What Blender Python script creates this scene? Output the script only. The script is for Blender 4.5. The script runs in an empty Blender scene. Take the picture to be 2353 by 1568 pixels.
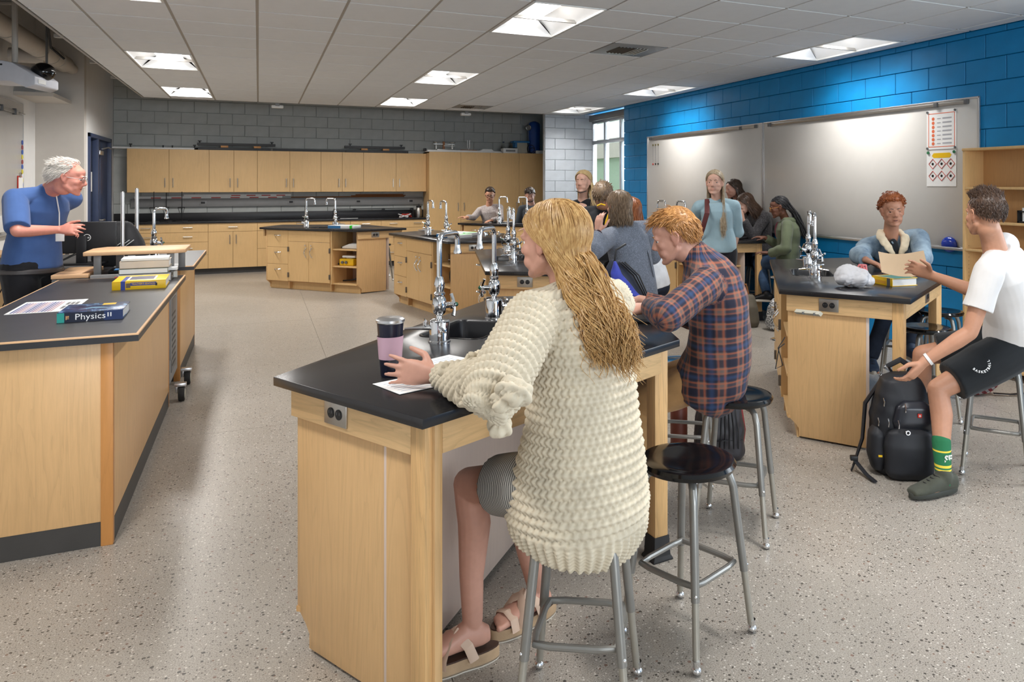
import bpy, bmesh, math, random
import numpy as np
from mathutils import Vector, Matrix

PI = math.pi
S = bpy.context.scene
COL = S.collection
RND = random.Random(11)

# ---------------------------------------------------------------- camera, world, daylight, exposure
FPX, PX, PY, YAW, EYE = 1738.0, 1414.5, 424.74, 0.441, 1.554
cam = bpy.data.cameras.new('camera')
cam.sensor_fit = 'HORIZONTAL'
cam.sensor_width = 36.0
cam.lens = FPX / 2353 * 36.0
cam.shift_x = (1176.5 - PX) / 2353
cam.shift_y = -(784.0 - PY) / 2353
cam.clip_start = 0.05
cam_ob = bpy.data.objects.new('camera', cam)
COL.objects.link(cam_ob)
cam_ob.location = (0, 0, EYE)
cam_ob.rotation_euler = (PI / 2, 0, -YAW)
S.camera = cam_ob

world = bpy.data.worlds.new('world')
S.world = world
world.use_nodes = True
wn = world.node_tree.nodes
wn['Background'].inputs['Color'].default_value = (0.80, 0.90, 1.0, 1)
wn['Background'].inputs['Strength'].default_value = 1.6


def area(name, loc, direction, sx, sy, power, color):
    l = bpy.data.lights.new(name, 'AREA')
    l.shape = 'RECTANGLE'
    l.size, l.size_y, l.energy, l.color = sx, sy, power, color
    o = bpy.data.objects.new(name, l)
    COL.objects.link(o)
    o.location = loc
    o.rotation_euler = Vector(direction).to_track_quat('-Z', 'Y').to_euler()
    return o


# daylight through the room's windows (behind and beside the camera, and at the far corner)
area('daylight_window', (6.3, 0.1, 1.85), (-1, 0.15, 0.05), 4.6, 1.7, 120, (0.84, 0.92, 1.0))
area('daylight_window_rear', (1.6, -4.9, 1.85), (0.10, 1, 0.10), 4.6, 1.7, 230, (0.86, 0.93, 1.0))
area('daylight_window_far', (6.7, 12.6, 1.75), (-1, 0, -0.05), 2.0, 1.9, 150, (0.86, 0.93, 1.0))

vs = S.view_settings
vs.view_transform = 'Standard'
vs.look = 'None'
vs.gamma = 1.0
vs.use_curve_mapping = False
vs.exposure = 0.12
S.cycles.use_denoising = True
S.cycles.max_bounces = 8
S.cycles.diffuse_bounces = 6
S.cycles.glossy_bounces = 3
S.cycles.transmission_bounces = 4
S.cycles.transparent_max_bounces = 6
S.cycles.caustics_reflective = False
S.cycles.caustics_refractive = False
S.cycles.sample_clamp_indirect = 6.0
LAMP = 4.5           # emission of the troffer lenses
LAMP_W, LAMP_SPREAD = 36.0, math.radians(150)   # the lamp behind each lens and its optics

# ---------------------------------------------------------------- camera frame helper (a pixel and a depth give a point in the room)
CR = Vector((math.cos(YAW), -math.sin(YAW), 0))
CF = Vector((math.sin(YAW), math.cos(YAW), 0))


def at(u, v, d):
    return Vector((0, 0, EYE)) + CF * d + CR * ((u - PX) / FPX * d) + Vector((0, 0, -(v - PY) / FPX * d))


def at_z(u, v, z):
    return at(u, v, (EYE - z) * FPX / (v - PY))


def rd(r, d, z):
    """camera-aligned right / depth / height"""
    p = CR * r + CF * d
    return Vector((p.x, p.y, z))


# ---------------------------------------------------------------- scene helpers
def tag(o, label=None, cat=None, group=None, kind=None):
    if label: o['label'] = label
    if cat: o['category'] = cat
    if group: o['group'] = group
    if kind: o['kind'] = kind
    return o


def thing(name, label, cat, loc=(0, 0, 0), rotz=0.0, group=None):
    o = bpy.data.objects.new(name, None)
    o.empty_display_size = 0.1
    COL.objects.link(o)
    o.location = loc
    o.rotation_euler = (0, 0, rotz)
    return tag(o, label, cat, group)


def copy_tree(o, parent=None):
    c = o.copy()
    COL.objects.link(c)
    if parent: c.parent = parent
    for ch in o.children:
        copy_tree(ch, c)
    return c


class MB:
    """collects shapes; build() links them as one mesh object"""

    def __init__(s):
        s.v, s.f, s.m, s.cur, s.n = [], [], [], 0, 0

    def add(s, vs, fs, M=None):
        vs = [Vector(p) for p in vs]
        if M is not None: vs = [M @ p for p in vs]
        s.v += [tuple(p) for p in vs]
        s.f += [tuple(i + s.n for i in f) for f in fs]
        s.m += [s.cur] * len(fs)
        s.n += len(vs)
        return s

    def mat(s, i):
        s.cur = i
        return s

    def box(s, x0, x1, y0, y1, z0, z1, M=None):
        v = [(x0, y0, z0), (x1, y0, z0), (x1, y1, z0), (x0, y1, z0), (x0, y0, z1), (x1, y0, z1), (x1, y1, z1), (x0, y1, z1)]
        f = [(3, 2, 1, 0), (4, 5, 6, 7), (0, 1, 5, 4), (1, 2, 6, 5), (2, 3, 7, 6), (3, 0, 4, 7)]
        return s.add(v, f, M)

    def cbox(s, c, sx, sy, sz, M=None):
        return s.box(c[0] - sx / 2, c[0] + sx / 2, c[1] - sy / 2, c[1] + sy / 2, c[2] - sz / 2, c[2] + sz / 2, M)

    def prism(s, poly, z0, z1, M=None):
        n = len(poly)
        v = [(x, y, z0) for x, y in poly] + [(x, y, z1) for x, y in poly]
        f = [tuple(range(n - 1, -1, -1)), tuple(range(n, 2 * n))]
        f += [(i, (i + 1) % n, n + (i + 1) % n, n + i) for i in range(n)]
        return s.add(v, f, M)

    def rings(s, rings, cap=True, closed=False, M=None):
        n = len(rings[0])
        v = [p for r in rings for p in r]
        f = []
        k = len(rings)
        for i in range(k if closed else k - 1):
            a, b = i * n, ((i + 1) % k) * n
            f += [(a + j, a + (j + 1) % n, b + (j + 1) % n, b + j) for j in range(n)]
        if cap and not closed:
            f.append(tuple(range(n - 1, -1, -1)))
            f.append(tuple((k - 1) * n + j for j in range(n)))
        return s.add(v, f, M)

    def tube(s, pts, r, n=10, closed=False, cap=True, flat=1.0, up=None, M=None):
        P = [Vector(p) for p in pts]
        k = len(P)
        rr = r if isinstance(r, (list, tuple)) else [r] * k
        rings, prev = [], None
        for i in range(k):
            if closed:
                t = P[(i + 1) % k] - P[i - 1]
            else:
                t = P[min(i + 1, k - 1)] - P[max(i - 1, 0)]
            if t.length < 1e-9: t = Vector((0, 0, 1))
            t.normalize()
            if prev is None:
                a = Vector(up) if up is not None else (Vector((0, 0, 1)) if abs(t.z) < 0.9 else Vector((1, 0, 0)))
            else:
                a = prev
            a = a - t * a.dot(t)
            if a.length < 1e-6: a = t.orthogonal()
            a.normalize()
            b = t.cross(a)
            prev = a
            rings.append([P[i] + a * (math.cos(2 * PI * j / n) * rr[i] * flat) + b * (math.sin(2 * PI * j / n) * rr[i]) for j in range(n)])
        return s.rings(rings, cap, closed, M)

    def cyl(s, p0, p1, r0, r1=None, n=16, M=None):
        return s.tube([p0, p1], [r0, r0 if r1 is None else r1], n, M=M)

    def lathe(s, prof, n=24, M=None, cap=True):
        rings = [[(r * math.cos(2 * PI * j / n), r * math.sin(2 * PI * j / n), z) for j in range(n)] for r, z in prof]
        return s.rings(rings, cap, False, M)

    def ell(s, c, r, nu=16, nv=10, M=None):
        r = r if isinstance(r, (tuple, list)) else (r, r, r)
        rings = []
        for i in range(nv + 1):
            a = -PI / 2 + PI * i / nv
            ca = max(math.cos(a), 1e-3)
            rings.append([(c[0] + r[0] * ca * math.cos(2 * PI * j / nu), c[1] + r[1] * ca * math.sin(2 * PI * j / nu), c[2] + r[2] * math.sin(a)) for j in range(nu)])
        return s.rings(rings, True, False, M)

    def build(s, name, mats, parent=None, bevel=0.0, seg=2, smooth=0.6, loc=None, rot=None):
        me = mesh_of(s, name, mats, bevel, seg, smooth)
        o = bpy.data.objects.new(name, me)
        COL.objects.link(o)
        if parent: o.parent = parent
        if loc is not None: o.location = loc
        if rot is not None: o.rotation_euler = rot
        return o


def mesh_of(mb, name, mats, bevel=0.0, seg=2, smooth=0.6):
    me = bpy.data.meshes.new(name)
    me.from_pydata(mb.v, [], mb.f)
    if not isinstance(mats, (list, tuple)): mats = [mats]
    for m in mats: me.materials.append(m)
    if len(mats) > 1: me.polygons.foreach_set('material_index', mb.m)
    if bevel > 0:
        bm = bmesh.new()
        bm.from_mesh(me)
        es = [e for e in bm.edges if len(e.link_faces) == 2 and e.calc_face_angle(0) > 0.5]
        bmesh.ops.bevel(bm, geom=es, offset=bevel, segments=seg, profile=0.5, affect='EDGES', clamp_overlap=True)
        bm.to_mesh(me)
        bm.free()
    me.update()
    if smooth:
        me.shade_smooth()
        me.set_sharp_from_angle(angle=smooth)
    return me


def link(name, me, parent=None, loc=None, rot=None, scale=None):
    o = bpy.data.objects.new(name, me)
    COL.objects.link(o)
    if parent: o.parent = parent
    if loc is not None: o.location = loc
    if rot is not None: o.rotation_euler = rot
    if scale is not None: o.scale = scale
    return o


def arc(c, r, a0, a1, n, ax=(1, 0, 0), ay=(0, 0, 1)):
    c, ax, ay = Vector(c), Vector(ax), Vector(ay)
    return [c + ax * (r * math.cos(a0 + (a1 - a0) * i / n)) + ay * (r * math.sin(a0 + (a1 - a0) * i / n)) for i in range(n + 1)]


def text_mesh(s, size, name='lettering', extrude=0.0006, bold=0.0, align='CENTER'):
    cu = bpy.data.curves.new(name, 'FONT')
    cu.body = s
    cu.size = size
    cu.extrude = extrude
    cu.offset = bold
    cu.resolution_u = 2
    cu.align_x = align
    cu.align_y = 'CENTER'
    o = bpy.data.objects.new(name, cu)
    COL.objects.link(o)
    dg = bpy.context.evaluated_depsgraph_get()
    me = bpy.data.meshes.new_from_object(o.evaluated_get(dg))
    bpy.data.objects.remove(o)
    bpy.data.curves.remove(cu)
    return me


def lettering(s, size, m, parent, M, name='lettering', bold=0.0, sx=1.0, align='CENTER'):
    """text standing in the local XY plane of matrix M"""
    me = text_mesh(s, size, name, bold=bold, align=align)
    me.transform(M @ Matrix.Diagonal((sx, 1, 1, 1)))
    me.materials.clear()
    me.materials.append(m)
    return link(name, me, parent)


# ---------------------------------------------------------------- materials
def srgb(r, g, b):
    f = lambda c: c / 12.92 if c <= 0.04045 else ((c + 0.055) / 1.055) ** 2.4
    return (f(r / 255), f(g / 255), f(b / 255), 1)


class NT:
    def __init__(s, name):
        s.m = bpy.data.materials.new(name)
        s.m.use_nodes = True
        s.t = s.m.node_tree
        s.b = s.t.nodes['Principled BSDF']

    def n(s, t, **k):
        nd = s.t.nodes.new(t)
        for a, b in k.items():
            if a.startswith('i_'):
                key = a[2:]
                key = int(key) if key.isdigit() else key.replace('_', ' ')
                nd.inputs[key].default_value = b
            else:
                setattr(nd, a, b)
        return nd

    def l(s, a, b):
        s.t.links.new(a, b)

    def coord(s, kind='Object', scale=(1, 1, 1), rot=(0, 0, 0)):
        tc = s.n('ShaderNodeTexCoord')
        mp = s.n('ShaderNodeMapping')
        mp.inputs['Scale'].default_value = scale
        mp.inputs['Rotation'].default_value = rot
        s.l(tc.outputs[kind], mp.inputs['Vector'])
        return mp.outputs['Vector']

    def noise(s, vec, scale, detail=3, rough=0.5, dist=0.0):
        nd = s.n('ShaderNodeTexNoise', i_Scale=scale, i_Detail=detail, i_Roughness=rough, i_Distortion=dist)
        s.l(vec, nd.inputs['Vector'])
        return nd.outputs['Fac']

    def ramp(s, fac, stops, interp='LINEAR'):
        r = s.n('ShaderNodeValToRGB')
        r.color_ramp.interpolation = interp
        e = r.color_ramp.elements
        while len(e) < len(stops): e.new(0.5)
        for i, (p, c) in enumerate(stops):
            e[i].position = p
            e[i].color = c
        s.l(fac, r.inputs['Fac'])
        return r.outputs['Color']

    def mix(s, fac, a, b, mode='MIX'):
        m = s.n('ShaderNodeMix', data_type='RGBA', blend_type=mode)
        for val, k in ((fac, 0), (a, 6), (b, 7)):
            if hasattr(val, 'links'):
                s.l(val, m.inputs[k])
            else:
                m.inputs[k].default_value = val
        return m.outputs[2]

    def math(s, op, a, b=0.0, c=None):
        m = s.n('ShaderNodeMath', operation=op)
        for i, val in enumerate((a, b) if c is None else (a, b, c)):
            if hasattr(val, 'links'):
                s.l(val, m.inputs[i])
            else:
                m.inputs[i].default_value = val
        return m.outputs[0]

    def bump(s, h, strength=0.2, dist=0.002):
        b = s.n('ShaderNodeBump', i_Strength=strength, i_Distance=dist)
        s.l(h, b.inputs['Height'])
        s.l(b.outputs['Normal'], s.b.inputs['Normal'])

    def set(s, color=None, rough=None, metal=None, spec=None, **k):
        for val, key in ((color, 'Base Color'), (rough, 'Roughness'), (metal, 'Metallic'), (spec, 'Specular IOR Level')):
            if val is None: continue
            if hasattr(val, 'links'):
                s.l(val, s.b.inputs[key])
            else:
                s.b.inputs[key].default_value = val
        for a, val in k.items():
            s.b.inputs[a.replace('_', ' ')].default_value = val
        return s


def plain(name, c, rough=0.5, metal=0.0, spec=0.5, vary=0.06, bump=0.0, bscale=60.0, **k):
    t = NT(name)
    v = t.coord()
    f = t.noise(v, 9.0, 4)
    lo = tuple(x * (1 - vary) for x in c[:3]) + (1,)
    hi = tuple(min(1, x * (1 + vary)) for x in c[:3]) + (1,)
    t.set(t.ramp(f, [(0.3, lo), (0.7, hi)]), rough, metal, spec, **k)
    if bump: t.bump(t.noise(v, bscale, 4), bump)
    return t.m


def wood(name, c, axis='Z', rough=0.42, contrast=0.16, big=1.0, spec=0.4):
    t = NT(name)
    sc = {'Z': (1, 1, 0.07), 'X': (0.07, 1, 1), 'Y': (1, 0.07, 1)}[axis]
    v = t.coord(scale=sc)
    base = t.noise(v, 6.0 * big, 3, 0.5, 1.6)
    rings = t.math('FRACT', t.math('MULTIPLY', base, 9.0))
    fine = t.noise(v, 120.0, 5, 0.65)
    mot = t.noise(t.coord(), 2.2, 3)
    dk = tuple(x * (1 - contrast * 1.3) for x in c[:3]) + (1,)
    lt = tuple(min(1, x * (1 + contrast * 0.55)) for x in c[:3]) + (1,)
    a = t.ramp(rings, [(0.0, dk), (0.25, c), (0.75, lt), (1.0, c)])
    b = t.ramp(fine, [(0.3, dk), (0.7, lt)])
    ab = t.mix(0.5, a, b)
    cc = t.ramp(mot, [(0.3, (0.93, 0.92, 0.90, 1)), (0.7, (1, 1, 1, 1))])
    t.set(t.mix(1.0, ab, cc, 'MULTIPLY'), rough, 0, spec)
    t.bump(fine, 0.06, 0.001)
    return t.m


MAPLE = srgb(214, 174, 124)
M = {}
M['maple'] = wood('maple_laminate', MAPLE, 'Z', 0.38, 0.11)
M['maple_x'] = wood('maple_solid_rail', srgb(222, 184, 134), 'X', 0.42, 0.18, 1.4)
M['maple_leg'] = wood('maple_solid_leg', srgb(216, 174, 120), 'Z', 0.42, 0.20, 1.6)
M['maple_cab'] = wood('maple_cabinet', srgb(220, 182, 128), 'Z', 0.40, 0.07)
M['maple_in'] = wood('maple_inside', srgb(196, 154, 104), 'Z', 0.5, 0.08)
M['panel_grey'] = wood('cabinet_back_laminate', srgb(206, 186, 172), 'Z', 0.45, 0.05)
M['honey'] = wood('honey_wood_post', srgb(196, 138, 78), 'Z', 0.42, 0.10)
M['ply'] = wood('plywood_edge', srgb(222, 180, 138), 'X', 0.5, 0.12, 3.0)
M['epoxy'] = plain('black_epoxy', srgb(34, 33, 35), 0.22, 0, 0.5, 0.15)
M['epoxy_rim'] = plain('black_epoxy_edge', srgb(36, 35, 37), 0.35, 0, 0.5, 0.1)
M['lam_black'] = plain('black_laminate', srgb(40, 40, 43), 0.40, 0, 0.5, 0.12, 0.04, 300)
M['sink'] = plain('black_sink', srgb(24, 24, 27), 0.25, 0, 0.5, 0.1)
M['chrome'] = plain('chrome', (0.80, 0.81, 0.83, 1), 0.07, 1.0, 0.5, 0.02)
M['steel'] = plain('brushed_steel', (0.48, 0.46, 0.43, 1), 0.34, 1.0, 0.5, 0.05)
M['stool_grey'] = plain('grey_enamel_tube', srgb(140, 138, 133), 0.33, 0.55, 0.5, 0.04)
M['stool_inner'] = plain('zinc_tube', srgb(168, 163, 152), 0.38, 0.6, 0.5, 0.05)
M['hinge'] = plain('hinge_grey', srgb(120, 112, 104), 0.4, 0.8, 0.5, 0.05)
M['black_gloss'] = plain('black_gloss_plastic', srgb(12, 12, 14), 0.10, 0, 0.5, 0.05)
M['black'] = plain('black_plastic', srgb(26, 26, 28), 0.45, 0, 0.4, 0.1)
M['rubber'] = plain('black_rubber', srgb(36, 35, 35), 0.6, 0, 0.35, 0.1)
M['cove'] = plain('charcoal_vinyl_cove', srgb(62, 60, 58), 0.5, 0, 0.4, 0.08)
M['steel_grey'] = plain('painted_grey_steel', srgb(128, 128, 128), 0.4, 0, 0.5, 0.03)
M['steel_dark'] = plain('painted_dark_steel', srgb(96, 97, 98), 0.4, 0, 0.5, 0.03)
M['white'] = plain('white_plastic', srgb(228, 228, 226), 0.4, 0, 0.5, 0.02)
M['paper'] = plain('paper', srgb(236, 236, 234), 0.7, 0, 0.2, 0.02)
M['board'] = plain('whiteboard', srgb(204, 201, 196), 0.22, 0, 0.5, 0.01)
M['alu'] = plain('aluminium', (0.72, 0.72, 0.73, 1), 0.3, 1.0, 0.5, 0.03)
M['green'] = plain('green_marker_cap', srgb(40, 200, 30), 0.4, 0, 0.5, 0.03)
M['red'] = plain('red_paint', srgb(190, 50, 36), 0.5, 0, 0.4, 0.05)
M['yellow'] = plain('yellow_plastic', srgb(238, 192, 24), 0.4, 0, 0.5, 0.04)
M['navy_paint'] = plain('navy_door_paint', srgb(50, 62, 92), 0.4, 0, 0.5, 0.05)
M['blue_bag'] = plain('blue_dust_cover', srgb(22, 66, 140), 0.5, 0, 0.4, 0.15, 0.1, 20)
M['blue_bin'] = plain('blue_lid', srgb(50, 116, 170), 0.45, 0, 0.4, 0.05)
M['beige_box'] = plain('beige_card', srgb(176, 172, 158), 0.6, 0, 0.3, 0.05)
M['cable'] = plain('black_cable', srgb(22, 22, 24), 0.5, 0, 0.4, 0.05)
M['brown_wood'] = wood('brown_stick', srgb(150, 98, 58), 'X', 0.5, 0.15)
M['duct'] = plain('duct_grey_paint', srgb(180, 174, 166), 0.55, 0, 0.4, 0.04)
M['tile'] = plain('acoustic_tile', srgb(226, 229, 232), 0.85, 0, 0.15, 0.015, 0.15, 420)
M['tee'] = plain('ceiling_grid', srgb(168, 164, 158), 0.5, 0, 0.4, 0.02)
M['deck'] = plain('roof_deck', srgb(120, 116, 110), 0.8, 0, 0.2, 0.05)
M['wall_warm'] = plain('warm_grey_wall', srgb(204, 199, 192), 0.75, 0, 0.25, 0.02, 0.08, 160)
M['wall_white'] = plain('light_grey_wall', srgb(222, 221, 219), 0.75, 0, 0.25, 0.02, 0.08, 160)
M['label_white'] = plain('white_print', srgb(240, 240, 240), 0.6, 0, 0.3, 0.01)
M['tan_paper'] = plain('manila_paper', srgb(222, 196, 164), 0.7, 0, 0.2, 0.03)
M['grey_fur'] = plain('grey_marl', srgb(150, 146, 142), 0.8, 0, 0.2, 0.08)


def block_mat(name, c, bump=0.35):
    t = NT(name)
    v = t.coord()
    a = t.noise(v, 6.0, 4)
    t.set(t.ramp(a, [(0.3, tuple(x * 0.93 for x in c[:3]) + (1,)), (0.7, tuple(min(1, x * 1.06) for x in c[:3]) + (1,))]), 0.5, 0, 0.4)
    t.bump(t.noise(v, 170.0, 5, 0.7), bump, 0.0018)
    return t.m


M['block_blue'] = block_mat('blue_painted_block', srgb(0, 124, 184))
M['block_grey'] = block_mat('grey_painted_block', srgb(172, 175, 172))
M['block_pale'] = block_mat('pale_painted_block', srgb(196, 202, 208))


def glass_mat(name, tint=(1, 1, 1, 1)):
    t = NT(name)
    t.set(tint, 0.02, 0, 0.5, Transmission_Weight=1.0, IOR=1.2)
    return t.m


M['glass'] = glass_mat('window_glass', (0.95, 0.98, 0.97, 1))


def emit(name, c, strength):
    t = NT(name)
    t.set(c, 0.5)
    t.b.inputs['Emission Color'].default_value = c
    t.b.inputs['Emission Strength'].default_value = strength
    return t.m


M['lamp'] = emit('lit_lamp_lens', (1.0, 0.975, 0.945, 1), LAMP)
M['reflector'] = plain('white_reflector', srgb(236, 238, 240), 0.35, 0, 0.5, 0.01)


def floor_mat():
    t = NT('polished_concrete')
    v = t.coord()
    a = t.noise(v, 0.8, 5, 0.6)
    b = t.noise(v, 7.0, 5, 0.6)
    c1 = t.ramp(a, [(0.3, srgb(146, 140, 131)), (0.7, srgb(168, 162, 154))])
    c2 = t.ramp(b, [(0.3, (0.86, 0.85, 0.84, 1)), (0.7, (1, 1, 1, 1))])
    base = t.mix(1.0, c1, c2, 'MULTIPLY')
    sand = t.noise(v, 210.0, 3, 0.8)
    base = t.mix(0.62, base, t.ramp(sand, [(0.34, srgb(96, 90, 82)), (0.50, srgb(164, 156, 145)), (0.66, srgb(196, 189, 178))]))
    for sc, lim, col in ((62.0, 0.20, srgb(58, 54, 50)), (95.0, 0.22, srgb(206, 200, 190)), (130.0, 0.22, srgb(74, 66, 60)), (40.0, 0.13, srgb(120, 92, 78))):
        vo = t.n('ShaderNodeTexVoronoi', feature='F1', i_Scale=sc, i_Randomness=1.0)
        t.l(v, vo.inputs['Vector'])
        sep = t.n('ShaderNodeSeparateColor')
        t.l(vo.outputs['Color'], sep.inputs['Color'])
        keep = t.math('GREATER_THAN', sep.outputs[0], 0.62)
        size = t.math('MULTIPLY', sep.outputs[1], lim * 1.9)
        near = t.math('LESS_THAN', vo.outputs['Distance'], size)
        base = t.mix(t.math('MULTIPLY', t.math('MULTIPLY', keep, near), 0.85), base, col)
    t.set(base, t.math('MULTIPLY_ADD', b, 0.12, 0.26), 0, 0.4)
    return t.m


M['floor'] = floor_mat()
M['ground'] = plain('outside_ground', srgb(120, 140, 96), 0.9, 0, 0.2, 0.2)
M['facade'] = plain('outside_facade', srgb(196, 186, 170), 0.8, 0, 0.2, 0.06)
M['facade_green'] = plain('outside_siding', srgb(168, 186, 158), 0.8, 0, 0.2, 0.06)
# ================================================================= the room
XR, XL, XD = 5.66, -2.83, -2.26          # right wall, whiteboard wall, door wall
YB, YJ, YN = 15.46, 13.05, -5.0          # back wall, jog, near wall
HC, HD = 2.897, 4.0                      # ceiling cloud, roof deck
T = 0.6096


def struct(name, mb, m, parent=None, bevel=0.0, loc=None):
    o = mb.build(name, m, parent, bevel, loc=loc)
    if parent is None: o['kind'] = 'structure'
    return o


# floor: concrete bed with saw-cut slabs on it
fl = struct('floor', MB().box(XL - 0.2, 6.4, YN - 0.2, YB + 0.2, -0.12, -0.006), M['cove'])
xs = [XL - 0.2, 0.55, 4.62, 6.4]
ys = [YN - 0.2, 1.30, 5.35, 9.4, 13.4, YB + 0.2]
g = 0.0012
for i in range(3):
    for j in range(5):
        MB().box(xs[i] + g, xs[i + 1] - g, ys[j] + g, ys[j + 1] - g, -0.006, 0).build('slab', M['floor'], fl)

# ---------------------------------------------------------------- block walls
BW, BH = 0.4064, 0.2032
_bm = {}


def block_mesh(w, h, m):
    k = (round(w, 3), round(h, 3), m.name)
    if k not in _bm:
        mb = MB().box(0, w, -0.012, 0, 0, h)
        _bm[k] = mesh_of(mb, 'block', m, 0.004, 1, 0.5)
    return _bm[k]


def block_wall(parent, origin, angle, length, z0, z1, m, skip=(), limit=290):
    """blocks laid in the plane through origin; local x along the wall, local -y into the room"""
    cells = []
    j = int(math.floor(z0 / BH))
    while j * BH < z1 - 1e-4:
        off = 0 if j % 2 == 0 else -BW / 2
        x = off
        while x < length - 1e-4:
            a, b = max(x, 0), min(x + BW, length)
            c, d = max(j * BH, z0), min((j + 1) * BH, z1)
            if b - a > 0.02 and d - c > 0.02 and not any(a > s[0] - 1e-3 and b < s[1] + 1e-3 and c > s[2] - 1e-3 and d < s[3] + 1e-3 for s in skip):
                cells.append((a, b, c, d))
            x += BW
        j += 1
    mt = 0.005
    rot = (0, 0, angle)
    R3 = Matrix.Rotation(angle, 4, 'Z')
    cells.sort(key=lambda c: (Vector(origin) + R3 @ Vector((c[0], 0, c[2])) - Vector((0, 0, EYE))).length)
    for (a, b, c, d) in cells[:limit]:
        p = Vector(origin) + R3 @ Vector((a + mt / 2, 0, c + mt / 2))
        link('block', block_mesh(b - a - mt, d - c - mt, m), parent, p, rot)
    if len(cells) > limit:
        mb = MB()
        for (a, b, c, d) in cells[limit:]:
            mb.box(a + mt / 2, b - mt / 2, -0.012, 0, c + mt / 2, d - mt / 2, Matrix.Translation(origin) @ R3)
        tag(mb.build('block_courses', m, parent), kind='stuff')


YW0, YW1, XW = 11.634, 13.6, 5.94        # far window recess in the right wall
wr = struct('wall_right', MB().box(XR + 0.012, XR + 0.30, 3.0, YW0, 0, HD).box(XR + 0.012, XR + 0.30, YN, 3.0, 0, 0.86)
            .box(XR + 0.012, XR + 0.30, YN, 3.0, 2.72, HD).box(XR + 0.012, XR + 0.30, YN, -2.6, 0.86, 2.72)
            .box(XR + 0.012, XR + 0.30, YW0, YW1, 0, 0.62)  .box(XR + 0.012, XW + 0.05, YW0, YW1, 2.93, HD).box(XW - 0.1, XW + 0.05, YW1 + 0.12, YB + 0.01, 0, HD), M['block_blue'])
block_wall(wr, (XR, YW0, 0), -PI / 2, YW0 - 3.0, 0, 2.9, M['block_blue'],
           skip=[(0.9, 7.0, 1.0, 2.3), (YW0 - 4.5, YW0 - 3.0, 0, 1.8)])
MB().box(XR + 0.004, XR + 0.012, 3.0, YW0, 2.9, HD).build('upper_strip', M['block_blue'], wr)
struct('baseboard_right', MB().box(XR - 0.006, XR, 3.0, YW0, 0, 0.10), M['cove'], bevel=0.002)

wb = struct('wall_back', MB().box(XD - 0.2, 6.2, YB + 0.012, YB + 0.25, 0, HD), M['block_grey'])
block_wall(wb, (XD, YB, 0), 0, 5.1 - XD, 0.9, 3.5, M['block_grey'], skip=[(-1, 7.6, 1.42, 2.16), (5.3, 7.6, 0, 2.18)], limit=285)
wp = struct('wall_back_right', MB().box(4.93, XW + 0.05, YW1 + 0.012, YW1 + 0.11, 0, HD), M['block_pale'])
block_wall(wp, (4.93, YW1, 0), 0, XW - 4.93, 0, 2.93, M['block_pale'])
struct('trim_1', MB().box(4.905, 4.93, YW1 - 0.004, YW1 + 0.03, 2.2, HD), M['steel_grey'])

wl = struct('wall_left', MB().box(XL - 0.2, XL, YN, YJ, 0, HD), M['wall_white'])
struct('wall_left_jog', MB().box(XL - 0.2, XD, YJ, YJ + 0.15, 0, HD), M['wall_warm'])
DY0, DY1, DZ = 13.30, 15.10, 2.32        # door opening
struct('wall_left_door', MB().box(XD - 0.15, XD, YJ + 0.15, DY0, 0, HD).box(XD - 0.15, XD, DY1, YB + 0.2, 0, HD)
       .box(XD - 0.15, XD, DY0, DY1, DZ, HD), M['wall_white'])
struct('wall_near', MB().box(XL, -0.9, YN - 0.2, YN, 0, HD).box(-0.9, 4.2, YN - 0.2, YN, 0, 0.86).box(-0.9, 4.2, YN - 0.2, YN, 2.72, HD)
       .box(4.2, XR + 0.3, YN - 0.2, YN, 0, HD), M['wall_warm'])
struct('roof_deck', MB().box(XL - 0.2, 6.4, YN - 0.2, YB + 0.2, HD, HD + 0.1), M['deck'])
# corridor beyond the door
struct('wall_corridor', MB().box(-4.2, -4.1, 12.0, 17.5, 0, HD).box(-4.1, XD - 0.15, 17.4, 17.5, 0, HD).box(-4.1, XL - 0.2, 12.0, 12.1, 0, HD)
       .box(-4.1, XD - 0.15, 12.0, 17.5, 2.7, 2.75), M['wall_warm'])
struct('floor_corridor', MB().box(-4.2, XL - 0.2, 12.0, 17.5, -0.1, 0), M['floor'])

# ---------------------------------------------------------------- door (frame, sidelight, leaf)
dr = bpy.data.objects.new('door_1', None)
COL.objects.link(dr)
dr.location = (XD, DY0, 0)
dr['kind'] = 'structure'
W = DY1 - DY0
MB().box(-0.13, 0.03, 0, 0.06, 0, DZ).box(-0.13, 0.03, W - 0.06, W, 0, DZ).box(-0.13, 0.03, 0, W, DZ - 0.06, DZ).box(-0.13, 0.03, 0.62, 0.70, 0, DZ - 0.06) \
    .box(-0.13, 0.03, 0.06, 0.62, 0, 0.12).build('door_frame', M['navy_paint'], dr, 0.004)
MB().box(-0.055, -0.045, 0.06, 0.62, 0.12, DZ - 0.06).build('sidelight_pane', M['glass'], dr)
leaf = MB().box(-0.07, -0.025, 0.70, 0.98, 0.01, DZ - 0.06).box(-0.07, -0.025, 1.14, W - 0.06, 0.01, DZ - 0.06) \
    .box(-0.07, -0.025, 0.98, 1.14, 0.01, 0.3).box(-0.07, -0.025, 0.98, 1.14, 2.1, DZ - 0.06).build('door_leaf', M['navy_paint'], dr, 0.003)
MB().box(-0.055, -0.04, 0.98, 1.14, 0.3, 2.1).build('vision_pane', M['glass'], leaf)
MB().box(-0.025, 0.03, 0.78, 1.08, 2.02, 2.09).build('closer_body', M['alu'], leaf, 0.006)
MB().tube([(0.03, 0.95, 2.12), (0.05, 1.35, 2.16), (0.05, 1.6, 2.15)], 0.012, 8).build('closer_arm', M['alu'], leaf)
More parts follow.
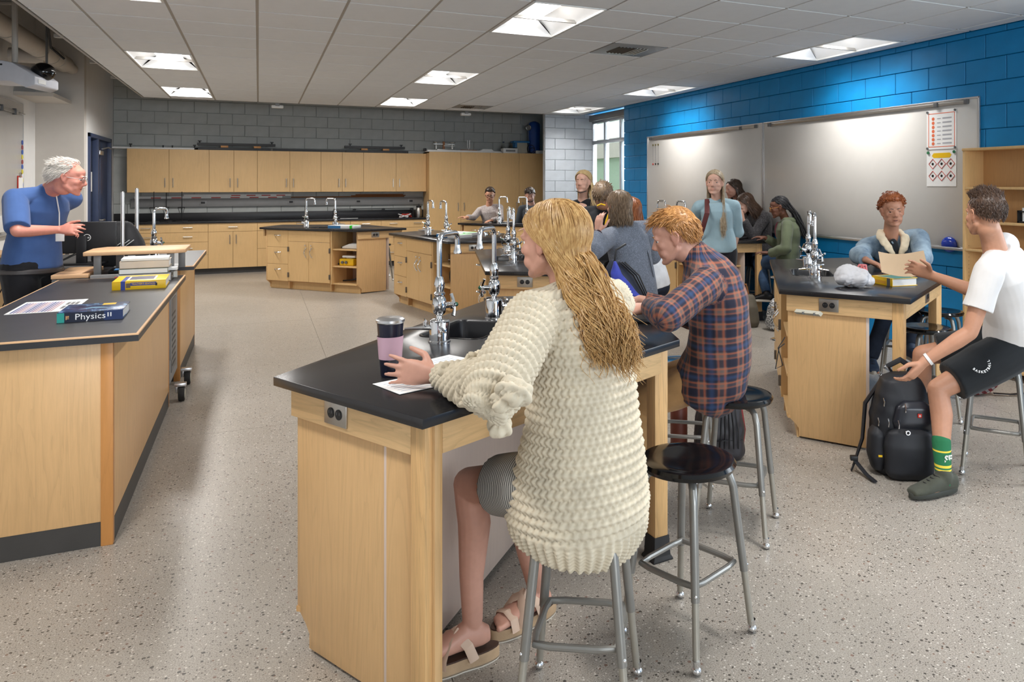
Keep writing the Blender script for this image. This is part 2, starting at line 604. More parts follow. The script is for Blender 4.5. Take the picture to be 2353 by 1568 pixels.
MB().tube([(-0.02, 0.85, 1.0), (0.05, 0.85, 1.0), (0.05, 1.02, 1.0)], 0.014, 8).box(-0.025, -0.02, 0.8, 0.9, 0.9, 1.12).build('lever_handle', M['steel'], leaf)
MB().box(-0.045, -0.043, 0.40, 0.58, 1.45, 1.75).build('notice_paper', M['paper'], dr)
# warm painted corridor panel seen through the panes
struct('trim_2', MB().box(-4.09, -4.07, 12.5, 17.2, 0.0, 2.4), M['maple_in'])

# ---------------------------------------------------------------- far window in the right wall
w1 = bpy.data.objects.new('window_1', None)
COL.objects.link(w1)
w1['kind'] = 'structure'
fz0, fz1 = 0.62, 2.80
fr = MB()
ycuts = [YW0 - 0.25, 12.33, 13.02, YW1]
for y in ycuts: fr.box(XW - 0.03, XW + 0.06, max(y - 0.03, YW0 - 0.28), min(y + 0.03, YW1), fz0, fz1)
for z in (fz0 + 0.03, 2.37, fz1 - 0.03): fr.box(XW - 0.034, XW + 0.055, YW0 - 0.28, YW1, z - 0.035, z + 0.035)
fr.build('window_frame', M['alu'], w1, 0.004)
for a, b in zip(ycuts[:-1], ycuts[1:]):
    for c, d in ((fz0 + 0.06, 2.34), (2.40, fz1 - 0.06)):
        MB().box(XW + 0.01, XW + 0.016, a + 0.02, b - 0.02, c, d).build('pane', M['glass'], w1)
MB().box(XR + 0.05, XW + 0.06, YW0, YW1, fz0 - 0.03, fz0).build('window_sill', M['white'], w1, 0.003)
MB().box(XW - 0.11, XW - 0.02, YW0 - 0.2, YW1 - 0.03, 2.78, 2.90).build('shade_box', M['steel_grey'], w1, 0.01)
# outside: lawn and a neighbouring building
struct('ground_outside', MB().box(6.5, 60, -30, 60, -0.5, -0.4), M['ground'])
bl = thing('neighbour_building', 'pale low building seen through the tall corner window', 'building', (24, 31, -0.4))
MB().box(-9, 9, 0, 6, 0, 3.2).build('wall', M['facade_green'], bl)
MB().box(-9.3, 9.3, -0.3, 6.3, 3.2, 4.1).build('fascia', M['facade'], bl)
for k in range(6): MB().box(-8 + k * 2.8, -6.6 + k * 2.8, -0.04, 0.02, 1.0, 2.6).build('window', M['steel_dark'], bl)

# windows beside and behind the camera (daylight comes in here)
for k, (x0, x1, y0, y1) in enumerate(((XR + 0.12, XR + 0.18, -2.6, 3.0), (-0.9, 4.2, YN - 0.12, YN - 0.06))):
    w = bpy.data.objects.new('window_%d' % (k + 2), None)
    COL.objects.link(w)
    w['kind'] = 'structure'
    mb = MB()
    for q in range(5):
        if k == 0:
            y = y0 + (y1 - y0) * q / 4
            mb.box(x0, x1, y - 0.03, y + 0.03, 0.86, 2.72)
        else:
            x = x0 + (x1 - x0) * q / 4
            mb.box(x - 0.03, x + 0.03, y0, y1, 0.86, 2.72)
    mb.box(x0, x1, y0, y1, 0.86, 0.92).box(x0, x1, y0, y1, 2.66, 2.72)
    mb.build('window_frame', M['alu'], w)

# ---------------------------------------------------------------- ceiling cloud: tiles in an exposed grid, with troffers
OX, OY = 2.016, 10.634
gx = lambda i: (i - OX) * T
gy = lambda j: (j + OY) * T
CX0, CX1, CY1 = -1.60, 5.64, 13.55
ceil = struct('ceiling', MB().box(CX0, CX1, YN + 0.1, gy(-8), HC + 0.0, HC + 0.03), M['tile'])
FIX = [(i, j) for i in (0, 5, 10) for j in (-2, 4, 9)]
hole = {(i, j + k) for i, j in FIX for k in (0, 1)}
hole |= {(i, j) for i in (0, 5, 10) for j in (-8, -7)}
VENT = [(7, 0), (7, 10), (2, -5)]
hole |= set(VENT)
_tm = {}


def tile_mesh(w, d):
    k = (round(w, 3), round(d, 3))
    if k not in _tm:
        _tm[k] = mesh_of(MB().box(0, w, 0, d, 0, 0.018), 'ceiling_tile', M['tile'], 0.003, 1, 0.5)
    return _tm[k]


gap = 0.011
for i in range(-1, 12):
    for j in range(-8, 12):
        if (i, j) in hole: continue
        a, b = max(gx(i), CX0), min(gx(i + 1), CX1)
        c, d = gy(j), min(gy(j + 1), CY1)
        if b - a < 0.06 or d - c < 0.06: continue
        link('ceiling_tile', tile_mesh(b - a - 2 * gap, d - c - 2 * gap), ceil, (a + gap, c + gap, HC))
tee = MB()
for i in range(0, 12): tee.box(gx(i) - 0.012, gx(i) + 0.012, gy(-8), CY1, HC + 0.007, HC + 0.04)
tee.build('main_tee', M['tee'], ceil)
tee = MB()
for j in range(-8, 12): tee.box(CX0, CX1, gy(j) - 0.012, gy(j) + 0.012, HC + 0.008, HC + 0.035)
tee.build('cross_tee', M['tee'], ceil)
MB().box(CX0 - 0.02, CX0, YN + 0.1, CY1, HC - 0.004, HC + 0.16).box(CX0 - 0.02, CX1, CY1, CY1 + 0.02, HC - 0.004, HC + 0.16).build('edge_trim', M['tee'], ceil)
MB().box(CX0, CX1, YN + 0.1, CY1, HC + 0.16, HC + 0.18).build('cloud_back', M['deck'], ceil)


def troffer():
    t = thing('ceiling_light', '', 'light', (0, 0, 0))
    w, l = T, 2 * T
    fr = MB()
    e = 0.016
    fr.box(0.01, e + 0.01, 0.01, l - 0.01, -0.004, 0.02).box(w - e - 0.01, w - 0.01, 0.01, l - 0.01, -0.004, 0.02)
    fr.box(0.01, w - 0.01, 0.01, e + 0.01, -0.004, 0.02).box(0.01, w - 0.01, l - e - 0.01, l - 0.01, -0.004, 0.02)
    fr.build('frame', M['white'], t, 0.002)
    # curved side reflectors
    for sgn in (0, 1):
        a = []
        for k in range(9):
            q = k / 8
            x = 0.026 + q * 0.155
            z = 0.012 + 0.125 * math.sin(q * PI / 2)
            a.append((x if sgn == 0 else w - x, z))
        mb = MB()
        vs = [(x, 0.026, z) for x, z in a] + [(x, l - 0.026, z) for x, z in a]
        fs = [(k, k + 1, 9 + k + 1, 9 + k) for k in range(8)]
        mb.add(vs, fs)
        mb.build('reflector', M['reflector'], t, smooth=1.0)
    for y0, y1 in ((0.018, 0.075), (l - 0.018, l - 0.075)):
        ends = MB()
        ends.add([(0.026, y0, 0.012), (w - 0.026, y0, 0.012), (w - 0.18, y1, 0.136), (0.18, y1, 0.136)], [(0, 1, 2, 3)])
        ends.build('end_plate', M['reflector'], t)
    # lit centre lens: a shallow curved basket
    mb = MB()
    prof = [(0.175 + 0.26 * k / 8, 0.132 - 0.045 * math.sin(PI * k / 8)) for k in range(9)]
    vs = [(x, 0.06, z) for x, z in prof] + [(x, l - 0.06, z) for x, z in prof]
    mb.add(vs, [(k, k + 1, 9 + k + 1, 9 + k) for k in range(8)] + [tuple(range(8, -1, -1)), tuple(range(9, 18))])
    mb.build('lens', M['lamp'], t, smooth=1.0)
    la = bpy.data.lights.new('lamp', 'AREA')
    la.shape, la.size, la.size_y, la.energy, la.spread = 'RECTANGLE', 0.24, 1.04, LAMP_W, LAMP_SPREAD
    la.color = (1.0, 0.975, 0.945)
    lo = bpy.data.objects.new('lamp', la)
    COL.objects.link(lo)
    lo.parent = t
    lo.location = (w / 2, l / 2, 0.080)
    return t


tp = troffer()
ROWN = {-2: 'nearest the camera', 4: 'in the middle row', 9: 'in the far row', -8: 'out of view behind'}
COLN = {0: 'left column', 5: 'middle column', 10: 'column by the blue wall'}
first = True
for i, j in FIX + [(i, -8) for i in (0, 5, 10)]:
    o = tp if first else copy_tree(tp)
    first = False
    o.location = (gx(i), gy(j), HC)
    for ch in o.children:
        if ch.type == 'LIGHT':
            if i == 10 or j == 9: ch.data = ch.data.copy()
            if j == 9: ch.data.energy, ch.data.spread = LAMP_W * 1.7, math.radians(168)
            if i == 10: ch.data.energy, ch.data.spread = LAMP_W * 0.7, math.radians(118)
    tag(o, 'lit recessed ceiling light in the %s, %s' % (COLN[i], ROWN[j]), 'light', 'recessed ceiling lights')


def vent(i, j, label):
    t = thing('ceiling_vent', label, 'vent', (gx(i), gy(j), HC), 0, 'ceiling air vents')
    MB().box(0.012, T - 0.012, 0.012, T - 0.012, 0.0, 0.012).build('face_plate', M['steel_grey'], t, 0.002)
    mb = MB()
    for k in range(9):
        x = 0.14 + k * 0.038
        mb = MB()
        mb.box(-0.012, 0.012, 0.15, 0.46, -0.002, 0.002, Matrix.Translation((x, 0, -0.004)) @ Matrix.Rotation(0.7 if k < 5 else -0.7, 4, 'Y'))
        mb.build('louvre', M['white'] if k > 4 else M['black'], t)
    return t


for (i, j), lb in zip(VENT, ('square white ceiling vent near the front middle light', 'small ceiling vent at the far end of the ceiling', 'ceiling vent over the camera')):
    vent(i, j, lb)
for k, (x, lb) in enumerate(((0.28, 'white box sensor under the ceiling edge, above the left wall cabinets'), (3.42, 'white box sensor under the ceiling edge, above the balance'))):
    t = thing('occupancy_sensor', lb, 'sensor', (x, 13.66, HC - 0.03))
    MB().box(-0.09, 0.09, -0.05, 0.05, -0.05, 0.0).build('housing', M['white'], t, 0.012)
    MB().box(-0.03, 0.03, -0.09, -0.05, -0.02, 0.02).build('bracket', M['steel_grey'], t)

# ---------------------------------------------------------------- whiteboards on the right wall
def wallboard(y0, y1, label):
    t = thing('whiteboard', label, 'whiteboard', (XR, 0, 0))
    MB().box(-0.022, -0.012, y0, y1, 1.0, 2.31).build('board', M['board'], t, 0.002)
    mb = MB()
    mb.box(-0.028, -0.004, y0 - 0.002, y0 + 0.012, 0.99, 2.322).box(-0.028, -0.004, y1 - 0.012, y1 + 0.002, 0.99, 2.322)
    mb.box(-0.028, -0.004, y0, y1, 2.306, 2.322).box(-0.028, -0.004, y0, y1, 0.985, 1.0)
    mb.build('frame', M['alu'], t, 0.002)
    MB().box(-0.075, -0.005, y0, y1, 0.972, 0.985).box(-0.082, -0.074, y0, y1, 0.972, 0.997).build('tray', M['alu'], t, 0.002)
    MB().box(-0.04, -0.02, y0 + 0.10, y1 - 0.12, 2.27, 2.30).build('map_rail', M['steel'], t, 0.002)
    for y in (y0 + 0.12, y1 - 0.14, y0 + 0.45): MB().box(-0.055, -0.03, y - 0.02, y + 0.02, 2.262, 2.306).build('rail_clip', M['steel_dark'], t, 0.003)
    return t


wallboard(4.57, 7.665, 'wall whiteboard on the blue wall, next to the bookshelf')
wallboard(7.68, 10.756, 'wall whiteboard on the blue wall, next to the window')
# posters pinned on the near board
po = thing('safety_poster', 'orange bordered chart pinned at the corner of the whiteboard above the bookshelf', 'poster', (XR - 0.024, 4.93, 2.0))
MB().box(-0.0015, 0, -0.12, 0.21, -0.12, 0.24).build('sheet', M['paper'], po)
mb = MB()
for (a, b, c, d) in ((-0.105, 0.19, 0.205, 0.211), (-0.105, 0.19, -0.10, -0.094), (-0.105, -0.099, -0.10, 0.21), (0.184, 0.19, -0.10, 0.21)): mb.box(-0.0025, -0.0015, a, b, c, d)
for k in range(7): mb.lathe([(0.016, 0), (0.016, 0.001)], 12, Matrix.Translation((-0.0015, 0.135, 0.16 - k * 0.038)) @ Matrix.Rotation(-PI / 2, 4, 'Y'))
mb.build('orange_print', plain('orange_print', srgb(226, 110, 70), 0.6), po)
mb = MB()
for k in range(7): mb.box(-0.0025, -0.0015, -0.07, 0.03, 0.155 - k * 0.038, 0.168 - k * 0.038).box(-0.0025, -0.0015, 0.05, 0.09, 0.156 - k * 0.038, 0.164 - k * 0.038)
mb.build('grey_print', plain('grey_print', srgb(170, 170, 175), 0.6), po)
for y, z in ((-0.11, 0.225), (0.20, 0.225), (-0.11, -0.11), (0.20, -0.11)):
    MB().lathe([(0.011, 0), (0.011, 0.008)], 10, Matrix.Translation((-0.0015, y, z)) @ Matrix.Rotation(-PI / 2, 4, 'Y')).build('magnet', M['steel_dark'], po)
p2 = thing('hazard_poster', 'hazard diamond sheet with a yellow banner just above the bookshelf', 'poster', (XR - 0.024, 4.93, 1.70))
MB().box(-0.0015, 0, -0.12, 0.21, -0.16, 0.165).build('sheet', M['paper'], p2)
MB().prism([(-0.05, 0.0), (0.13, 0.0), (0.15, 0.02), (0.13, 0.045), (-0.05, 0.045), (-0.07, 0.025)], 0, 0.001,
           Matrix.Translation((-0.0015, 0, 0.10)) @ Matrix(((0, 0, -1, 0), (1, 0, 0, 0), (0, 1, 0, 0), (0, 0, 0, 1)))).build('banner', M['yellow'], p2)
mb = MB()
for r in range(2):
    for c in range(3):
        y, z = -0.06 + c * 0.10, 0.045 - r * 0.11
        for q in range(4):
            a0, a1 = q * PI / 2, (q + 1) * PI / 2
            mb.tube([(-0.002, y + 0.045 * math.cos(a0), z + 0.045 * math.sin(a0)), (-0.002, y + 0.045 * math.cos(a1), z + 0.045 * math.sin(a1))], 0.003, 4)
mb.build('red_diamond', M['red'], p2)
mb = MB()
for r in range(2):
    for c in range(3): mb.lathe([(0.013, 0), (0.013, 0.001)], 8, Matrix.Translation((-0.0015, -0.06 + c * 0.10, 0.045 - r * 0.11)) @ Matrix.Rotation(-PI / 2, 4, 'Y'))
mb.build('pictogram', M['black'], p2)
for y, z in ((-0.10, 0.15), (0.19, 0.15)):
    MB().lathe([(0.014, 0), (0.014, 0.008)], 10, Matrix.Translation((-0.0015, y, z)) @ Matrix.Rotation(-PI / 2, 4, 'Y')).build('magnet', plain('green_magnet', srgb(40, 110, 70)), p2)
# magnets and pins at the far board's upper corner
for k in range(3):
    t = thing('marker_pin', ('red ended magnet string nearest the window on the far whiteboard', 'middle of three black magnet strings on the far whiteboard corner', 'black magnet string farthest from the window on the far whiteboard corner')[k], 'magnet', (XR - 0.024, 10.55 - k * 0.085, 2.02), 0, 'magnets with strings on the far whiteboard')
    MB().lathe([(0.014, 0), (0.014, 0.009)], 10, Matrix.Translation((0, 0, 0.16)) @ Matrix.Rotation(-PI / 2, 4, 'Y')).build('top_magnet', plain('olive', srgb(120, 110, 60)), t)
    MB().cyl((-0.003, 0, -0.12), (-0.003, 0, 0.16), 0.003, n=6).build('string', M['steel_grey'], t)
    MB().lathe([(0.014, 0), (0.014, 0.009)], 10, Matrix.Translation((0, 0, -0.14)) @ Matrix.Rotation(-PI / 2, 4, 'Y')).build('bottom_magnet', M['red'] if k == 0 else M['black'], t)
er = thing('blue_staple_case', 'shiny dark blue plastic case on the whiteboard tray', 'eraser', (XR - 0.045, 4.87, 0.986))
MB().ell((0, 0, 0.03), (0.035, 0.085, 0.07), 18, 10).build('shell', plain('blue_gloss', srgb(24, 52, 150), 0.15), er)
MB().box(-0.03, 0.03, -0.11, 0.09, -0.001, 0.012).build('base', M['black'], er, 0.004)

# ---------------------------------------------------------------- bookshelf by the blue wall
bs = thing('bookshelf', 'open maple bookcase against the blue wall, beside the whiteboard', 'bookcase', (5.40, 0, 0))
bx1, by0, by1, bzt = 0.24, 3.35, 4.545, 1.84
MB().box(0, bx1, by1 - 0.02, by1, 0, bzt).build('side_panel', M['maple_cab'], bs, 0.001)
MB().box(0, bx1, by0, by0 + 0.02, 0, bzt).build('side_panel', M['maple_cab'], bs, 0.001)
MB().box(bx1 - 0.012, bx1, by0, by1, 0, bzt).build('back_panel', M['maple_in'], bs)
MB().box(-0.005, bx1, by0 - 0.005, by1 + 0.005, bzt, bzt + 0.022).build('top_panel', M['maple_cab'], bs, 0.002)
for z in (0.08, 0.42, 0.74, 1.015, 1.25, 1.535)[0:6]:
    MB().box(0.002, bx1 - 0.012, by0 + 0.02, by1 - 0.02, z - 0.02, z).build('shelf', M['maple_cab'], bs, 0.001)
mb = MB()
for k in range(24): mb.lathe([(0.003, 0), (0.003, 0.001)], 6, Matrix.Translation((0.05, by1 - 0.0215, 0.3 + k * 0.032)) @ Matrix.Rotation(PI / 2, 4, 'X'))
mb.build('peg_holes', M['cove'], bs)['kind'] = 'stuff'
rk = thing('test_tube_rack', 'white and black test tube rack on the bookshelf', 'rack', (5.50, 3.78, 1.25))
MB().box(-0.04, 0.04, 0, 0.30, 0.004, 0.014).box(-0.04, 0.04, 0, 0.30, 0.085, 0.095).box(-0.04, 0.04, 0.0, 0.012, 0, 0.1).box(-0.04, 0.04, 0.288, 0.30, 0, 0.1).build('frame', M['black'], rk)
for k in range(9): MB().cyl((0, 0.025 + k * 0.031, 0.014), (0, 0.025 + k * 0.031, 0.12), 0.011, n=10).build('tube', M['white'], rk)

# ---------------------------------------------------------------- left wall: whiteboard, rail, magnets, duct, projector
lw = thing('wall_whiteboard', 'large whiteboard on the left wall behind the teacher', 'whiteboard', (XL, 0, 0))
MB().box(0.004, 0.016, 8.6, 12.38, 0.95, 2.62).build('board', M['board'], lw, 0.002)
MB().box(0.004, 0.022, 12.372, 12.388, 0.94, 2.63).box(0.004, 0.022, 8.6, 12.388, 2.615, 2.63).box(0.004, 0.06, 8.6, 12.388, 0.935, 0.95).build('frame', M['alu'], lw, 0.002)
MB().box(0.02, 0.045, 8.6, 12.05, 2.46, 2.50).build('map_rail', M['steel'], lw, 0.002)
for y in (11.35, 11.9): MB().box(0.02, 0.06, y - 0.02, y + 0.02, 2.44, 2.52).build('rail_clip', M['steel_dark'], lw, 0.003)
for y in (12.2,): MB().box(0.02, 0.05, y - 0.09, y + 0.14, 2.475, 2.49).build('rail_end', M['steel'], lw)
cl = [srgb(40, 80, 170), srgb(150, 50, 60), srgb(40, 90, 180), srgb(220, 205, 60), srgb(150, 60, 60), srgb(50, 90, 180), srgb(220, 205, 60), srgb(220, 205, 60), srgb(50, 90, 180), srgb(150, 60, 60)]
mg = [plain('magnet_%d' % k, c, 0.4) for k, c in enumerate(cl)]
for k in range(10):
    z = 2.11 - k * 0.064 - (0.05 if k > 6 else 0)
    nm = ('blue', 'red', 'blue', 'yellow', 'red', 'blue', 'yellow', 'yellow', 'blue', 'red')[k]
    MBo = MB().lathe([(0.03, 0), (0.03, 0.008)], 14, Matrix.Rotation(PI / 2, 4, 'Y'))
    o = MBo.build('board_magnet', mg[k], loc=(XL + 0.016, 12.33, z))
    tag(o, '%s round magnet, number %s from the top of the column on the left whiteboard' % (nm, ('one', 'two', 'three', 'four', 'five', 'six', 'seven', 'eight', 'nine', 'ten')[k]), 'magnet', 'column of board magnets')
cb = thing('clipboard', 'red edged clipboard hanging on the left whiteboard behind the teacher', 'clipboard', (XL + 0.018, 12.2, 1.55))
MB().box(0, 0.006, -0.10, 0.10, -0.3, 0.12).build('backing', M['red'], cb)
MB().box(0.006, 0.01, -0.07, 0.12, -0.28, 0.10).build('sheet', M['paper'], cb)
MB().tube(arc((0.012, 0, 0.13), 0.03, 0, 2 * PI, 12, (0, 1, 0)), 0.006, 6).build('clip', M['steel'], cb)
pb = thing('wall_phone_box', 'pale control box with a dark edge on the left wall behind the teacher', 'control box', (XL + 0.004, 11.3, 1.08))
MB().box(0, 0.05, -0.16, 0.16, -0.1, 0.1).build('housing', M['white'], pb, 0.012)
MB().box(0.0, 0.04, -0.18, -0.16, -0.11, 0.11).build('side_plate', M['black'], pb)
du = thing('air_duct', 'round grey air duct under the roof at the upper left', 'duct', (0, 0, 0))
MB().tube([(-2.4, 8.0, 3.20), (-2.4, 12.55, 3.20)], 0.11, 24).build('duct_pipe', M['duct'], du)
for y in (9.85, 11.2, 11.75, 12.05): MB().tube([(-2.4, y, 3.20), (-2.4, y + 0.035, 3.20)], 0.118, 24).build('seam_band', M['duct'], du)
MB().tube([(-2.4, 11.5, 3.14), (-2.75, 11.5, 3.14)], 0.09, 20).build('branch_pipe', M['duct'], du)
MB().tube([(-2.4, 12.5, 3.20), (-2.4, 13.02, 3.20)], 0.075, 20).build('end_pipe', M['duct'], du)
hp = thing('ceiling_conduit', 'thin grey conduit from the wall to the ceiling edge, upper left', 'conduit')
MB().tube([(-2.8, 9.6, 3.36), (-2.2, 9.62, 3.42), (-1.64, 9.62, 3.36), (-1.6, 9.6, 3.02)], 0.022, 8).build('pipe', M['duct'], hp)
MB().tube([(-2.1, 9.0, 3.95), (-2.0, 9.6, 3.4), (-2.05, 10.1, 3.05), (-1.95, 10.2, 2.95)], 0.012, 6).build('cable', M['cable'], hp)
for k, y in enumerate((8.1, 10.2, 11.7)):
    MB().cyl((-1.68, y, HC + 0.15), (-1.68, y, HD), 0.006, n=6).build('hanger_rod', M['steel_dark'], ceil)
MB().cyl((-2.15, 10.4, HC + 0.0), (-2.15, 10.4, HD), 0.012, n=6).build('duct_hanger', M['steel_dark'], du)
for y in (8.6, 10.25, 11.6): MB().box(-1.72, -1.60, y - 0.03, y + 0.03, HC + 0.03, HC + 0.06).build('edge_clip', M['tee'], ceil)
pj = thing('projector', 'white short throw projector hanging above the left whiteboard', 'projector', (-2.20, 9.0, 2.62), -0.25)
prof = [(-0.45, -0.06), (-0.05, -0.10), (0.16, -0.10), (0.30, -0.16), (0.37, -0.13), (0.37, -0.05), (0.30, 0.0), (0.18, 0.075), (0.05, 0.10), (-0.45, 0.10)]
Mx = Matrix(((1, 0, 0, 0), (0, 0, 1, -0.20), (0, 1, 0, 0), (0, 0, 0, 1)))
MB().prism(prof[::-1], 0, 0.42, Mx).build('body', plain('projector_white', srgb(196, 198, 206), 0.35), pj, 0.012)
mb = MB()
for k in range(6): mb.box(-0.43 + k * 0.034, -0.41 + k * 0.034, -0.205, -0.198, -0.055, 0.03)
mb.build('vent_slots', M['steel_dark'], pj)
MB().box(-0.45, 0.10, -0.206, -0.198, 0.045, 0.06).build('seam', M['black'], pj)
MB().ell((0.33, 0.02, 0.02), (0.10, 0.10, 0.09), 18, 10).build('lens_hood', M['black_gloss'], pj)
MB().box(0.368, 0.374, -0.15, -0.02, -0.11, -0.07).build('front_print', M['white'], pj)
MB().tube([(0.1, 0, 0.10), (0.1, 0, 1.38)], 0.025, 10).build('mount_pole', M['duct'], pj)
MB().tube(arc((-0.2, -0.1, 0.08), 0.09, 0, PI, 10), 0.012, 6).build('cable', M['cable'], pj)
# ================================================================= handles and fittings
def bar_pull(length, m=M['steel']):
    """straight satin pull, along local z, standing off local -y"""
    mb = MB()
    h = length / 2
    mb.tube([(0, 0, -h * 0.85), (0, -0.028, -h * 0.85)], 0.005, 8).tube([(0, 0, h * 0.85), (0, -0.028, h * 0.85)], 0.005, 8)
    mb.tube([(0, -0.028, -h), (0, -0.028, h)], 0.006, 8)
    return mesh_of(mb, 'handle', m)


def bow_pull(length, m=M['chrome']):
    mb = MB()
    pts = [(0, -0.034 * math.sin(PI * k / 12) - 0.002, -length / 2 + length * k / 12) for k in range(13)]
    rr = [0.0085 if k in (0, 12) else 0.0055 + 0.0022 * abs(k - 6) / 6 for k in range(13)]
    mb.tube(pts, rr, 8)
    for k in (0, 12): mb.ell(pts[k], (0.010, 0.006, 0.010), 10, 6)
    return mesh_of(mb, 'handle', m)


PULL_Z = bar_pull(0.16)
BOW_Z = bow_pull(0.13)
BOW_X = bow_pull(0.11)
BOW_X.transform(Matrix.Rotation(PI / 2, 4, 'Y'))
PULL_X = bar_pull(0.14)
PULL_X.transform(Matrix.Rotation(PI / 2, 4, 'Y'))
KNOB = mesh_of(MB().lathe([(0.004, 0), (0.006, 0.01), (0.011, 0.014), (0.009, 0.020), (0.001, 0.022)], 12, Matrix.Rotation(PI / 2, 4, 'X')), 'lock', M['chrome'])
HINGE = mesh_of(MB().box(-0.012, 0.012, -0.012, 0.004, -0.035, 0.035).cyl((0, -0.012, -0.036), (0, -0.012, 0.036), 0.006, n=8), 'hinge', M['hinge'], 0.002)

# ================================================================= casework along the back wall
YF = 14.858                               # fronts of base and tall cabinets
YU = 15.13                                # fronts of wall cabinets


def front(parent, name, x0, x1, z0, z1, y, m, th=0.019, gap=0.002):
    return MB().box(x0 + gap, x1 - gap, y, y + th, z0 + gap, z1 - gap).build(name, m, parent, 0.0012, 1)


def face_handle(parent, me, x, z, y, name='handle'):
    return link(name, me, parent, (x, y, z))


# wall cabinets: five doubles
ux = [-2.02, -1.40, -0.79, -0.40, -0.02, 0.52, 1.055, 1.43, 1.815, 2.42, 3.00]
uz0, uz1 = 1.42, 2.17
names_u = ['first wall cabinet from the door, two wide doors', 'second wall cabinet from the door, two narrow doors', 'third wall cabinet, in the middle of the row',
           'fourth wall cabinet, two narrow doors right of the middle', 'last wall cabinet, touching the tall cupboards']
for k in range(5):
    x0, x1, x2 = ux[2 * k], ux[2 * k + 1], ux[2 * k + 2]
    t = thing('wall_cabinet', names_u[k], 'cabinet', (0, 0, 0), 0, 'wall cabinets on the back wall')
    MB().box(x0 + 0.001, x0 + 0.019, YU + 0.021, YB - 0.015, uz0, uz1).box(x2 - 0.019, x2 - 0.001, YU + 0.021, YB - 0.015, uz0, uz1) \
        .box(x0 + 0.001, x2 - 0.001, YU + 0.021, YB - 0.015, uz1 - 0.019, uz1).box(x0 + 0.001, x2 - 0.001, YU + 0.021, YB - 0.015, uz0, uz0 + 0.019) \
        .box(x0 + 0.001, x2 - 0.001, YB - 0.026, YB - 0.015, uz0, uz1).build('body', M['maple_in'], t)
    for (a, b, hx) in ((x0, x1, x1 - 0.06), (x1, x2, x1 + 0.06)):
        d = front(t, 'door', a, b, uz0, uz1, YU, M['maple_cab'])
        face_handle(d, PULL_Z, hx, uz0 + 0.17, YU)
# base cabinets
zb0, zb1 = 0.10, 0.885
segs = [(-2.02, -0.79, 'drawers'), (-0.79, -0.02, 'doors'), (-0.02, 0.62, 'bank'), (0.62, 1.55, 'doors'), (1.55, 2.10, 'bank'), (2.10, 3.00, 'wide')]
names_b = ['base cabinet of long drawers at the left end of the black back counter', 'base cabinet with two doors under one drawer, behind the teacher desk', 'narrow base cabinet of drawers on the back wall, left of the far lab bench',
           'base cabinet with doors behind the far lab bench', 'narrow drawer base cabinet behind the far lab bench', 'base cabinet of wide drawers next to the tall cupboards']
for (a, b, kind), lb in zip(segs, names_b):
    t = thing('base_cabinet', lb, 'cabinet', (0, 0, 0), 0, 'base cabinets on the back wall')
    MB().box(a + 0.001, a + 0.019, YF + 0.021, YB - 0.015, zb0, zb1).box(b - 0.019, b - 0.001, YF + 0.021, YB - 0.015, zb0, zb1) \
        .box(a + 0.001, b - 0.001, YF + 0.021, YB - 0.015, zb0, zb0 + 0.019).box(a + 0.001, b - 0.001, YB - 0.026, YB - 0.015, zb0, zb1).build('body', M['maple_in'], t)
    MB().box(a, b, YF + 0.055, YF + 0.07, 0, zb0).build('toe_kick', M['cove'], t)
    if kind in ('drawers', 'wide', 'bank'):
        cuts = (zb1, 0.735, 0.565, 0.34, zb0) if kind == 'drawers' else (zb1, 0.735, 0.42, zb0)
        for z1, z0 in zip(cuts[:-1], cuts[1:]):
            d = front(t, 'drawer', a, b, z0, z1, YF, M['maple_cab'])
            hs = (a + (b - a) * 0.25, a + (b - a) * 0.75) if b - a > 0.8 else ((a + b) / 2,)
            for hx in hs: face_handle(d, PULL_X, hx, (z0 + z1) / 2 + 0.01, YF)
    else:
        d = front(t, 'drawer', a, b, 0.735, zb1, YF, M['maple_cab'])
        face_handle(d, PULL_X, (a + b) / 2, 0.815, YF)
        m = (a + b) / 2
        for (c, e, hx) in ((a, m, m - 0.05), (m, b, m + 0.05)):
            dd = front(t, 'door', c, e, zb0, 0.735, YF, M['maple_cab'])
            face_handle(dd, PULL_Z, hx, 0.60, YF)
ct = thing('black_counter', 'long black counter with a backsplash along the back wall', 'worktop')
MB().box(-2.25, 3.0, YF - 0.025, YB - 0.015, 0.886, 0.914).build('top', M['epoxy'], ct, 0.002)
MB().box(-2.25, 3.0, YB - 0.025, YB - 0.015, 0.915, 1.055).build('backsplash', M['epoxy_rim'], ct, 0.002)
# tall cupboards
tx = [3.003, 3.624, 4.225, 4.829, 5.40]
names_t = ['tall maple cupboard beside the black counter', 'tall maple cupboard in the corner by the pale wall']
for k in range(2):
    x0, x1, x2 = tx[2 * k:2 * k + 3]
    t = thing('tall_cupboard', names_t[k], 'cabinet', (0, 0, 0), 0, 'tall cupboards on the back wall')
    MB().box(x0, x0 + 0.019, YF + 0.021, YB - 0.015, 0.1, 2.2).box(x2 - 0.019, x2 - 0.001, YF + 0.021, YB - 0.015, 0.1, 2.2) \
        .box(x0, x2 - 0.001, YF + 0.021, YB - 0.015, 2.18, 2.2).box(x0, x2 - 0.001, YB - 0.026, YB - 0.015, 0.1, 2.2).build('body', M['maple_cab'], t)
    MB().box(x0, x2, YF + 0.055, YF + 0.07, 0, 0.1).build('toe_kick', M['cove'], t)
    for (a, b, hx) in ((x0, x1, x1 - 0.06), (x1, x2, x1 + 0.06)):
        d = front(t, 'door', a, b, 0.1, 2.2, YF, M['maple_cab'])
        face_handle(d, PULL_Z, hx, 1.12, YF)
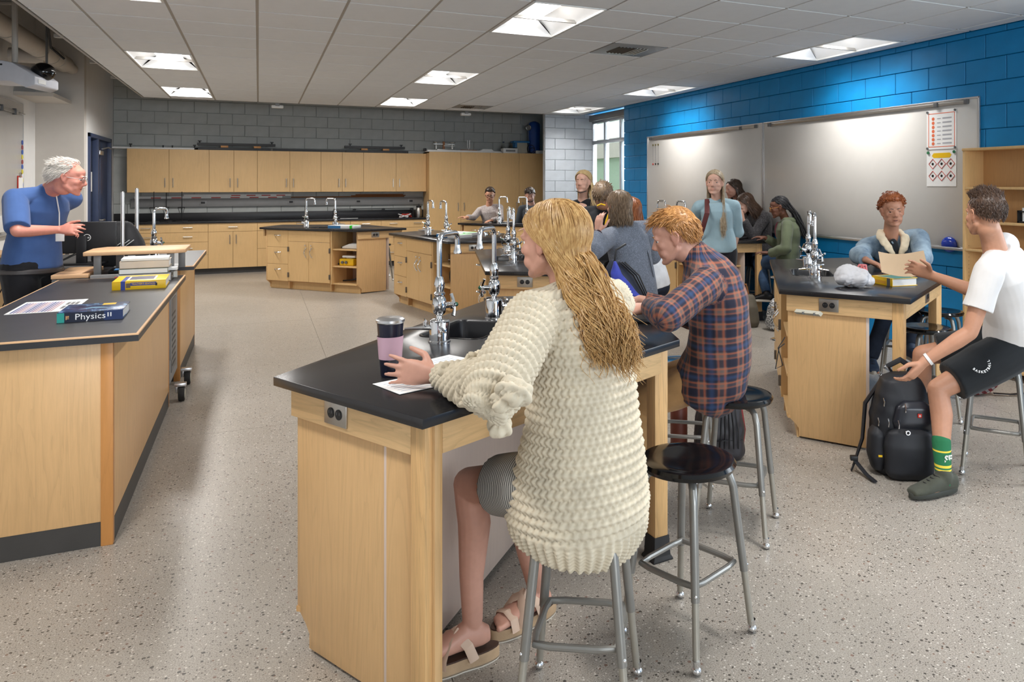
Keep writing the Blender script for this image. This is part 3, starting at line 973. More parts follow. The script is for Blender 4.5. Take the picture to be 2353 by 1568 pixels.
# filler between the wall cabinets and the door wall is open wall; wiring trough under the wall cabinets
tr = thing('wiring_trough', 'grey metal wiring trough with outlets under the wall cabinets', 'raceway', (0, YB - 0.013, 0))
MB().box(-2.0, 2.98, -0.05, 0, 1.16, 1.30).build('cover', M['steel_grey'], tr, 0.004)
for x in (-0.9, 0.55, 1.75, 2.75):
    MB().box(x - 0.06, x + 0.06, -0.056, -0.05, 1.19, 1.27).build('plate', M['steel_grey'], tr, 0.002)
    MB().box(x - 0.032, x + 0.032, -0.060, -0.056, 1.215, 1.25).build('outlet', M['black'], tr, 0.003)
MB().box(-2.0, 2.98, -0.055, 0, 1.300, 1.308).build('ledge', M['steel_grey'], tr)
# sticks lying on the trough ledge
for k, (x0, x1, z, lb) in enumerate(((-1.95, 0.4, 1.309, 'white metre stick with red blocks, front one on the grey trough'), (-1.2, 0.55, 1.345, 'white metre stick with red blocks, rear one on the grey trough'))):
    t = thing('red_white_stick', lb, 'ruler', (0, YB - 0.045 + k * 0.016, z), 0, 'red and white metre sticks')
    MB().box(x0, x1, -0.006, 0.006, 0, 0.04 if k == 0 else 0.035).build('stick', M['white'], t)
    mb = MB()
    for q in range(7):
        a = x0 + 0.25 + q * 0.31 if k == 0 else x0 + 0.75 + q * 0.30 / 1.2
        if a + 0.15 < x1: mb.box(a, a + 0.15, -0.0075, 0.0, 0.004, 0.021)
    mb.build('red_block', M['red'], t)
for k, (x0, x1, dz) in enumerate(((0.55, 1.6, 0), (1.0, 2.62, 0.0), (1.62, 2.65, 0.02), (1.7, 2.6, 0.04))):
    o = MB().cyl((x0, 0, 0), (x1, 0, 0.002), 0.010, n=8).build('dowel', M['brown_wood'], loc=(0, YB - 0.028 - (k % 2) * 0.022, 1.320 + dz))
    tag(o, ('brown wooden dowel nearest the red white sticks on the trough ledge', 'longest brown dowel on the trough ledge, rear one', 'upper brown dowel right of the middle on the trough ledge', 'topmost short brown dowel under the right wall cabinets')[k], 'dowel', 'brown dowels on the trough ledge')
lv = thing('spirit_level', 'long black spirit level leaning on the backsplash, right end of the back counter', 'level', (1.30, YB - 0.06, 0.915))
MB().box(0, 1.5, -0.01, 0.01, 0.165, 0.18).box(0, 1.5, -0.01, 0.01, 0.135, 0.14).box(0, 0.02, -0.012, 0.012, 0.0, 0.18).box(1.48, 1.5, -0.012, 0.012, 0.0, 0.18).build('frame', M['black'], lv)
for x in (0.38, 0.92, 1.46): MB().cyl((x, -0.02, 0.155), (x, 0.02, 0.155), 0.028, n=14).build('vial', M['black'], lv)
jr = thing('metal_jar', 'dull metal jar with a black lid, right end of the back counter', 'jar', (2.86, YF + 0.30, 0.915))
MB().lathe([(0.055, 0), (0.06, 0.02), (0.06, 0.15), (0.045, 0.18), (0.045, 0.19)], 20).build('jar_body', M['steel'], jr)
MB().lathe([(0.05, 0.19), (0.05, 0.22), (0.02, 0.225), (0.012, 0.26), (0.002, 0.262)], 16).build('jar_lid', M['black'], jr)
rc = thing('cord_bundle', 'red and white cord bundle beside the metal jar', 'cord', (2.58, YF + 0.22, 0.925))
pts = [(0.10 * math.cos(a * 1.0) + 0.03 * math.sin(a * 2.3), 0.05 * math.sin(a), 0.03 + 0.03 * math.sin(a * 1.7)) for a in [k * 0.5 for k in range(40)]]
MB().tube(pts[:20], 0.010, 6).build('red_cord', M['red'], rc)
MB().tube(pts[18:], 0.010, 6).build('white_cord', M['white'], rc)
rt = thing('wooden_ruler', 'pale wooden ruler lying on the middle of the back counter', 'ruler', (1.55, YF + 0.25, 0.915))
MB().box(-0.16, 0.16, -0.015, 0.015, 0, 0.006).build('ruler', M['paper'], rt)
MB().box(-0.16, 0.16, 0.011, 0.0155, 0.006, 0.0065).build('scale', M['steel_grey'], rt)
# ring stands at the left end
for k, (x, y) in enumerate(((-1.62, 15.05), (-1.45, 15.2), (-2.05, 15.1), (-1.2, 15.02))):
    t = thing('ring_stand', ('black ring stand with a clamp, left of the two silver poles', 'black ring stand with a clamp between the two silver poles', 'plain black rod stand in the corner beside the door wall', 'black ring stand with a clamp right of the silver poles')[k], 'stand', (x, y, 0.915), 0, 'ring stands at the left end of the back counter')
    MB().box(-0.09, 0.09, -0.06, 0.06, 0, 0.012).build('base', M['black'], t, 0.003)
    MB().cyl((0.0, 0.03, 0.012), (0.0, 0.03, 0.52), 0.006, n=8).build('rod', M['black'], t)
    if k != 2:
        MB().tube([(0, 0.03, 0.25), (0, -0.04, 0.25)], 0.006, 6).tube(arc((0.0, -0.09, 0.25), 0.05, 0, 2 * PI, 16, (1, 0, 0), (0, 1, 0)), 0.005, 6).build('ring', M['black'], t)
        MB().tube([(-0.05, -0.09, 0.25), (-0.02, -0.09, 0.13), (0.02, -0.09, 0.13), (0.05, -0.09, 0.25)], 0.004, 6).build('clamp', M['black'], t)

# ================================================================= things on top of the cabinets
def track(x0, x1, y, z, lb, tilt=0.0, feet=()):
    t = thing('dynamics_track', lb, 'track', (x0, y, z), 0, 'black tracks on top of the wall cabinets')
    L = x1 - x0
    Mt = Matrix.Rotation(-tilt, 4, 'Y')
    MB().box(0, L, -0.05, 0.05, 0.0, 0.012, Mt).box(0, L, -0.05, -0.04, 0.012, 0.045, Mt).box(0, L, 0.04, 0.05, 0.012, 0.045, Mt).box(0, L, -0.01, 0.01, 0.012, 0.03, Mt).build('rail', M['black'], t)
    for f in feet:
        MB().cyl((f, -0.03, 0.045), (f, -0.03, 0.075), 0.012, n=8, M=Mt).box(f - 0.03, f + 0.03, -0.04, -0.02, 0.07, 0.085, Mt).build('foot', M['black'], t)
    return t


def wedge(x, y, z, lb):
    o = MB().box(-0.06, 0.06, -0.045, 0.045, 0, 0.036).build('wood_block', M['honey'], bevel=0.002, loc=(x, y, z))
    tag(o, lb, 'block', 'wood blocks between the tracks')


ZT = uz1
fb = thing('storage_board', 'long white panel lying on the leftmost wall cabinets', 'panel', (0, 15.30, ZT))
MB().box(-2.24, -0.97, -0.13, 0.13, 0.0, 0.028).build('slab', M['white'], fb, 0.004)
MB().box(-0.985, -0.965, -0.13, 0.13, -0.0, 0.03).build('end_cap', M['steel_grey'], fb)
for x, w, lb in ((-1.98, 2, 'leftmost track stop on the white panel over the wall cabinets'), (-1.50, 1, 'second track stop from the door on the white panel'), (-1.36, 1, 'third track stop from the door on the white panel'), (-1.02, 2, 'track stop at the end of the white panel, touching the tracks')):
    o = MB().cyl((0, 0, 0), (0, 0, 0.012 + 0.02 * w), 0.010, n=8).box(-0.012 * w, 0.012 * w, -0.01, 0.01, 0.01 + 0.016 * w, 0.026 + 0.018 * w).build('track_bumper', M['black'], loc=(x, 15.24, ZT + 0.028))
    tag(o, lb, 'stop', 'track stops on the white panel')
track(-1.02, 0.20, 15.22, ZT, 'lower track of the left pile on the wall cabinets')
track(-0.98, 0.28, 15.24, ZT + 0.083, 'upper track of the left pile, resting on wood blocks', 0.0, (0.04, 1.2))
wedge(-0.55, 15.23, ZT + 0.046, 'left wood block under the upper track of the left pile')
wedge(-0.02, 15.23, ZT + 0.046, 'right wood block under the upper track of the left pile')
track(0.24, 1.48, 15.22, ZT, 'single long track in the middle, lying flat on the wall cabinets')
track(1.50, 2.66, 15.22, ZT, 'lower track of the right pile on the wall cabinets')
track(1.48, 2.60, 15.24, ZT + 0.083, 'upper track of the right pile, resting on wood blocks', 0.0, (0.1, 1.05))
wedge(1.84, 15.23, ZT + 0.046, 'left wood block under the upper track of the right pile')
wedge(2.24, 15.23, ZT + 0.046, 'right wood block under the upper track of the right pile')
ZC = 2.2
wt = thing('white_shelf_board', 'white board lying along the top of the first tall cupboard', 'board', (0, 15.05, ZC))
MB().box(2.98, 4.32, -0.14, 0.14, 0.0, 0.04).build('slab', M['white'], wt, 0.006)
MB().box(2.93, 2.98, -0.05, 0.03, 0.02, 0.07).build('end_clamp', M['black'], wt, 0.006)
bal = thing('beam_balance', 'old metal beam balance on the white board above the tall cupboard', 'balance', (3.32, 15.02, ZC + 0.04))
MB().box(-0.14, 0.14, -0.06, 0.06, 0, 0.02).build('base', M['steel'], bal, 0.004)
MB().box(-0.02, 0.02, -0.02, 0.02, 0.02, 0.17).build('column', M['brown_wood'], bal)
MB().box(-0.20, 0.22, -0.015, 0.015, 0.11, 0.125).box(0.0, 0.22, -0.03, -0.02, 0.08, 0.09).build('beam', M['steel'], bal)
for x in (-0.15, 0.17): MB().lathe([(0.06, 0), (0.065, 0.012)], 18, Matrix.Translation((x, 0, 0.145))).cyl((x, 0, 0.02), (x, 0, 0.145), 0.012, n=8).build('pan', M['steel'], bal)
tf = thing('tuning_fork', 'tall silver tuning fork on a wooden box above the tall cupboard', 'tuning fork', (3.82, 15.02, ZC + 0.04))
MB().box(-0.16, 0.16, -0.05, 0.05, 0, 0.015).build('resonance_box', M['brown_wood'], tf, 0.002)
MB().tube([(-0.022, 0, 0.21), (-0.022, 0, 0.07), (-0.012, 0, 0.045), (0, 0, 0.035), (0.012, 0, 0.045), (0.022, 0, 0.07), (0.022, 0, 0.21)], 0.006, 8).cyl((0, 0, 0.0), (0, 0, 0.04), 0.006, n=8).build('fork', M['alu'], tf)
for k, x in enumerate((4.18, 4.36)):
    o = MB().box(-0.12, 0.12, -0.1, 0.1, 0, 0.02).box(-0.10, 0.10, -0.1, 0.08, 0.02, 0.032).build('flat_tray', M['paper'], bevel=0.003, loc=(x, 15.02, ZC + (0.04 if k == 0 else 0.0)))
    tag(o, ('flat pale tray on the end of the white board', 'flat pale tray beside the end of the white board, on the cupboard')[k], 'tray')
bx = thing('white_carton', 'small white carton on the second tall cupboard', 'carton', (4.66, 15.0, ZC))
MB().box(-0.15, 0.15, -0.1, 0.1, 0, 0.10).build('carton_body', M['white'], bx, 0.003)
MB().box(-0.10, 0.10, -0.1008, -0.1, 0.03, 0.07).build('print', M['steel_grey'], bx)
for k, x in enumerate((4.60, 4.76)):
    t = thing('glass_flask', ('clear flask with a dark stopper behind the left end of the white carton', 'clear flask with a dark stopper between white carton and beige box')[k], 'flask', (x, 15.2, ZC), 0, 'clear flasks on the tall cupboard')
    MB().lathe([(0.055, 0), (0.06, 0.02), (0.05, 0.12), (0.02, 0.17), (0.02, 0.225)], 18).build('bulb', M['glass'], t)
    MB().cyl((0, 0, 0.225), (0, 0, 0.25), 0.018, n=10).build('stopper', M['navy_paint'], t)
b2 = thing('beige_bin', 'beige box with a blue lid on the second tall cupboard', 'box', (4.93, 15.06, ZC))
MB().box(-0.11, 0.11, -0.1, 0.1, 0, 0.22).build('box_body', M['beige_box'], b2, 0.004)
MB().box(-0.19, 0.16, -0.12, 0.12, 0.22, 0.26).box(-0.15, -0.11, -0.10, 0.10, 0.12, 0.22).build('lid', M['blue_bin'], b2, 0.012)
ga = thing('pulley_stand', 'thin stand with a round silver gauge beside the blue dust cover', 'stand', (5.04, 14.98, ZC))
MB().cyl((0.03, 0, 0), (0.03, 0, 0.50), 0.005, n=8).box(-0.05, 0.09, -0.05, 0.05, 0, 0.012).build('post', M['steel_dark'], ga)
MB().tube(arc((0.03, 0, 0.54), 0.05, 0, 2 * PI, 20), 0.012, 8).cyl((0.03, -0.008, 0.54), (0.03, 0.008, 0.54), 0.04, n=18).build('gauge', M['steel'], ga)
MB().tube(arc((0.07, -0.03, 0.1), 0.08, 0, 2 * PI, 18), 0.006, 6).tube(arc((0.1, -0.05, 0.06), 0.06, 0.4, 2 * PI, 18), 0.006, 6).build('coil', M['cable'], ga)
dc = thing('covered_instrument', 'tall instrument under a dark blue dust cover on the last tall cupboard', 'instrument', (5.22, 15.05, ZC))
rings = []
for z, rx, ry in ((0, 0.13, 0.10), (0.08, 0.125, 0.10), (0.3, 0.125, 0.10), (0.5, 0.13, 0.10), (0.62, 0.12, 0.095), (0.66, 0.09, 0.07), (0.68, 0.03, 0.03)):
    rings.append([(rx * (1 + 0.06 * math.sin(5 * a) * (z < 0.6)) * math.cos(a), ry * (1 + 0.08 * math.sin(4 * a + 1)) * math.sin(a), z) for a in [2 * PI * k / 28 for k in range(28)]])
MB().rings(rings).build('dust_cover', M['blue_bag'], dc)
MB().box(-0.15, 0.15, -0.12, 0.12, 0, 0.012).build('foot_board', M['steel_grey'], dc)
o = MB().box(-0.09, 0.09, -0.06, 0.06, 0, 0.06).box(-0.08, 0.08, -0.06, 0.06, 0.06, 0.066).build('small_carton', M['white'], bevel=0.003, loc=(5.30, 14.95, ZC))
tag(o, 'small white carton in front of the blue dust cover', 'carton')

# ================================================================= lab islands
IA, IB = 0.765, 1.328
IL = 1.847759 * IB - 0.765367 * IA


def island_poly(inset=0.0):
    P = [Vector((0, 0)), Vector((IL, 0))]
    for ang, l in ((67.5, IA), (157.5, IB), (202.5, IB)):
        P.append(P[-1] + l * Vector((math.cos(math.radians(ang)), math.sin(math.radians(ang)))))
    if inset == 0: return P
    n = 5
    lines = []
    for i in range(n):
        a, b = P[i], P[(i + 1) % n]
        d = (b - a).normalized()
        nrm = Vector((-d.y, d.x))
        lines.append((a + nrm * inset, d))
    out = []
    for i in range(n):
        (p, d), (q, e) = lines[i - 1], lines[i]
        den = d.x * e.y - d.y * e.x
        tt = ((q.x - p.x) * e.y - (q.y - p.y) * e.x) / den
        out.append(p + d * tt)
    return out


ZTOP, TTH = 0.914, 0.030


def seg_box(mb, p, q, th, z0, z1):
    """board along p->q with thickness th to its left (inside)"""
    d = (q - p).normalized()
    n = Vector((-d.y, d.x)) * th
    return mb.prism([tuple(p), tuple(q), tuple(q + n), tuple(p + n)], z0, z1)


def outlet_plate(parent, p, d, z, w=0.118, h=0.076):
    """steel duplex plate on a rail; p point on face, d unit vector along face (outside to the right of d)"""
    n = Vector((d.y, -d.x))
    X = Vector((d.x, d.y, 0)); Y = Vector((n.x, n.y, 0))
    Mt = Matrix(((X.x, Y.x, 0, p.x), (X.y, Y.y, 0, p.y), (0, 0, 1, z), (0, 0, 0, 1)))
    mb = MB().box(-w / 2, w / 2, -0.001, 0.006, -h / 2, h / 2, Mt)
    o = mb.build('outlet_plate', M['steel'], parent, 0.002)
    for sx in (-0.021, 0.021):
        mb = MB()
        mb.tube([(sx, 0.005, 0), (sx, 0.0085, 0)], 0.0165, 16, M=Mt)
        mb.build('receptacle', M['black'], o)
        mb = MB()
        mb.box(sx - 0.008, sx - 0.005, 0.0085, 0.0092, -0.001, 0.008, Mt).box(sx + 0.005, sx + 0.008, 0.0085, 0.0092, -0.001, 0.008, Mt)
        mb.build('slots', M['steel_dark'], o)
    return o


def faucet(label, group=None):
    """chrome gooseneck with turret base; spout reaches along local +x"""
    t = thing('faucet', label, 'faucet', (0, 0, 0), 0, group)
    MB().lathe([(0.045, 0), (0.045, 0.004), (0.041, 0.008), (0.041, 0.082), (0.038, 0.09), (0.02, 0.094)], 28).build('turret', M['chrome'], t)
    MB().lathe([(0.014, 0.092), (0.012, 0.105), (0.024, 0.118), (0.030, 0.150), (0.026, 0.175), (0.018, 0.185), (0.023, 0.192), (0.023, 0.198), (0.017, 0.204),
                (0.020, 0.22), (0.022, 0.235), (0.015, 0.262), (0.0135, 0.265)], 20).build('valve_body', M['chrome'], t)
    pts = [(0, 0, 0.26), (0, 0, 0.40)] + arc((0.035, 0, 0.400), 0.035, PI, PI / 2, 6) + [(0.12, 0, 0.4355)] + arc((0.135, 0, 0.405), 0.030, PI / 2, 0, 6) + [(0.166, 0, 0.375)]
    MB().tube(pts, 0.0115, 14).build('riser_spout', M['chrome'], t)
    MB().lathe([(0.0125, 0.03), (0.013, 0.012), (0.018, 0.0), (0.017, -0.008), (0.010, -0.009)], 16, Matrix.Translation((0.166, 0, 0.352))).build('spout_tip', M['chrome'], t)
    ax = Vector((0.55, -0.83, 0.05)).normalized()
    st = Vector((0, 0, 0.145))
    h = MB().tube([st, st + ax * 0.055], [0.014, 0.011], 12)
    c = st + ax * 0.058
    u = ax.orthogonal().normalized()
    w = ax.cross(u)
    for q in range(4):
        a = q * PI / 2 + 0.5
        dv = u * math.cos(a) + w * math.sin(a)
        h.tube([c, c + dv * 0.022, c + dv * 0.046 - ax * 0.006], [0.008, 0.006, 0.0075], 8)
    h.ell(tuple(c), 0.013, 10, 8)
    hh = h.build('cross_handle', M['chrome'], t)
    MB().ell(tuple(c + ax * 0.010), (0.009, 0.009, 0.009), 10, 8).build('index_cap', plain_cap, hh)
    for k, (dx, dy) in enumerate(((-0.80, -0.60), (-0.55, 0.83))):
        d = Vector((dx, dy, 0)).normalized()
        p0 = Vector((0, 0, 0.060)) + d * 0.038
        mb = MB().tube([p0, p0 + d * 0.03], [0.012, 0.009], 10).tube([p0 + d * 0.03, p0 + d * 0.055, p0 + d * 0.10], [0.0085, 0.0065, 0.004], 10)
        mb.tube([p0 + d * 0.02, p0 + d * 0.02 + Vector((0, 0, 0.028))], 0.007, 8)
        side = Vector((-d.y, d.x, 0))
        mb.tube([p0 + d * 0.02 + Vector((0, 0, 0.030)) - side * 0.026, p0 + d * 0.02 + Vector((0, 0, 0.030)) + side * 0.026], [0.004, 0.006], 8)
        mb.build('gas_nozzle', M['chrome'], t)
    return t


plain_cap = plain('green_index', srgb(20, 84, 60), 0.3)
fproto = [None]


def place_faucet(x, y, z, rot, label):
    if fproto[0] is None:
        fproto[0] = faucet(label, 'chrome gooseneck lab faucets')
        o = fproto[0]
    else:
        o = copy_tree(fproto[0])
    o.location = (x, y, z)
    o.rotation_euler = (0, 0, rot)
    tag(o, label, 'faucet', 'chrome gooseneck lab faucets')
    return o


def island(key, x, y, deg, label, panel=0.62, faucet_labels=('', ''), power=False, contents=False, cabinet=None):
    rot = math.radians(deg)
    t = thing('lab_bench', label, 'lab bench', (x, y, 0), rot, 'five sided lab benches')
    P0 = island_poly()
    zt = ZTOP - TTH
    # worktop with a sink cut-out, built as four prisms round the hole
    sx0, sx1, sy0, sy1 = IL / 2 - 0.20, IL / 2 + 0.20, 0.13, 0.41
    bm = bmesh.new()
    outer = [bm.verts.new((p.x, p.y, ZTOP)) for p in P0]
    rr = 0.045
    hole = []
    for cx, cy, a0 in ((sx1 - rr, sy1 - rr, 0), (sx0 + rr, sy1 - rr, PI / 2), (sx0 + rr, sy0 + rr, PI), (sx1 - rr, sy0 + rr, 1.5 * PI)):
        for q in range(5): hole.append((cx + rr * math.cos(a0 + q * PI / 8), cy + rr * math.sin(a0 + q * PI / 8)))
    inner = [bm.verts.new((a, b, ZTOP)) for a, b in hole]
    es = [bm.edges.new((outer[i], outer[(i + 1) % 5])) for i in range(5)] + [bm.edges.new((inner[i], inner[(i + 1) % 20])) for i in range(20)]
    bmesh.ops.triangle_fill(bm, use_beauty=True, edges=es)
    fs = [f for f in bm.faces if not (sx0 + 0.02 < f.calc_center_median().x < sx1 - 0.02 and sy0 + 0.02 < f.calc_center_median().y < sy1 - 0.02 and all(v in inner for v in f.verts))]
    bad = [f for f in bm.faces if f not in fs]
    bmesh.ops.delete(bm, geom=bad, context='FACES_ONLY')
    ex = bmesh.ops.extrude_face_region(bm, geom=bm.faces[:])
    bmesh.ops.translate(bm, vec=(0, 0, -TTH), verts=[v for v in ex['geom'] if isinstance(v, bmesh.types.BMVert)])
    bmesh.ops.recalc_face_normals(bm, faces=bm.faces[:])
    sharp = [e for e in bm.edges if len(e.link_faces) == 2 and e.calc_face_angle(0) > 1.0 and not any(v.co.length and (sx0 - .01 < v.co.x < sx1 + .01 and sy0 - .01 < v.co.y < sy1 + .01) for v in e.verts)]
    bmesh.ops.bevel(bm, geom=sharp, offset=0.0025, segments=2, profile=0.5, affect='EDGES')
    me = bpy.data.meshes.new('worktop')
    bm.to_mesh(me)
    bm.free()
    me.materials.append(M['epoxy'])
    me.shade_smooth()
    me.set_sharp_from_angle(angle=0.5)
    top = link('worktop', me, t)
    # sink bowl
    r1 = [(a, b, ZTOP - 0.004) for a, b in hole]
    cxm, cym = (sx0 + sx1) / 2, (sy0 + sy1) / 2
    sc = lambda k, z: [(cxm + (a - cxm) * k, cym + (b - cym) * k, z) for a, b in hole]
    mb = MB()
    mb.rings([sc(1.06, ZTOP + 0.001), sc(1.055, ZTOP + 0.003), sc(1.0, ZTOP + 0.001), sc(0.97, ZTOP - 0.01), sc(0.93, ZTOP - 0.17), sc(0.80, ZTOP - 0.19)][::1], cap=False)
    mb.add(sc(0.80, ZTOP - 0.19), [tuple(range(20))])
    mb.build('sink_bowl', M['sink'], t)
    # rails
    Pi = island_poly(0.045)
    edges = [(1, 2), (2, 3), (3, 4), (4, 0)]
    for a, b in edges:
        p, q = Pi[a], Pi[b]
        d = (q - p).normalized()
        pa = p + d * (0.0 if a == 1 else 0.064)
        qb = q - d * (0.0 if b == 0 else 0.064)
        if a == 3: pa = p + d * 0.05
        if b == 3: qb = q - d * 0.05
        mid = (pa + qb) / 2
        L = (qb - pa).length
        me = mesh_of(MB().box(-L / 2, L / 2, 0, 0.022, zt - 0.105, zt), 'apron', M['maple_x'], 0.003)
        ap = link('apron', me, t, (mid.x, mid.y, 0), (0, 0, math.atan2(d.y, d.x)))
        if a != 4:
            f = 0.42 if a == 1 else 0.55
            pp = pa + (qb - pa) * f
            ld = (pp - mid).length * (1 if (pp - mid).dot(d) > 0 else -1)
            outlet_plate(ap, Vector((ld, 0)), Vector((1, 0)), zt - 0.05)
    # legs
    for i in (2, 3, 4):
        p = Pi[i]
        dn = (Pi[(i + 1) % 5] - p).normalized()
        dp = (Pi[i - 1] - p).normalized()
        if i == 3:
            bis = (dn + dp).normalized()
            ctr = p + bis * 0.046
            ang = math.atan2(bis.y, bis.x) + PI / 4
        else:
            ctr = p + (dn + dp) * 0.032
            ang = math.atan2(dn.y, dn.x)
        me = mesh_of(MB().box(-0.032, 0.032, -0.032, 0.032, 0.075, zt), 'leg', M['maple_leg'], 0.003)
        lg = link('leg', me, t, (ctr.x, ctr.y, 0), (0, 0, ang))
        mb = MB()
        mb.rings([[(sx * k, sy * k, z) for sx, sy in ((-1, -1), (1, -1), (1, 1), (-1, 1))] for k, z in ((0.048, 0), (0.048, 0.008), (0.040, 0.02), (0.0365, 0.10))])
        mb.build('boot', M['rubber'], lg, 0.002)
    # casework under the long edge
    dep = 0.51
    sl = math.tan(math.radians(22.5))
    x0, x1 = 0.045, IL - 0.045
    yf = 0.035
    u0, u1, u2, u3 = 0.10, 0.535, 1.335, IL - 0.045
    s2 = 0.7071
    notch = [(yf + 0.07, 0.0), (yf + 0.07, 0.055), (yf, 0.115)]
    # carcass back, floor and partitions
    body = MB()
    xb = Pi[1].x + (dep - Pi[1].y) * 0.4142 - 0.03
    back = [(x0 + 0.02, dep - 0.018), (xb, dep - 0.018), (xb, dep), (x0 + 0.02, dep)]
    body.prism(back, 0.02, zt)
    body.build('back_panel', M['panel_grey'], t, 0.001)
    MB().box(u0 + 0.02, u3, yf + 0.075, yf + 0.09, 0, 0.118).build('toe_kick', M['maple_cab'], t)
    cb = MB().box(u0 + 0.02, u3, yf + 0.02, dep - 0.02, 0.115, 0.133)
    for xx in (u1, u2): cb.box(xx - 0.012, xx + 0.012, yf + 0.021, dep - 0.02, 0.02, zt)
    cb.build('carcass', M['maple_in'], t)
    # end panels with the toe notch
    for side, xa in ((0, u0), (1, u3)):
        prof = [(yf + 0.07, 0.012), (yf + 0.07, 0.06), (yf + 0.05, 0.085), (yf, 0.125), (yf, zt), (0.50, zt), (0.50, 0.012)]
        if side == 1:
            L = IA * panel
            prof = [(0.07, 0.012), (0.07, 0.06), (0.05, 0.085), (0, 0.125), (0, zt), (L, zt), (L, 0.012)]
            ang = math.radians(67.5)
            base = Pi[1] + Vector((math.cos(ang), math.sin(ang))) * 0.0 + Vector((-math.sin(ang), math.cos(ang))) * 0.024
            Mt = Matrix.Translation((base.x, base.y, 0)) @ Matrix.Rotation(ang, 4, 'Z') @ Matrix(((1, 0, 0, 0), (0, 0, 1, 0), (0, 1, 0, 0), (0, 0, 0, 1)))
            me = mesh_of(MB().prism(prof[::-1], 0, 0.02), 'end_panel', M['maple'], 0.0015)
            me.transform(Matrix(((1, 0, 0, 0), (0, 0, 1, 0), (0, 1, 0, 0), (0, 0, 0, 1))))
            link('end_panel', me, t, (base.x, base.y, 0), (0, 0, ang))
        else:
            me = mesh_of(MB().prism(prof[::-1], 0, 0.02), 'end_panel', M['maple'], 0.0015)
            me.transform(Matrix(((0, 0, 1, 0), (1, 0, 0, 0), (0, 1, 0, 0), (0, 0, 0, 1))))
            link('end_panel', me, t, (xa, 0, 0))
    # three drawers
    for k in range(3):
        z1 = zt - 0.006 - k * 0.252
        z0 = z1 - 0.252
        d = front(t, 'drawer', u0 + 0.02, u1, z0, z1, yf, M['maple_cab'], 0.02)
        link('handle', BOW_X, d, ((u0 + u1) / 2 + 0.01, yf, (z0 + z1) / 2 + 0.05))
    # sink unit
    front(t, 'false_front', u1, u2, 0.715, zt - 0.006, yf, M['maple_cab'], 0.02)
    mid = (u1 + u2) / 2
    for a, b, hx in ((u1, mid, mid - 0.055), (mid, u2, mid + 0.055)):
        d = front(t, 'door', a, b, 0.128, 0.715, yf, M['maple_cab'], 0.02)
        link('handle', BOW_Z, d, (hx, yf, 0.56))
        link('lock', KNOB, d, (hx, yf, 0.665))
        for hz in (0.22, 0.60): link('hinge', HINGE, d, (a + 0.008 if a == u1 else b - 0.002, yf, hz))
    # open shelves
    MB().box(u2 + 0.012, u2 + 0.035, yf, yf + 0.3, 0.118, zt).build('stile', M['maple_cab'], t)
    for z in (0.135, 0.385, 0.63):
        MB().prism([(u2 + 0.035, yf + 0.015), (u3 - 0.02, yf + 0.015), (u3 + 0.13, dep - 0.02), (u2 + 0.035, dep - 0.02)], z - 0.019, z).build('shelf', M['maple_cab'], t, 0.001)
    # faucets (top-level things standing on the bench)
    R4 = Matrix.Translation((x, y, 0)) @ Matrix.Rotation(rot, 4, 'Z')
    for k, (fx, fr) in enumerate(((IL / 2 - 0.28, 0.0), (IL / 2 + 0.28, PI))):
        p = R4 @ Vector((fx, 0.27, 0))
        if faucet_labels[k]: place_faucet(p.x, p.y, ZTOP, rot + fr, faucet_labels[k])
    return t, R4


ISL = {}
ISL['near'] = island('near', 1.229, 4.21, 230.636, 'large lab bench in front, where the girl in the cream sweater sits', 0.92,
                     ('faucet beyond the sink of the front bench, with a green index cap facing the camera', 'tall faucet at the camera side of the front bench sink, beside the tumbler'))
ISL['far2'] = island('far2', 0.011, 12.586, 311.93, 'lab bench by the back cabinets, with the yellow hotplate on its shelf', 0.58,
                     ('left faucet of the far bench with the yellow hotplate', 'right faucet of the far bench with the yellow hotplate'))
ISL['mid3'] = island('mid3', 1.559, 10.345, 281.46, 'lab bench with flat boxes with green ends on top, behind the front bench', 0.62,
                     ('left faucet of the bench with the white flat boxes', 'right faucet of the bench with the white flat boxes'))
ISL['t4'] = island('t4', 1.92, 7.305, 257.57, 'lab bench half hidden behind the girl in the cream sweater', 0.62,
                   ('rear faucet of the bench hidden behind the girl in the sweater', 'front faucet of the bench hidden behind the girl in the sweater'))
ISL['right5'] = island('right5', 3.957, 5.292, 234.93, 'lab bench on the right with the plastic bag on top', 0.62,
                       ('rear faucet behind the other one on the bench with the plastic bag', 'front faucet beside the sink on the bench with the plastic bag'))
ISL['t7'] = island('t7', 3.018, 12.595, 306.42, 'lab bench at the back where two young men work', 0.62,
                   ('faucet in front of the man in the pale sweater', 'faucet in front of the man in the dark sweater'))
ISL['t6'] = island('t6', 4.24, 9.105, 278.35, 'lab bench by the whiteboard where the girl with braids works', 0.50,
                   ('left of the two faucets seen above the red haired student', 'right of the two faucets seen above the red haired student'))

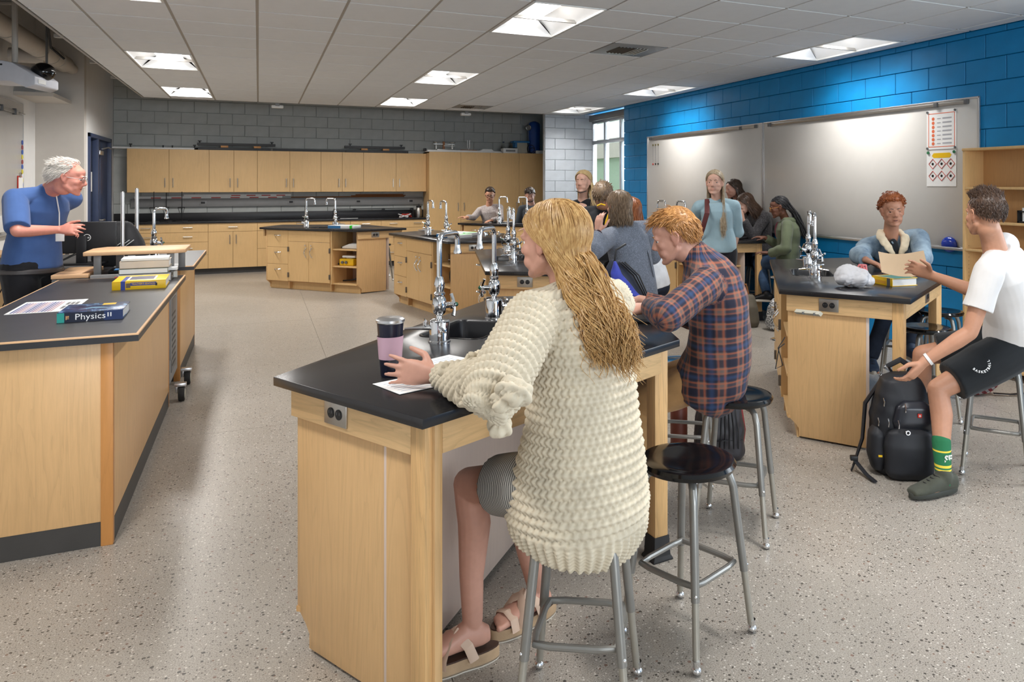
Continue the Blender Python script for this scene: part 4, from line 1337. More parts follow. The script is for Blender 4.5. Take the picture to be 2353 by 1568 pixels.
# ================================================================= stools
def stool(label, loc, rot=0.0, seat_z=0.61, foot=0.225):
    t = thing('lab_stool', label, 'stool', loc, rot, 'round lab stools')
    r = 0.168
    MB().lathe([(0.02, seat_z - 0.030), (r - 0.03, seat_z - 0.034), (r - 0.006, seat_z - 0.028), (r, seat_z - 0.014), (r - 0.008, seat_z - 0.003), (r - 0.03, seat_z), (r - 0.06, seat_z - 0.003), (0.02, seat_z - 0.006)], 48).build('seat', M['black_gloss'], t)
    mb = MB()
    rz = 0.245
    for k in range(4):
        a = k * PI / 2
        d = Vector((math.cos(a), math.sin(a), 0))
        f = lambda z: 0.158 + (foot - 0.158) * (seat_z - 0.10 - z) / (seat_z - 0.10)
        top = [d * 0.07 + Vector((0, 0, seat_z - 0.042)), d * 0.12 + Vector((0, 0, seat_z - 0.045)), d * 0.143 + Vector((0, 0, seat_z - 0.06)), d * f(seat_z - 0.10) + Vector((0, 0, seat_z - 0.10))]
        pts = top + [d * f(0.215) + Vector((0, 0, 0.215))]
        leg = MB().tube(pts, 0.0142, 14).build('leg', M['stool_grey'], t)
        MB().tube([d * f(0.30) + Vector((0, 0, 0.30)), d * f(0.03) + Vector((0, 0, 0.03))], 0.0115, 12).build('leg_insert', M['stool_inner'], leg)
        g = d * f(0.0)
        MB().ell((g.x, g.y, 0.0145), (0.0165, 0.0165, 0.0145), 14, 8).cyl((g.x, g.y, 0.018), (g.x * 0.995, g.y * 0.995, 0.045), 0.010, 0.013, 12).build('glide', M['chrome'], leg)
        bp = d * (f(0.25) + 0.014) + Vector((0, 0, 0.235))
        MB().ell(tuple(bp), 0.006, 8, 6).build('set_screw', M['chrome'], leg)
    # rounded square foot ring, inside the legs
    fr = 0.158 + (foot - 0.158) * (seat_z - 0.10 - rz) / (seat_z - 0.10) - 0.022
    pts = []
    for k in range(4):
        a = k * PI / 2
        for q in range(5):
            b = a + (q - 2) * 0.14
            rr = fr / (abs(math.cos(b - a)) + abs(math.sin(b - a))) * (1 - 0.06 * (2 - abs(q - 2)) / 2)
            pts.append((rr * math.cos(b), rr * math.sin(b), rz))
    MB().tube(pts, 0.0105, 10, closed=True).build('foot_ring', M['stool_grey'], t)
    return t


_sp = [None]


def place_stool(label, p, rot=0.0):
    if _sp[0] is None:
        _sp[0] = stool(label, p, rot)
        return _sp[0]
    o = copy_tree(_sp[0])
    o.location = p
    o.rotation_euler = (0, 0, rot)
    tag(o, label, 'stool', 'round lab stools')
    return o


def g0(p): return (p.x, p.y, 0)


place_stool('empty lab stool in front, between the sweater girl and the backpack', g0(at_z(1580, 1455, 0)), -YAW - PI / 2 + 0.03)
place_stool('lab stool the girl in the cream sweater sits on', g0(rd(-0.105, 2.255, 0)), -YAW - PI / 2 + 0.68)
place_stool('lab stool the student in the plaid shirt sits on', g0(rd(0.545, 3.43, 0)), -YAW + 0.45)
place_stool('lab stool the boy in the white shirt sits on', g0(rd(2.07, 4.12, 0)), -YAW + 0.3)
place_stool('lab stool under the plaid student, behind the dark backpack', g0(rd(0.36, 4.05, 0)), -YAW + 0.6)
place_stool('lab stool under the right bench, below the curly haired boy', g0(at(2075, 860, 6.2)), -YAW + 0.35)
place_stool('low empty stool behind the right bench leg, by the blue wall', g0(at(2160, 900, 5.7)), -YAW + 0.2)
place_stool('second empty stool behind the right bench, partly hidden by the shorts', g0(at(2125, 900, 5.05)), -YAW + 0.9)
place_stool('empty stool at the far bench with the yellow hotplate, nearest', g0(at_z(874, 648, 0)), 0.4)
place_stool('empty stool at the far bench with the yellow hotplate, further back', g0(rd(-4.05, 12.9, 0)), 0.8)
place_stool('lab stool under the bench where the girl with braids sits', g0(at(1808, 700, 8.52)), 0.3)
place_stool('lab stool the girl in the charcoal cardigan sits on', g0(at(1742, 700, 9.2)), 0.3)
# ================================================================= teacher desks on the left
def desk(label, x0, x1, y0, y1, diag, name):
    """panelled desk, black laminate top with a plywood edge; diag = left rear corner cut"""
    t = thing('teacher_desk', label, 'desk', (0, 0, 0))
    o = 0.10
    if diag:
        poly = [(x0, y0), (x1, y0), (x1, y1), (x0, y1 + 0.02)]
    else:
        poly = [(x0, y0), (x1, y0), (x1, y1), (x0, y1)]
    MB().prism(poly, 0.880, 0.9065).build('top_core', M['lam_black'], t, 0.0)
    MB().prism(poly, 0.9065, 0.914).build('ply_edge', M['ply'], t, 0.0008)
    inner = [(a + (0.010 if k in (0, len(poly) - 1) else -0.010 if k in (1, 2) else 0), b + (0.012 if k in (0, 1) else -0.012)) for k, (a, b) in enumerate(poly)]
    MB().prism(inner, 0.9135, 0.9146).build('top_surface', M['lam_black'], t)
    px, py = x1 - o, y0 + 0.055
    MB().box(x0, px - 0.045, py, py + 0.02, 0.105, 0.880).build('front_panel', M['maple'], t, 0.001)
    MB().box(px - 0.045, px, py - 0.004, py + 0.03, 0.0, 0.880).build('corner_post', M['honey'], t, 0.002)
    MB().box(px - 0.022, px - 0.002, py + 0.03, y1 - 0.045, 0.105, 0.880).build('side_panel', M['maple'], t, 0.001)
    MB().box(px - 0.03, px, y1 - 0.045, y1 - 0.02, 0.0, 0.880).build('end_post', M['honey'], t, 0.001)
    MB().box(x0, px - 0.045, py + 0.002, py + 0.018, 0, 0.105).box(px - 0.019, px - 0.001, py + 0.03, y1 - 0.045, 0, 0.105).build('cove_base', M['cove'], t)
    return t


desk('front teacher desk with black top and plywood edge, holding the physics book', -1.216, -0.468, 3.828, 6.16, True, 'a')
desk('second teacher desk behind the media cart, with a black top and silver poles', -1.9, -0.462, 6.83, 8.42, False, 'b')


def flat(p): return (p.x, p.y)


# books on the desk
def book(label, poly4, z, th, cover, spine_mat=None, pages=True):
    """poly4: spine near-left, spine near-right, far-right, far-left (world xy)"""
    c = sum((Vector(p) for p in poly4), Vector((0, 0))) / 4
    ang = math.atan2(poly4[1][1] - poly4[0][1], poly4[1][0] - poly4[0][0])
    L = (Vector(poly4[1]) - Vector(poly4[0])).length
    Wd = (Vector(poly4[2]) - Vector(poly4[1])).length
    t = thing('book', label, 'book', (c.x, c.y, z), ang)
    MB().box(-L / 2, L / 2, -Wd / 2, Wd / 2, 0, 0.004).box(-L / 2, L / 2, -Wd / 2, Wd / 2, th - 0.004, th).box(-L / 2, L / 2, -Wd / 2, -Wd / 2 + 0.005, 0, th).build('cover', cover, t, 0.0015)
    MB().box(-L / 2 + 0.005, L / 2 - 0.005, -Wd / 2 + 0.005, Wd / 2 - 0.006, 0.004, th - 0.004).build('pages', M['paper'], t)
    return t, L, Wd


SP = lambda x, y, z: Matrix.Translation((x, y, z)) @ Matrix.Rotation(PI / 2, 4, 'X')   # upright lettering facing -y
ang = math.radians(3)
cov_blue = NT('physics_cover')
v = cov_blue.coord()
cov_blue.set(cov_blue.ramp(cov_blue.noise(v, 14.0, 3, 0.6, 1.5), [(0.35, srgb(20, 34, 70)), (0.55, srgb(40, 70, 120)), (0.68, srgb(120, 160, 200))]), 0.25)
ph, L, Wd = book('thick blue physics textbook on the front desk', [(-0.842, 4.255), (-0.585, 4.262), (-0.592, 4.545), (-0.849, 4.538)], ZTOP, 0.046, cov_blue.m)
navy = plain('spine_navy', srgb(22, 28, 48), 0.3)
MB().box(-L / 2 + 0.028, L / 2 - 0.002, -Wd / 2 - 0.0008, -Wd / 2, 0.001, 0.045).build('spine', navy, ph)
MB().box(-L / 2 + 0.0, -L / 2 + 0.028, -Wd / 2 - 0.0009, -Wd / 2, 0.001, 0.045).build('teal_band', plain('teal_band', srgb(40, 150, 140), 0.35), ph)
MB().box(L / 2 - 0.075, L / 2, -Wd / 2 - 0.0009, -Wd / 2, 0.001, 0.045).build('blue_band', plain('blue_band', srgb(26, 46, 92), 0.3), ph)
lettering('Physics', 0.040, M['label_white'], ph, SP(0.0, -Wd / 2 - 0.0014, 0.023), sx=1.06)
lettering('ll', 0.028, M['label_white'], ph, SP(0.075, -Wd / 2 - 0.0014, 0.026), sx=1.8)
lettering('TE', 0.016, plain('tan_print', srgb(226, 170, 110)), ph, SP(-0.088, -Wd / 2 - 0.0014, 0.022) @ Matrix.Rotation(PI / 2, 4, 'Z'), bold=0.0006)
MB().box(0.02, 0.075, 0.06, 0.12, 0.0461, 0.0465).build('yellow_title', M['yellow'], ph)
MB().prism([(-0.06 + 0.13 * k / 12, -0.05 + 0.05 * math.sin(PI * k / 12)) for k in range(13)] + [(0.07 - 0.13 * k / 12, -0.05 + 0.02 * math.sin(PI * k / 12)) for k in range(1, 12)], 0.0461, 0.0464).build('pale_swirl', plain('pale_blue_print', srgb(150, 200, 226), 0.3), ph)

yb, L, Wd = book('yellow teacher edition book lying at the foot of the book stack', [(-0.802, 5.420), (-0.522, 5.428), (-0.528, 5.765), (-0.808, 5.757)], ZTOP, 0.052, M['yellow'])
bb = plain('cobalt_print', srgb(36, 60, 150), 0.35)
MB().box(-L / 2 + 0.045, -L / 2 + 0.068, -Wd / 2 - 0.0008, -Wd / 2, 0, 0.052).box(-L / 2 + 0.045, -L / 2 + 0.068, -Wd / 2, Wd / 2 - 0.06, 0.0515, 0.0526).build('blue_band', bb, yb)
MB().box(-0.045, 0.09, -Wd / 2 - 0.0008, -Wd / 2, 0.024, 0.043).build('title_panel', bb, yb)
lettering("TEACHER'S EDITION", 0.0135, M['yellow'], yb, SP(0.0225, -Wd / 2 - 0.0014, 0.0335), bold=0.0002)
MB().box(-L / 2 + 0.072, -L / 2 + 0.095, -Wd / 2 - 0.0008, -Wd / 2, 0.012, 0.040).build('spine_picture', plain('brown_print', srgb(110, 90, 70)), yb)
MB().box(L / 2 - 0.055, L / 2 - 0.045, -Wd / 2 - 0.0008, -Wd / 2, 0.02, 0.036).build('black_mark', M['black'], yb)
MB().box(-0.07, 0.08, -0.10, 0.10, 0.0521, 0.0527).build('cover_picture', M['paper'], yb)
MB().box(-0.06, 0.07, -0.09, 0.09, 0.0526, 0.0531).build('cover_photo', plain('cover_photo', srgb(90, 86, 110), 0.3, vary=0.4), yb)
# the stack behind it
zz = ZTOP
stackc = (-0.685, 5.97)
greyspiral = plain('grey_spotted_cover', srgb(150, 146, 150), 0.5, vary=0.3)
for k, (lb, w, d, th, cover, rot) in enumerate((
        ('grey speckled workbook at the bottom of the book stack', 0.30, 0.25, 0.050, greyspiral, 2),
        ('grey green textbook, second from the bottom of the stack', 0.28, 0.24, 0.036, plain('sage_cover', srgb(120, 128, 118), 0.5), -1),
        ('thick cream paged book in the upper half of the stack', 0.28, 0.23, 0.048, plain('cream_cover', srgb(206, 190, 172), 0.5), 1),
        ('loose white paper pad on top of the book stack', 0.27, 0.22, 0.016, M['paper'], 3))):
    a = math.radians(rot)
    c, s_ = math.cos(a), math.sin(a)
    P4 = [(stackc[0] + x * c - y * s_, stackc[1] + x * s_ + y * c) for x, y in ((-w / 2, -d / 2), (w / 2, -d / 2), (w / 2, d / 2), (-w / 2, d / 2))]
    t, L, Wd = book(lb, P4, zz, th, cover)
    MB().box(-L / 2 + 0.004, L / 2 - 0.004, -Wd / 2 - 0.0005, -Wd / 2 + 0.001, 0.004, th - 0.004).build('page_edge', plain('cream_pages', srgb(214, 202, 188), 0.7) if k == 2 else M['paper'], t)
    if k == 0: MB().box(-L / 2 - 0.02, -L / 2, -0.10, -0.06, 0.03, 0.034).build('orange_tab', M['red'], t)
    if k == 1: MB().box(-L / 2 - 0.03, -L / 2, -0.09, -0.02, 0.028, 0.033).build('blue_tab', M['blue_bin'], t)
    zz += th + 0.0008
sc_ = thing('tape_roll', 'clear plastic pocket sticking out at the right of the book stack', 'plastic sleeve', (-0.53, 5.95, ZTOP))
MB().rings([[(0.03 * math.cos(a), 0.05 * math.sin(a), z) for a in [2 * PI * k / 14 for k in range(14)]] for z in (0, 0.03, 0.06)]).build('sleeve', M['glass'], sc_)
MB().box(-0.02, 0.03, -0.03, 0.03, 0.062, 0.08).build('paper_slip', M['paper'], sc_)
# paper with coloured columns
pt = thing('printed_sheet', 'white sheet with coloured columns left of the physics book', 'paper', (-0.995, 4.86, ZTOP + 0.0008), 0.02)
MB().box(-0.14, 0.14, -0.22, 0.22, 0, 0.0012).build('sheet', M['paper'], pt)
cols = [srgb(80, 90, 140), srgb(120, 110, 150), srgb(160, 130, 150), srgb(190, 160, 165), srgb(150, 140, 175)]
for k in range(14):
    MB().box(-0.125 + k * 0.0125, -0.1165 + k * 0.0125, -0.20, 0.16, 0.0012, 0.0016).build('column', plain('column_%d' % (k % 5), cols[k % 5], 0.7) if k < 5 else bpy.data.materials['column_%d' % (k % 5)], pt)
mb = MB()
for k in range(6): mb.box(0.065 + (k % 3) * 0.02, 0.08 + (k % 3) * 0.02, -0.12 + 0.14 * (k // 3), -0.02 + 0.14 * (k // 3), 0.0012, 0.0015)
mb.build('grey_table', M['steel_grey'], pt)

# ---------------------------------------------------------------- media cart with riser
ca = thing('media_cart', 'grey steel media cart on casters between the two teacher desks', 'cart', (0, 6.2, 0))
MB().box(-0.60, -0.57, 0.02, 0.56, 0.13, 0.915).build('end_panel', M['steel_grey'], ca, 0.006)
MB().box(-0.572, -0.566, 0.08, 0.40, 0.2, 0.72).build('inset_panel', M['steel_dark'], ca, 0.002)
mb = MB()
for k in range(9): mb.box(-0.5665, -0.5645, 0.12, 0.36, 0.24 + k * 0.045, 0.255 + k * 0.045)
mb.build('vent_slots', M['black'], ca)
MB().box(-1.26, -1.23, 0.02, 0.56, 0.13, 0.915).build('end_panel', M['steel_grey'], ca, 0.006)
MB().box(-1.23, -1.05, 0.01, 0.03, 0.30, 0.915).build('perforated_panel', M['steel_grey'], ca, 0.002)
mb = MB()
for r in range(9):
    for c in range(5): mb.lathe([(0.006, 0), (0.006, 0.001)], 6, Matrix.Translation((-1.21 + c * 0.036, 0.0105, 0.86 - r * 0.045)) @ Matrix.Rotation(PI / 2, 4, 'X'))
tag(mb.build('perforations', M['black'], ca), kind='stuff')
MB().box(-1.115, -1.085, -0.004, 0.012, 0.865, 0.905).build('latch', M['black'], ca, 0.002)
MB().box(-1.045, -0.56, 0.005, 0.035, 0.30, 0.935).build('front_panel', M['steel_grey'], ca, 0.012)
MB().box(-1.045, -0.56, 0.035, 0.56, 0.905, 0.925).build('black_surface', M['lam_black'], ca, 0.002)
MB().box(-1.26, -1.05, 0.0, 0.56, 0.918, 0.945).build('wood_surface', M['ply'], ca, 0.003)
MB().prism([(-1.085, 0.02), (-0.54, 0.02), (-0.475, 0.06), (-0.475, 0.50), (-1.02, 0.50), (-1.085, 0.36)], 1.065, 1.092).build('riser_shelf', M['ply'], ca, 0.004)
for x, y in ((-1.01, 0.08), (-0.57, 0.06), (-0.53, 0.44), (-0.93, 0.44)): MB().box(x - 0.022, x + 0.022, y - 0.015, y + 0.015, 0.925, 1.065).build('riser_post', M['steel_grey'], ca, 0.003)
for x, y in ((-0.50, 0.05), (-0.50, 0.55), (-1.20, 0.05), (-1.20, 0.55)):
    c = MB().tube([(x, y - 0.028, 0.052), (x, y + 0.028, 0.052)], 0.052, 22).build('caster_tyre', M['rubber'], ca, 0.006) if False else None
    mb = MB().tube([(x - 0.02, y, 0.052), (x + 0.02, y, 0.052)], 0.052, 24)
    c = mb.build('caster', M['rubber'], ca, 0.006)
    MB().tube([(x - 0.0225, y, 0.052), (x + 0.0225, y, 0.052)], 0.036, 20).build('hub', M['beige_box'], c, 0.003)
    MB().box(x - 0.045, x + 0.03, y - 0.02, y + 0.03, 0.105, 0.13).tube([(x - 0.03, y, 0.06), (x - 0.03, y, 0.12)], 0.012, 8).build('fork', M['alu'], c, 0.003)
kb = thing('keyboard', 'black keyboard on the cart surface under the wooden riser', 'keyboard', (-0.80, 6.42, 0.9255))
MB().box(-0.16, 0.12, -0.07, 0.07, 0, 0.022).build('case', M['black'], kb, 0.005)
mb = MB()
for r in range(4):
    for c in range(12): mb.box(-0.15 + c * 0.0215, -0.132 + c * 0.0215, -0.055 + r * 0.028, -0.034 + r * 0.028, 0.022, 0.027)
tag(mb.build('keys', M['rubber'], kb), kind='stuff')
# monitor seen from behind
_l = at(201, 545, 5.78)
mo = thing('monitor', 'black monitor seen from behind, on the teacher cart', 'monitor', (_l.x - 0.03, _l.y + 0.024, 0.945), -0.12)
MB().box(-0.22, 0.22, -0.022, 0.022, 0.085, 0.325).build('back_shell', M['black'], mo, 0.008)
MB().box(-0.21, 0.21, 0.021, 0.024, 0.095, 0.315).build('screen', M['black_gloss'], mo)
MB().box(-0.035, 0.035, -0.05, -0.02, 0.01, 0.22).build('neck', M['black'], mo, 0.006)
MB().box(-0.14, 0.14, -0.11, 0.09, 0.0, 0.014).build('foot', M['black'], mo, 0.004)
MB().tube(arc((0.03, -0.0235, 0.205), 0.024, 0, 2 * PI, 28), 0.0022, 6).build('logo_ring', M['white'], mo)
lettering('DELL', 0.0165, M['white'], mo, SP(0.03, -0.0232, 0.205), bold=0.0006)
mb = MB().tube([(-0.04, -0.03, 0.09), (-0.15, -0.10, 0.02), (-0.34, -0.34, -0.02), (-0.45, -0.4, -0.3)], 0.004, 6).tube([(-0.02, -0.03, 0.09), (-0.12, -0.12, 0.03), (-0.30, -0.36, -0.06), (-0.40, -0.42, -0.35)], 0.004, 6)
for k in range(1): mb.build('cables', M['cable'], mo)
# black backpack with three white stripes behind the riser
bp = thing('striped_backpack', 'black backpack with three white stripes behind the monitor', 'backpack', (-0.99, 7.22, ZTOP))
rings = []
for z, x0, x1, d in ((0, -0.20, 0.17, 0.11), (0.05, -0.21, 0.175, 0.12), (0.18, -0.20, 0.145, 0.11), (0.28, -0.20, 0.095, 0.09), (0.33, -0.20, 0.06, 0.05), (0.345, -0.18, 0.03, 0.02)):
    cxx, hw = (x0 + x1) / 2, (x1 - x0) / 2
    rings.append([(cxx + hw * (abs(math.cos(a)) ** 0.5) * (1 if math.cos(a) > 0 else -1), d * (abs(math.sin(a)) ** 0.6) * (1 if math.sin(a) > 0 else -1), z) for a in [2 * PI * k / 28 for k in range(28)]])
MB().rings(rings).build('bag_body', plain('bag_black', srgb(30, 30, 33), 0.7, vary=0.15), bp)
for k in range(3):
    MB().tube([(-0.10 + k * 0.035, -0.118, 0.10), (0.03 + k * 0.03, -0.121, 0.20)], 0.006, 6, flat=0.5).build('stripe', M['white'], bp)
MB().box(0.05, 0.10, -0.124, -0.119, 0.065, 0.075).build('small_print', M['white'], bp)
# two silver poles with star base, and a lab faucet on the second desk
sp = thing('support_pole', 'left of two silver poles standing on the second desk', 'pole', (-0.962, 7.0, ZTOP))
MB().cyl((0, 0, 0.006), (0, 0, 0.575), 0.0135, n=18).ell((0, 0, 0.575), (0.0135, 0.0135, 0.014), 14, 8).build('tube', M['alu'], sp)
MB().box(-0.05, 0.05, -0.05, 0.05, 0, 0.008).build('plate', M['steel'], sp)
sp = thing('support_pole', 'right of two silver poles, with a white star foot', 'pole', (-0.907, 7.32, ZTOP))
MB().cyl((0, 0, 0.02), (0, 0, 0.60), 0.0135, n=18).ell((0, 0, 0.60), (0.0135, 0.0135, 0.014), 14, 8).build('tube', M['alu'], sp)
mb = MB()
for q in range(4): mb.tube([(0, 0, 0.03), (0.10 * math.cos(q * PI / 2 + 0.6), 0.10 * math.sin(q * PI / 2 + 0.6), 0.010)], 0.010, 8)
mb.build('star_foot', M['white'], sp)
place_faucet(-0.80, 7.45, ZTOP, math.radians(62), 'faucet seen end on beside the silver poles on the second teacher desk')
pp = thing('wall_paper_note', 'small white paper on the corner of the second teacher desk', 'paper', (-0.60, 6.98, ZTOP + 0.0005))
MB().box(-0.09, 0.06, -0.07, 0.07, 0, 0.001).build('sheet', M['paper'], pp)
MB().box(-0.07, 0.03, -0.04, 0.04, 0.001, 0.0014).build('print', M['steel_grey'], pp)
# chair-like stand left edge behind the desk
st = thing('side_table', 'small grey side table with a dark top at the left edge behind the teacher', 'table', (-2.05, 9.3, 0))
MB().box(-0.35, 0.3, -0.3, 0.3, 0.86, 0.89).build('top', M['ply'], st, 0.003)
for x in (-0.3, 0.25):
    for y in (-0.25, 0.25): MB().box(x - 0.015, x + 0.015, y - 0.015, y + 0.015, 0, 0.86).build('leg', M['steel_grey'], st)

# ================================================================= things on the benches
def on(key, lx, ly, z=0.0):
    p = ISL[key][1] @ Vector((lx, ly, 0))
    return (p.x, p.y, ZTOP + z)


def rotk(key): return math.radians({'near': 230.636, 'far2': 311.93, 'mid3': 281.46, 't4': 257.57, 'right5': 234.93, 't7': 306.42, 't6': 278.35}[key])


# open shelves of the far bench
def shelf_pt(key, lx, ly, z):
    p = ISL[key][1] @ Vector((lx, ly, 0))
    return (p.x, p.y, z)


hp_ = thing('hotplate', 'yellow hotplate with two dials on the middle shelf of the far bench', 'hotplate', shelf_pt('far2', 1.56, 0.22, 0.386), rotk('far2') + 0.15)
MB().box(-0.13, 0.10, -0.10, 0.12, 0, 0.10).build('case', M['yellow'], hp_, 0.012)
MB().box(-0.09, 0.12, -0.09, 0.10, 0.115, 0.145).box(-0.05, 0.05, -0.05, 0.05, 0.10, 0.115).build('plate', M['white'], hp_, 0.006)
for x in (-0.07, -0.01): MB().cyl((x, -0.10, 0.05), (x, -0.125, 0.05), 0.020, n=14).build('dial', M['steel_dark'], hp_, 0.003)
MB().tube([(-0.12, 0.0, 0.03), (-0.19, -0.03, 0.015), (-0.21, 0.03, 0.02), (-0.17, 0.06, 0.05), (-0.20, 0.0, 0.05)], 0.012, 6).build('cord', M['cable'], hp_)
sc2 = thing('scale', 'white balance scale on the top shelf of the far bench', 'scale', shelf_pt('far2', 1.62, 0.20, 0.631), rotk('far2'))
MB().prism([(-0.13, 0.005), (0.14, 0.005), (0.14, 0.075), (0.0, 0.075), (-0.13, 0.03)][::1], -0.09, 0.12, Matrix(((1, 0, 0, 0), (0, 0, 1, 0), (0, 1, 0, 0), (0, 0, 0, 1)))).build('case', M['white'], sc2, 0.006)
MB().box(0.02, 0.13, -0.07, 0.10, 0.075, 0.083).build('pan', M['alu'], sc2, 0.002)
MB().tube([(-0.14, 0.0, 0.012), (-0.2, -0.02, 0.012), (-0.18, 0.05, 0.012), (-0.24, 0.03, 0.012)], 0.008, 6).build('cord', M['cable'], sc2)
cl2 = thing('clamp_arm', 'black clamp arm lying on the bottom shelf of the far bench', 'clamp', shelf_pt('far2', 1.60, 0.20, 0.136), rotk('far2'))
MB().tube([(-0.17, 0, 0.02), (-0.02, 0.0, 0.035), (0.05, 0.0, 0.05), (0.14, 0.0, 0.035)], 0.012, 8).build('arm', M['black'], cl2)
MB().tube([(0.05, 0, 0.05), (0.1, 0.03, 0.09), (0.14, 0.0, 0.04)], 0.012, 8).build('jaw', M['black'], cl2)
cc = thing('cable_coil', 'coil of black cable on the middle shelf of the bench behind the tall faucet', 'cable', shelf_pt('mid3', 1.66, 0.16, 0.387), rotk('mid3'))
for k in range(4): MB().tube(arc((0.0, 0.02 * k, 0.10), 0.095 - 0.012 * k, 0, 2 * PI, 22), 0.008, 6, closed=False).build('loop', M['cable'], cc)
MB().ell((0.03, 0.03, 0.07), (0.05, 0.05, 0.05), 12, 8).build('plug', M['white'], cc)
gb = thing('beaker', 'small glass beaker on the top shelf of the bench behind the tall faucet', 'beaker', shelf_pt('mid3', 1.62, 0.16, 0.631), 0)
MB().lathe([(0.04, 0), (0.04, 0.11), (0.043, 0.115)], 18, cap=False).lathe([(0.04, 0.001), (0.001, 0.0012)], 18).build('beaker_glass', M['glass'], gb)
MB().lathe([(0.041, 0.05), (0.0415, 0.055)], 18, cap=False).build('scale_ring', M['white'], gb)


def box_kit(key, lx, ly, rot, label, k):
    t = thing('flat_kit_box', label, 'box', on(key, lx, ly), rotk(key) + rot, 'flat white kit boxes with green ends')
    MB().box(-0.20, 0.14, -0.11, 0.11, 0, 0.045).build('white_box', M['white'], t, 0.004)
    MB().box(-0.20, 0.0, -0.112, -0.11, 0.004, 0.04).build('blue_print', M['blue_bin'], t)
    MB().box(0.14, 0.175, -0.105, 0.105, 0.0, 0.046).build('green_end', M['green'], t, 0.004)
    MB().box(0.175, 0.21, -0.10, 0.10, 0.002, 0.043).build('clear_end', M['paper'], t, 0.004)


box_kit('far2', 1.36, 0.30, 0.22, 'flat box with a green end on the far bench with the hotplate', 0)
box_kit('mid3', 1.02, 0.55, 0.35, 'flat box with a green end between the two faucets, rear one', 1)
box_kit('mid3', 1.30, 0.34, 0.28, 'flat box with a bright green end nearest the tall faucet', 2)
# glass dish far end of mid bench
gd = thing('glass_dish', 'shallow glass dish at the far corner of the bench with the flat boxes', 'dish', on('mid3', 1.1, 0.95))
MB().lathe([(0.09, 0), (0.10, 0.03), (0.103, 0.031)], 24, cap=False).lathe([(0.09, 0.001), (0.002, 0.0012)], 24).build('dish', M['glass'], gd)
MB().lathe([(0.101, 0.031), (0.105, 0.034)], 24, cap=False).build('rim', M['glass'], gd)

# right bench: plastic bag, book, power strip, card cord
RB = random.Random(5)


def noise3(P, f, seed=0):
    """cheap smooth pseudo noise for vertex arrays"""
    rs = np.random.RandomState(seed)
    out = np.zeros(len(P))
    for k in range(7):
        d = rs.randn(3)
        d /= np.linalg.norm(d)
        out += np.sin(P @ d * f * (0.6 + 0.9 * rs.rand()) + rs.rand() * 6.28) / 7 * 1.8
    return out


def blob(name, shapes, voxel, m, parent, smooth=4, disp=(), loc=None):
    """union of overlapping shapes as one continuous skin; disp: (frequency, amplitude, seed)"""
    me = voxel_mesh(shapes, voxel, smooth)
    V = get_co(me)
    N = get_no(me)
    for f, a, sd in disp:
        V = V + N * (noise3(V, f, sd) * a)[:, None]
    set_co(me, V)
    me.materials.append(m)
    me.shade_smooth()
    me.name = name
    return link(name, me, parent, loc)


def get_co(me):
    a = np.empty(len(me.vertices) * 3, np.float32)
    me.vertices.foreach_get('co', a)
    return a.reshape(-1, 3).astype(float)


def get_no(me):
    a = np.empty(len(me.vertices) * 3, np.float32)
    me.vertices.foreach_get('normal', a)
    return a.reshape(-1, 3).astype(float)


def set_co(me, V):
    me.vertices.foreach_set('co', V.astype(np.float32).ravel())
    me.update()


def voxel_mesh(mb, voxel, smooth):
    me = bpy.data.meshes.new('tmp')
    me.from_pydata(mb.v, [], mb.f)
    bm = bmesh.new()
    bm.from_mesh(me)
    bmesh.ops.recalc_face_normals(bm, faces=bm.faces[:])
    bm.to_mesh(me)
    bm.free()
    o = bpy.data.objects.new('tmp', me)
    COL.objects.link(o)
    r = o.modifiers.new('r', 'REMESH')
    r.mode = 'VOXEL'
    r.voxel_size = voxel
    r.adaptivity = 0
    if smooth:
        s = o.modifiers.new('s', 'SMOOTH')
        s.factor = 0.5
        s.iterations = smooth
    dg = bpy.context.evaluated_depsgraph_get()
    out = bpy.data.meshes.new_from_object(o.evaluated_get(dg))
    bpy.data.objects.remove(o)
    bpy.data.meshes.remove(me)
    out.materials.clear()
    return out


bag_m = NT('white_plastic_film')
bag_m.set(srgb(238, 238, 242), 0.30, 0, 0.5, Transmission_Weight=0.30, IOR=1.15)
bag_m = bag_m.m
pb_ = thing('plastic_bag', 'crumpled white plastic shopping bag on the right bench', 'bag', g0(at_z(1960, 660, ZTOP))[:2] + (ZTOP + 0.002,), -YAW)
mb = MB().ell((0, 0, 0.060), (0.105, 0.09, 0.062), 20, 12).ell((-0.03, 0.01, 0.09), (0.06, 0.06, 0.05), 16, 10).ell((0.05, 0.0, 0.07), (0.05, 0.06, 0.05), 16, 10).ell((0.09, -0.01, 0.03), (0.035, 0.05, 0.03), 14, 8)
bf = blob('bag_film', mb, 0.0042, bag_m, pb_, 2, ((40, 0.006, 1),))
_V, _N = get_co(bf.data), get_no(bf.data)
for _f, _a, _s in ((34, 0.020, 2), (70, 0.010, 3), (150, 0.003, 4)): _V = _V + _N * (_a * (np.abs(noise3(_V, _f, _s)) - 0.25))[:, None]
_V[:, 2] = np.maximum(_V[:, 2], 0.0)
set_co(bf.data, _V)
MB().box(-0.05, 0.03, -0.05, 0.03, 0.012, 0.06).build('orange_packet', plain('orange_packet', srgb(230, 130, 80)), pb_, 0.01)
mb = MB()
for k in range(2): mb.tube([(0.03 + 0.02 * k, 0.0, 0.118), (0.035 + 0.02 * k, -0.01, 0.138), (0.06 + 0.02 * k, 0.0, 0.135), (0.075 + 0.01 * k, 0.0, 0.10)], 0.007, 6)
mb.build('red_handle_print', plain('pink_print', srgb(214, 120, 120)), pb_)
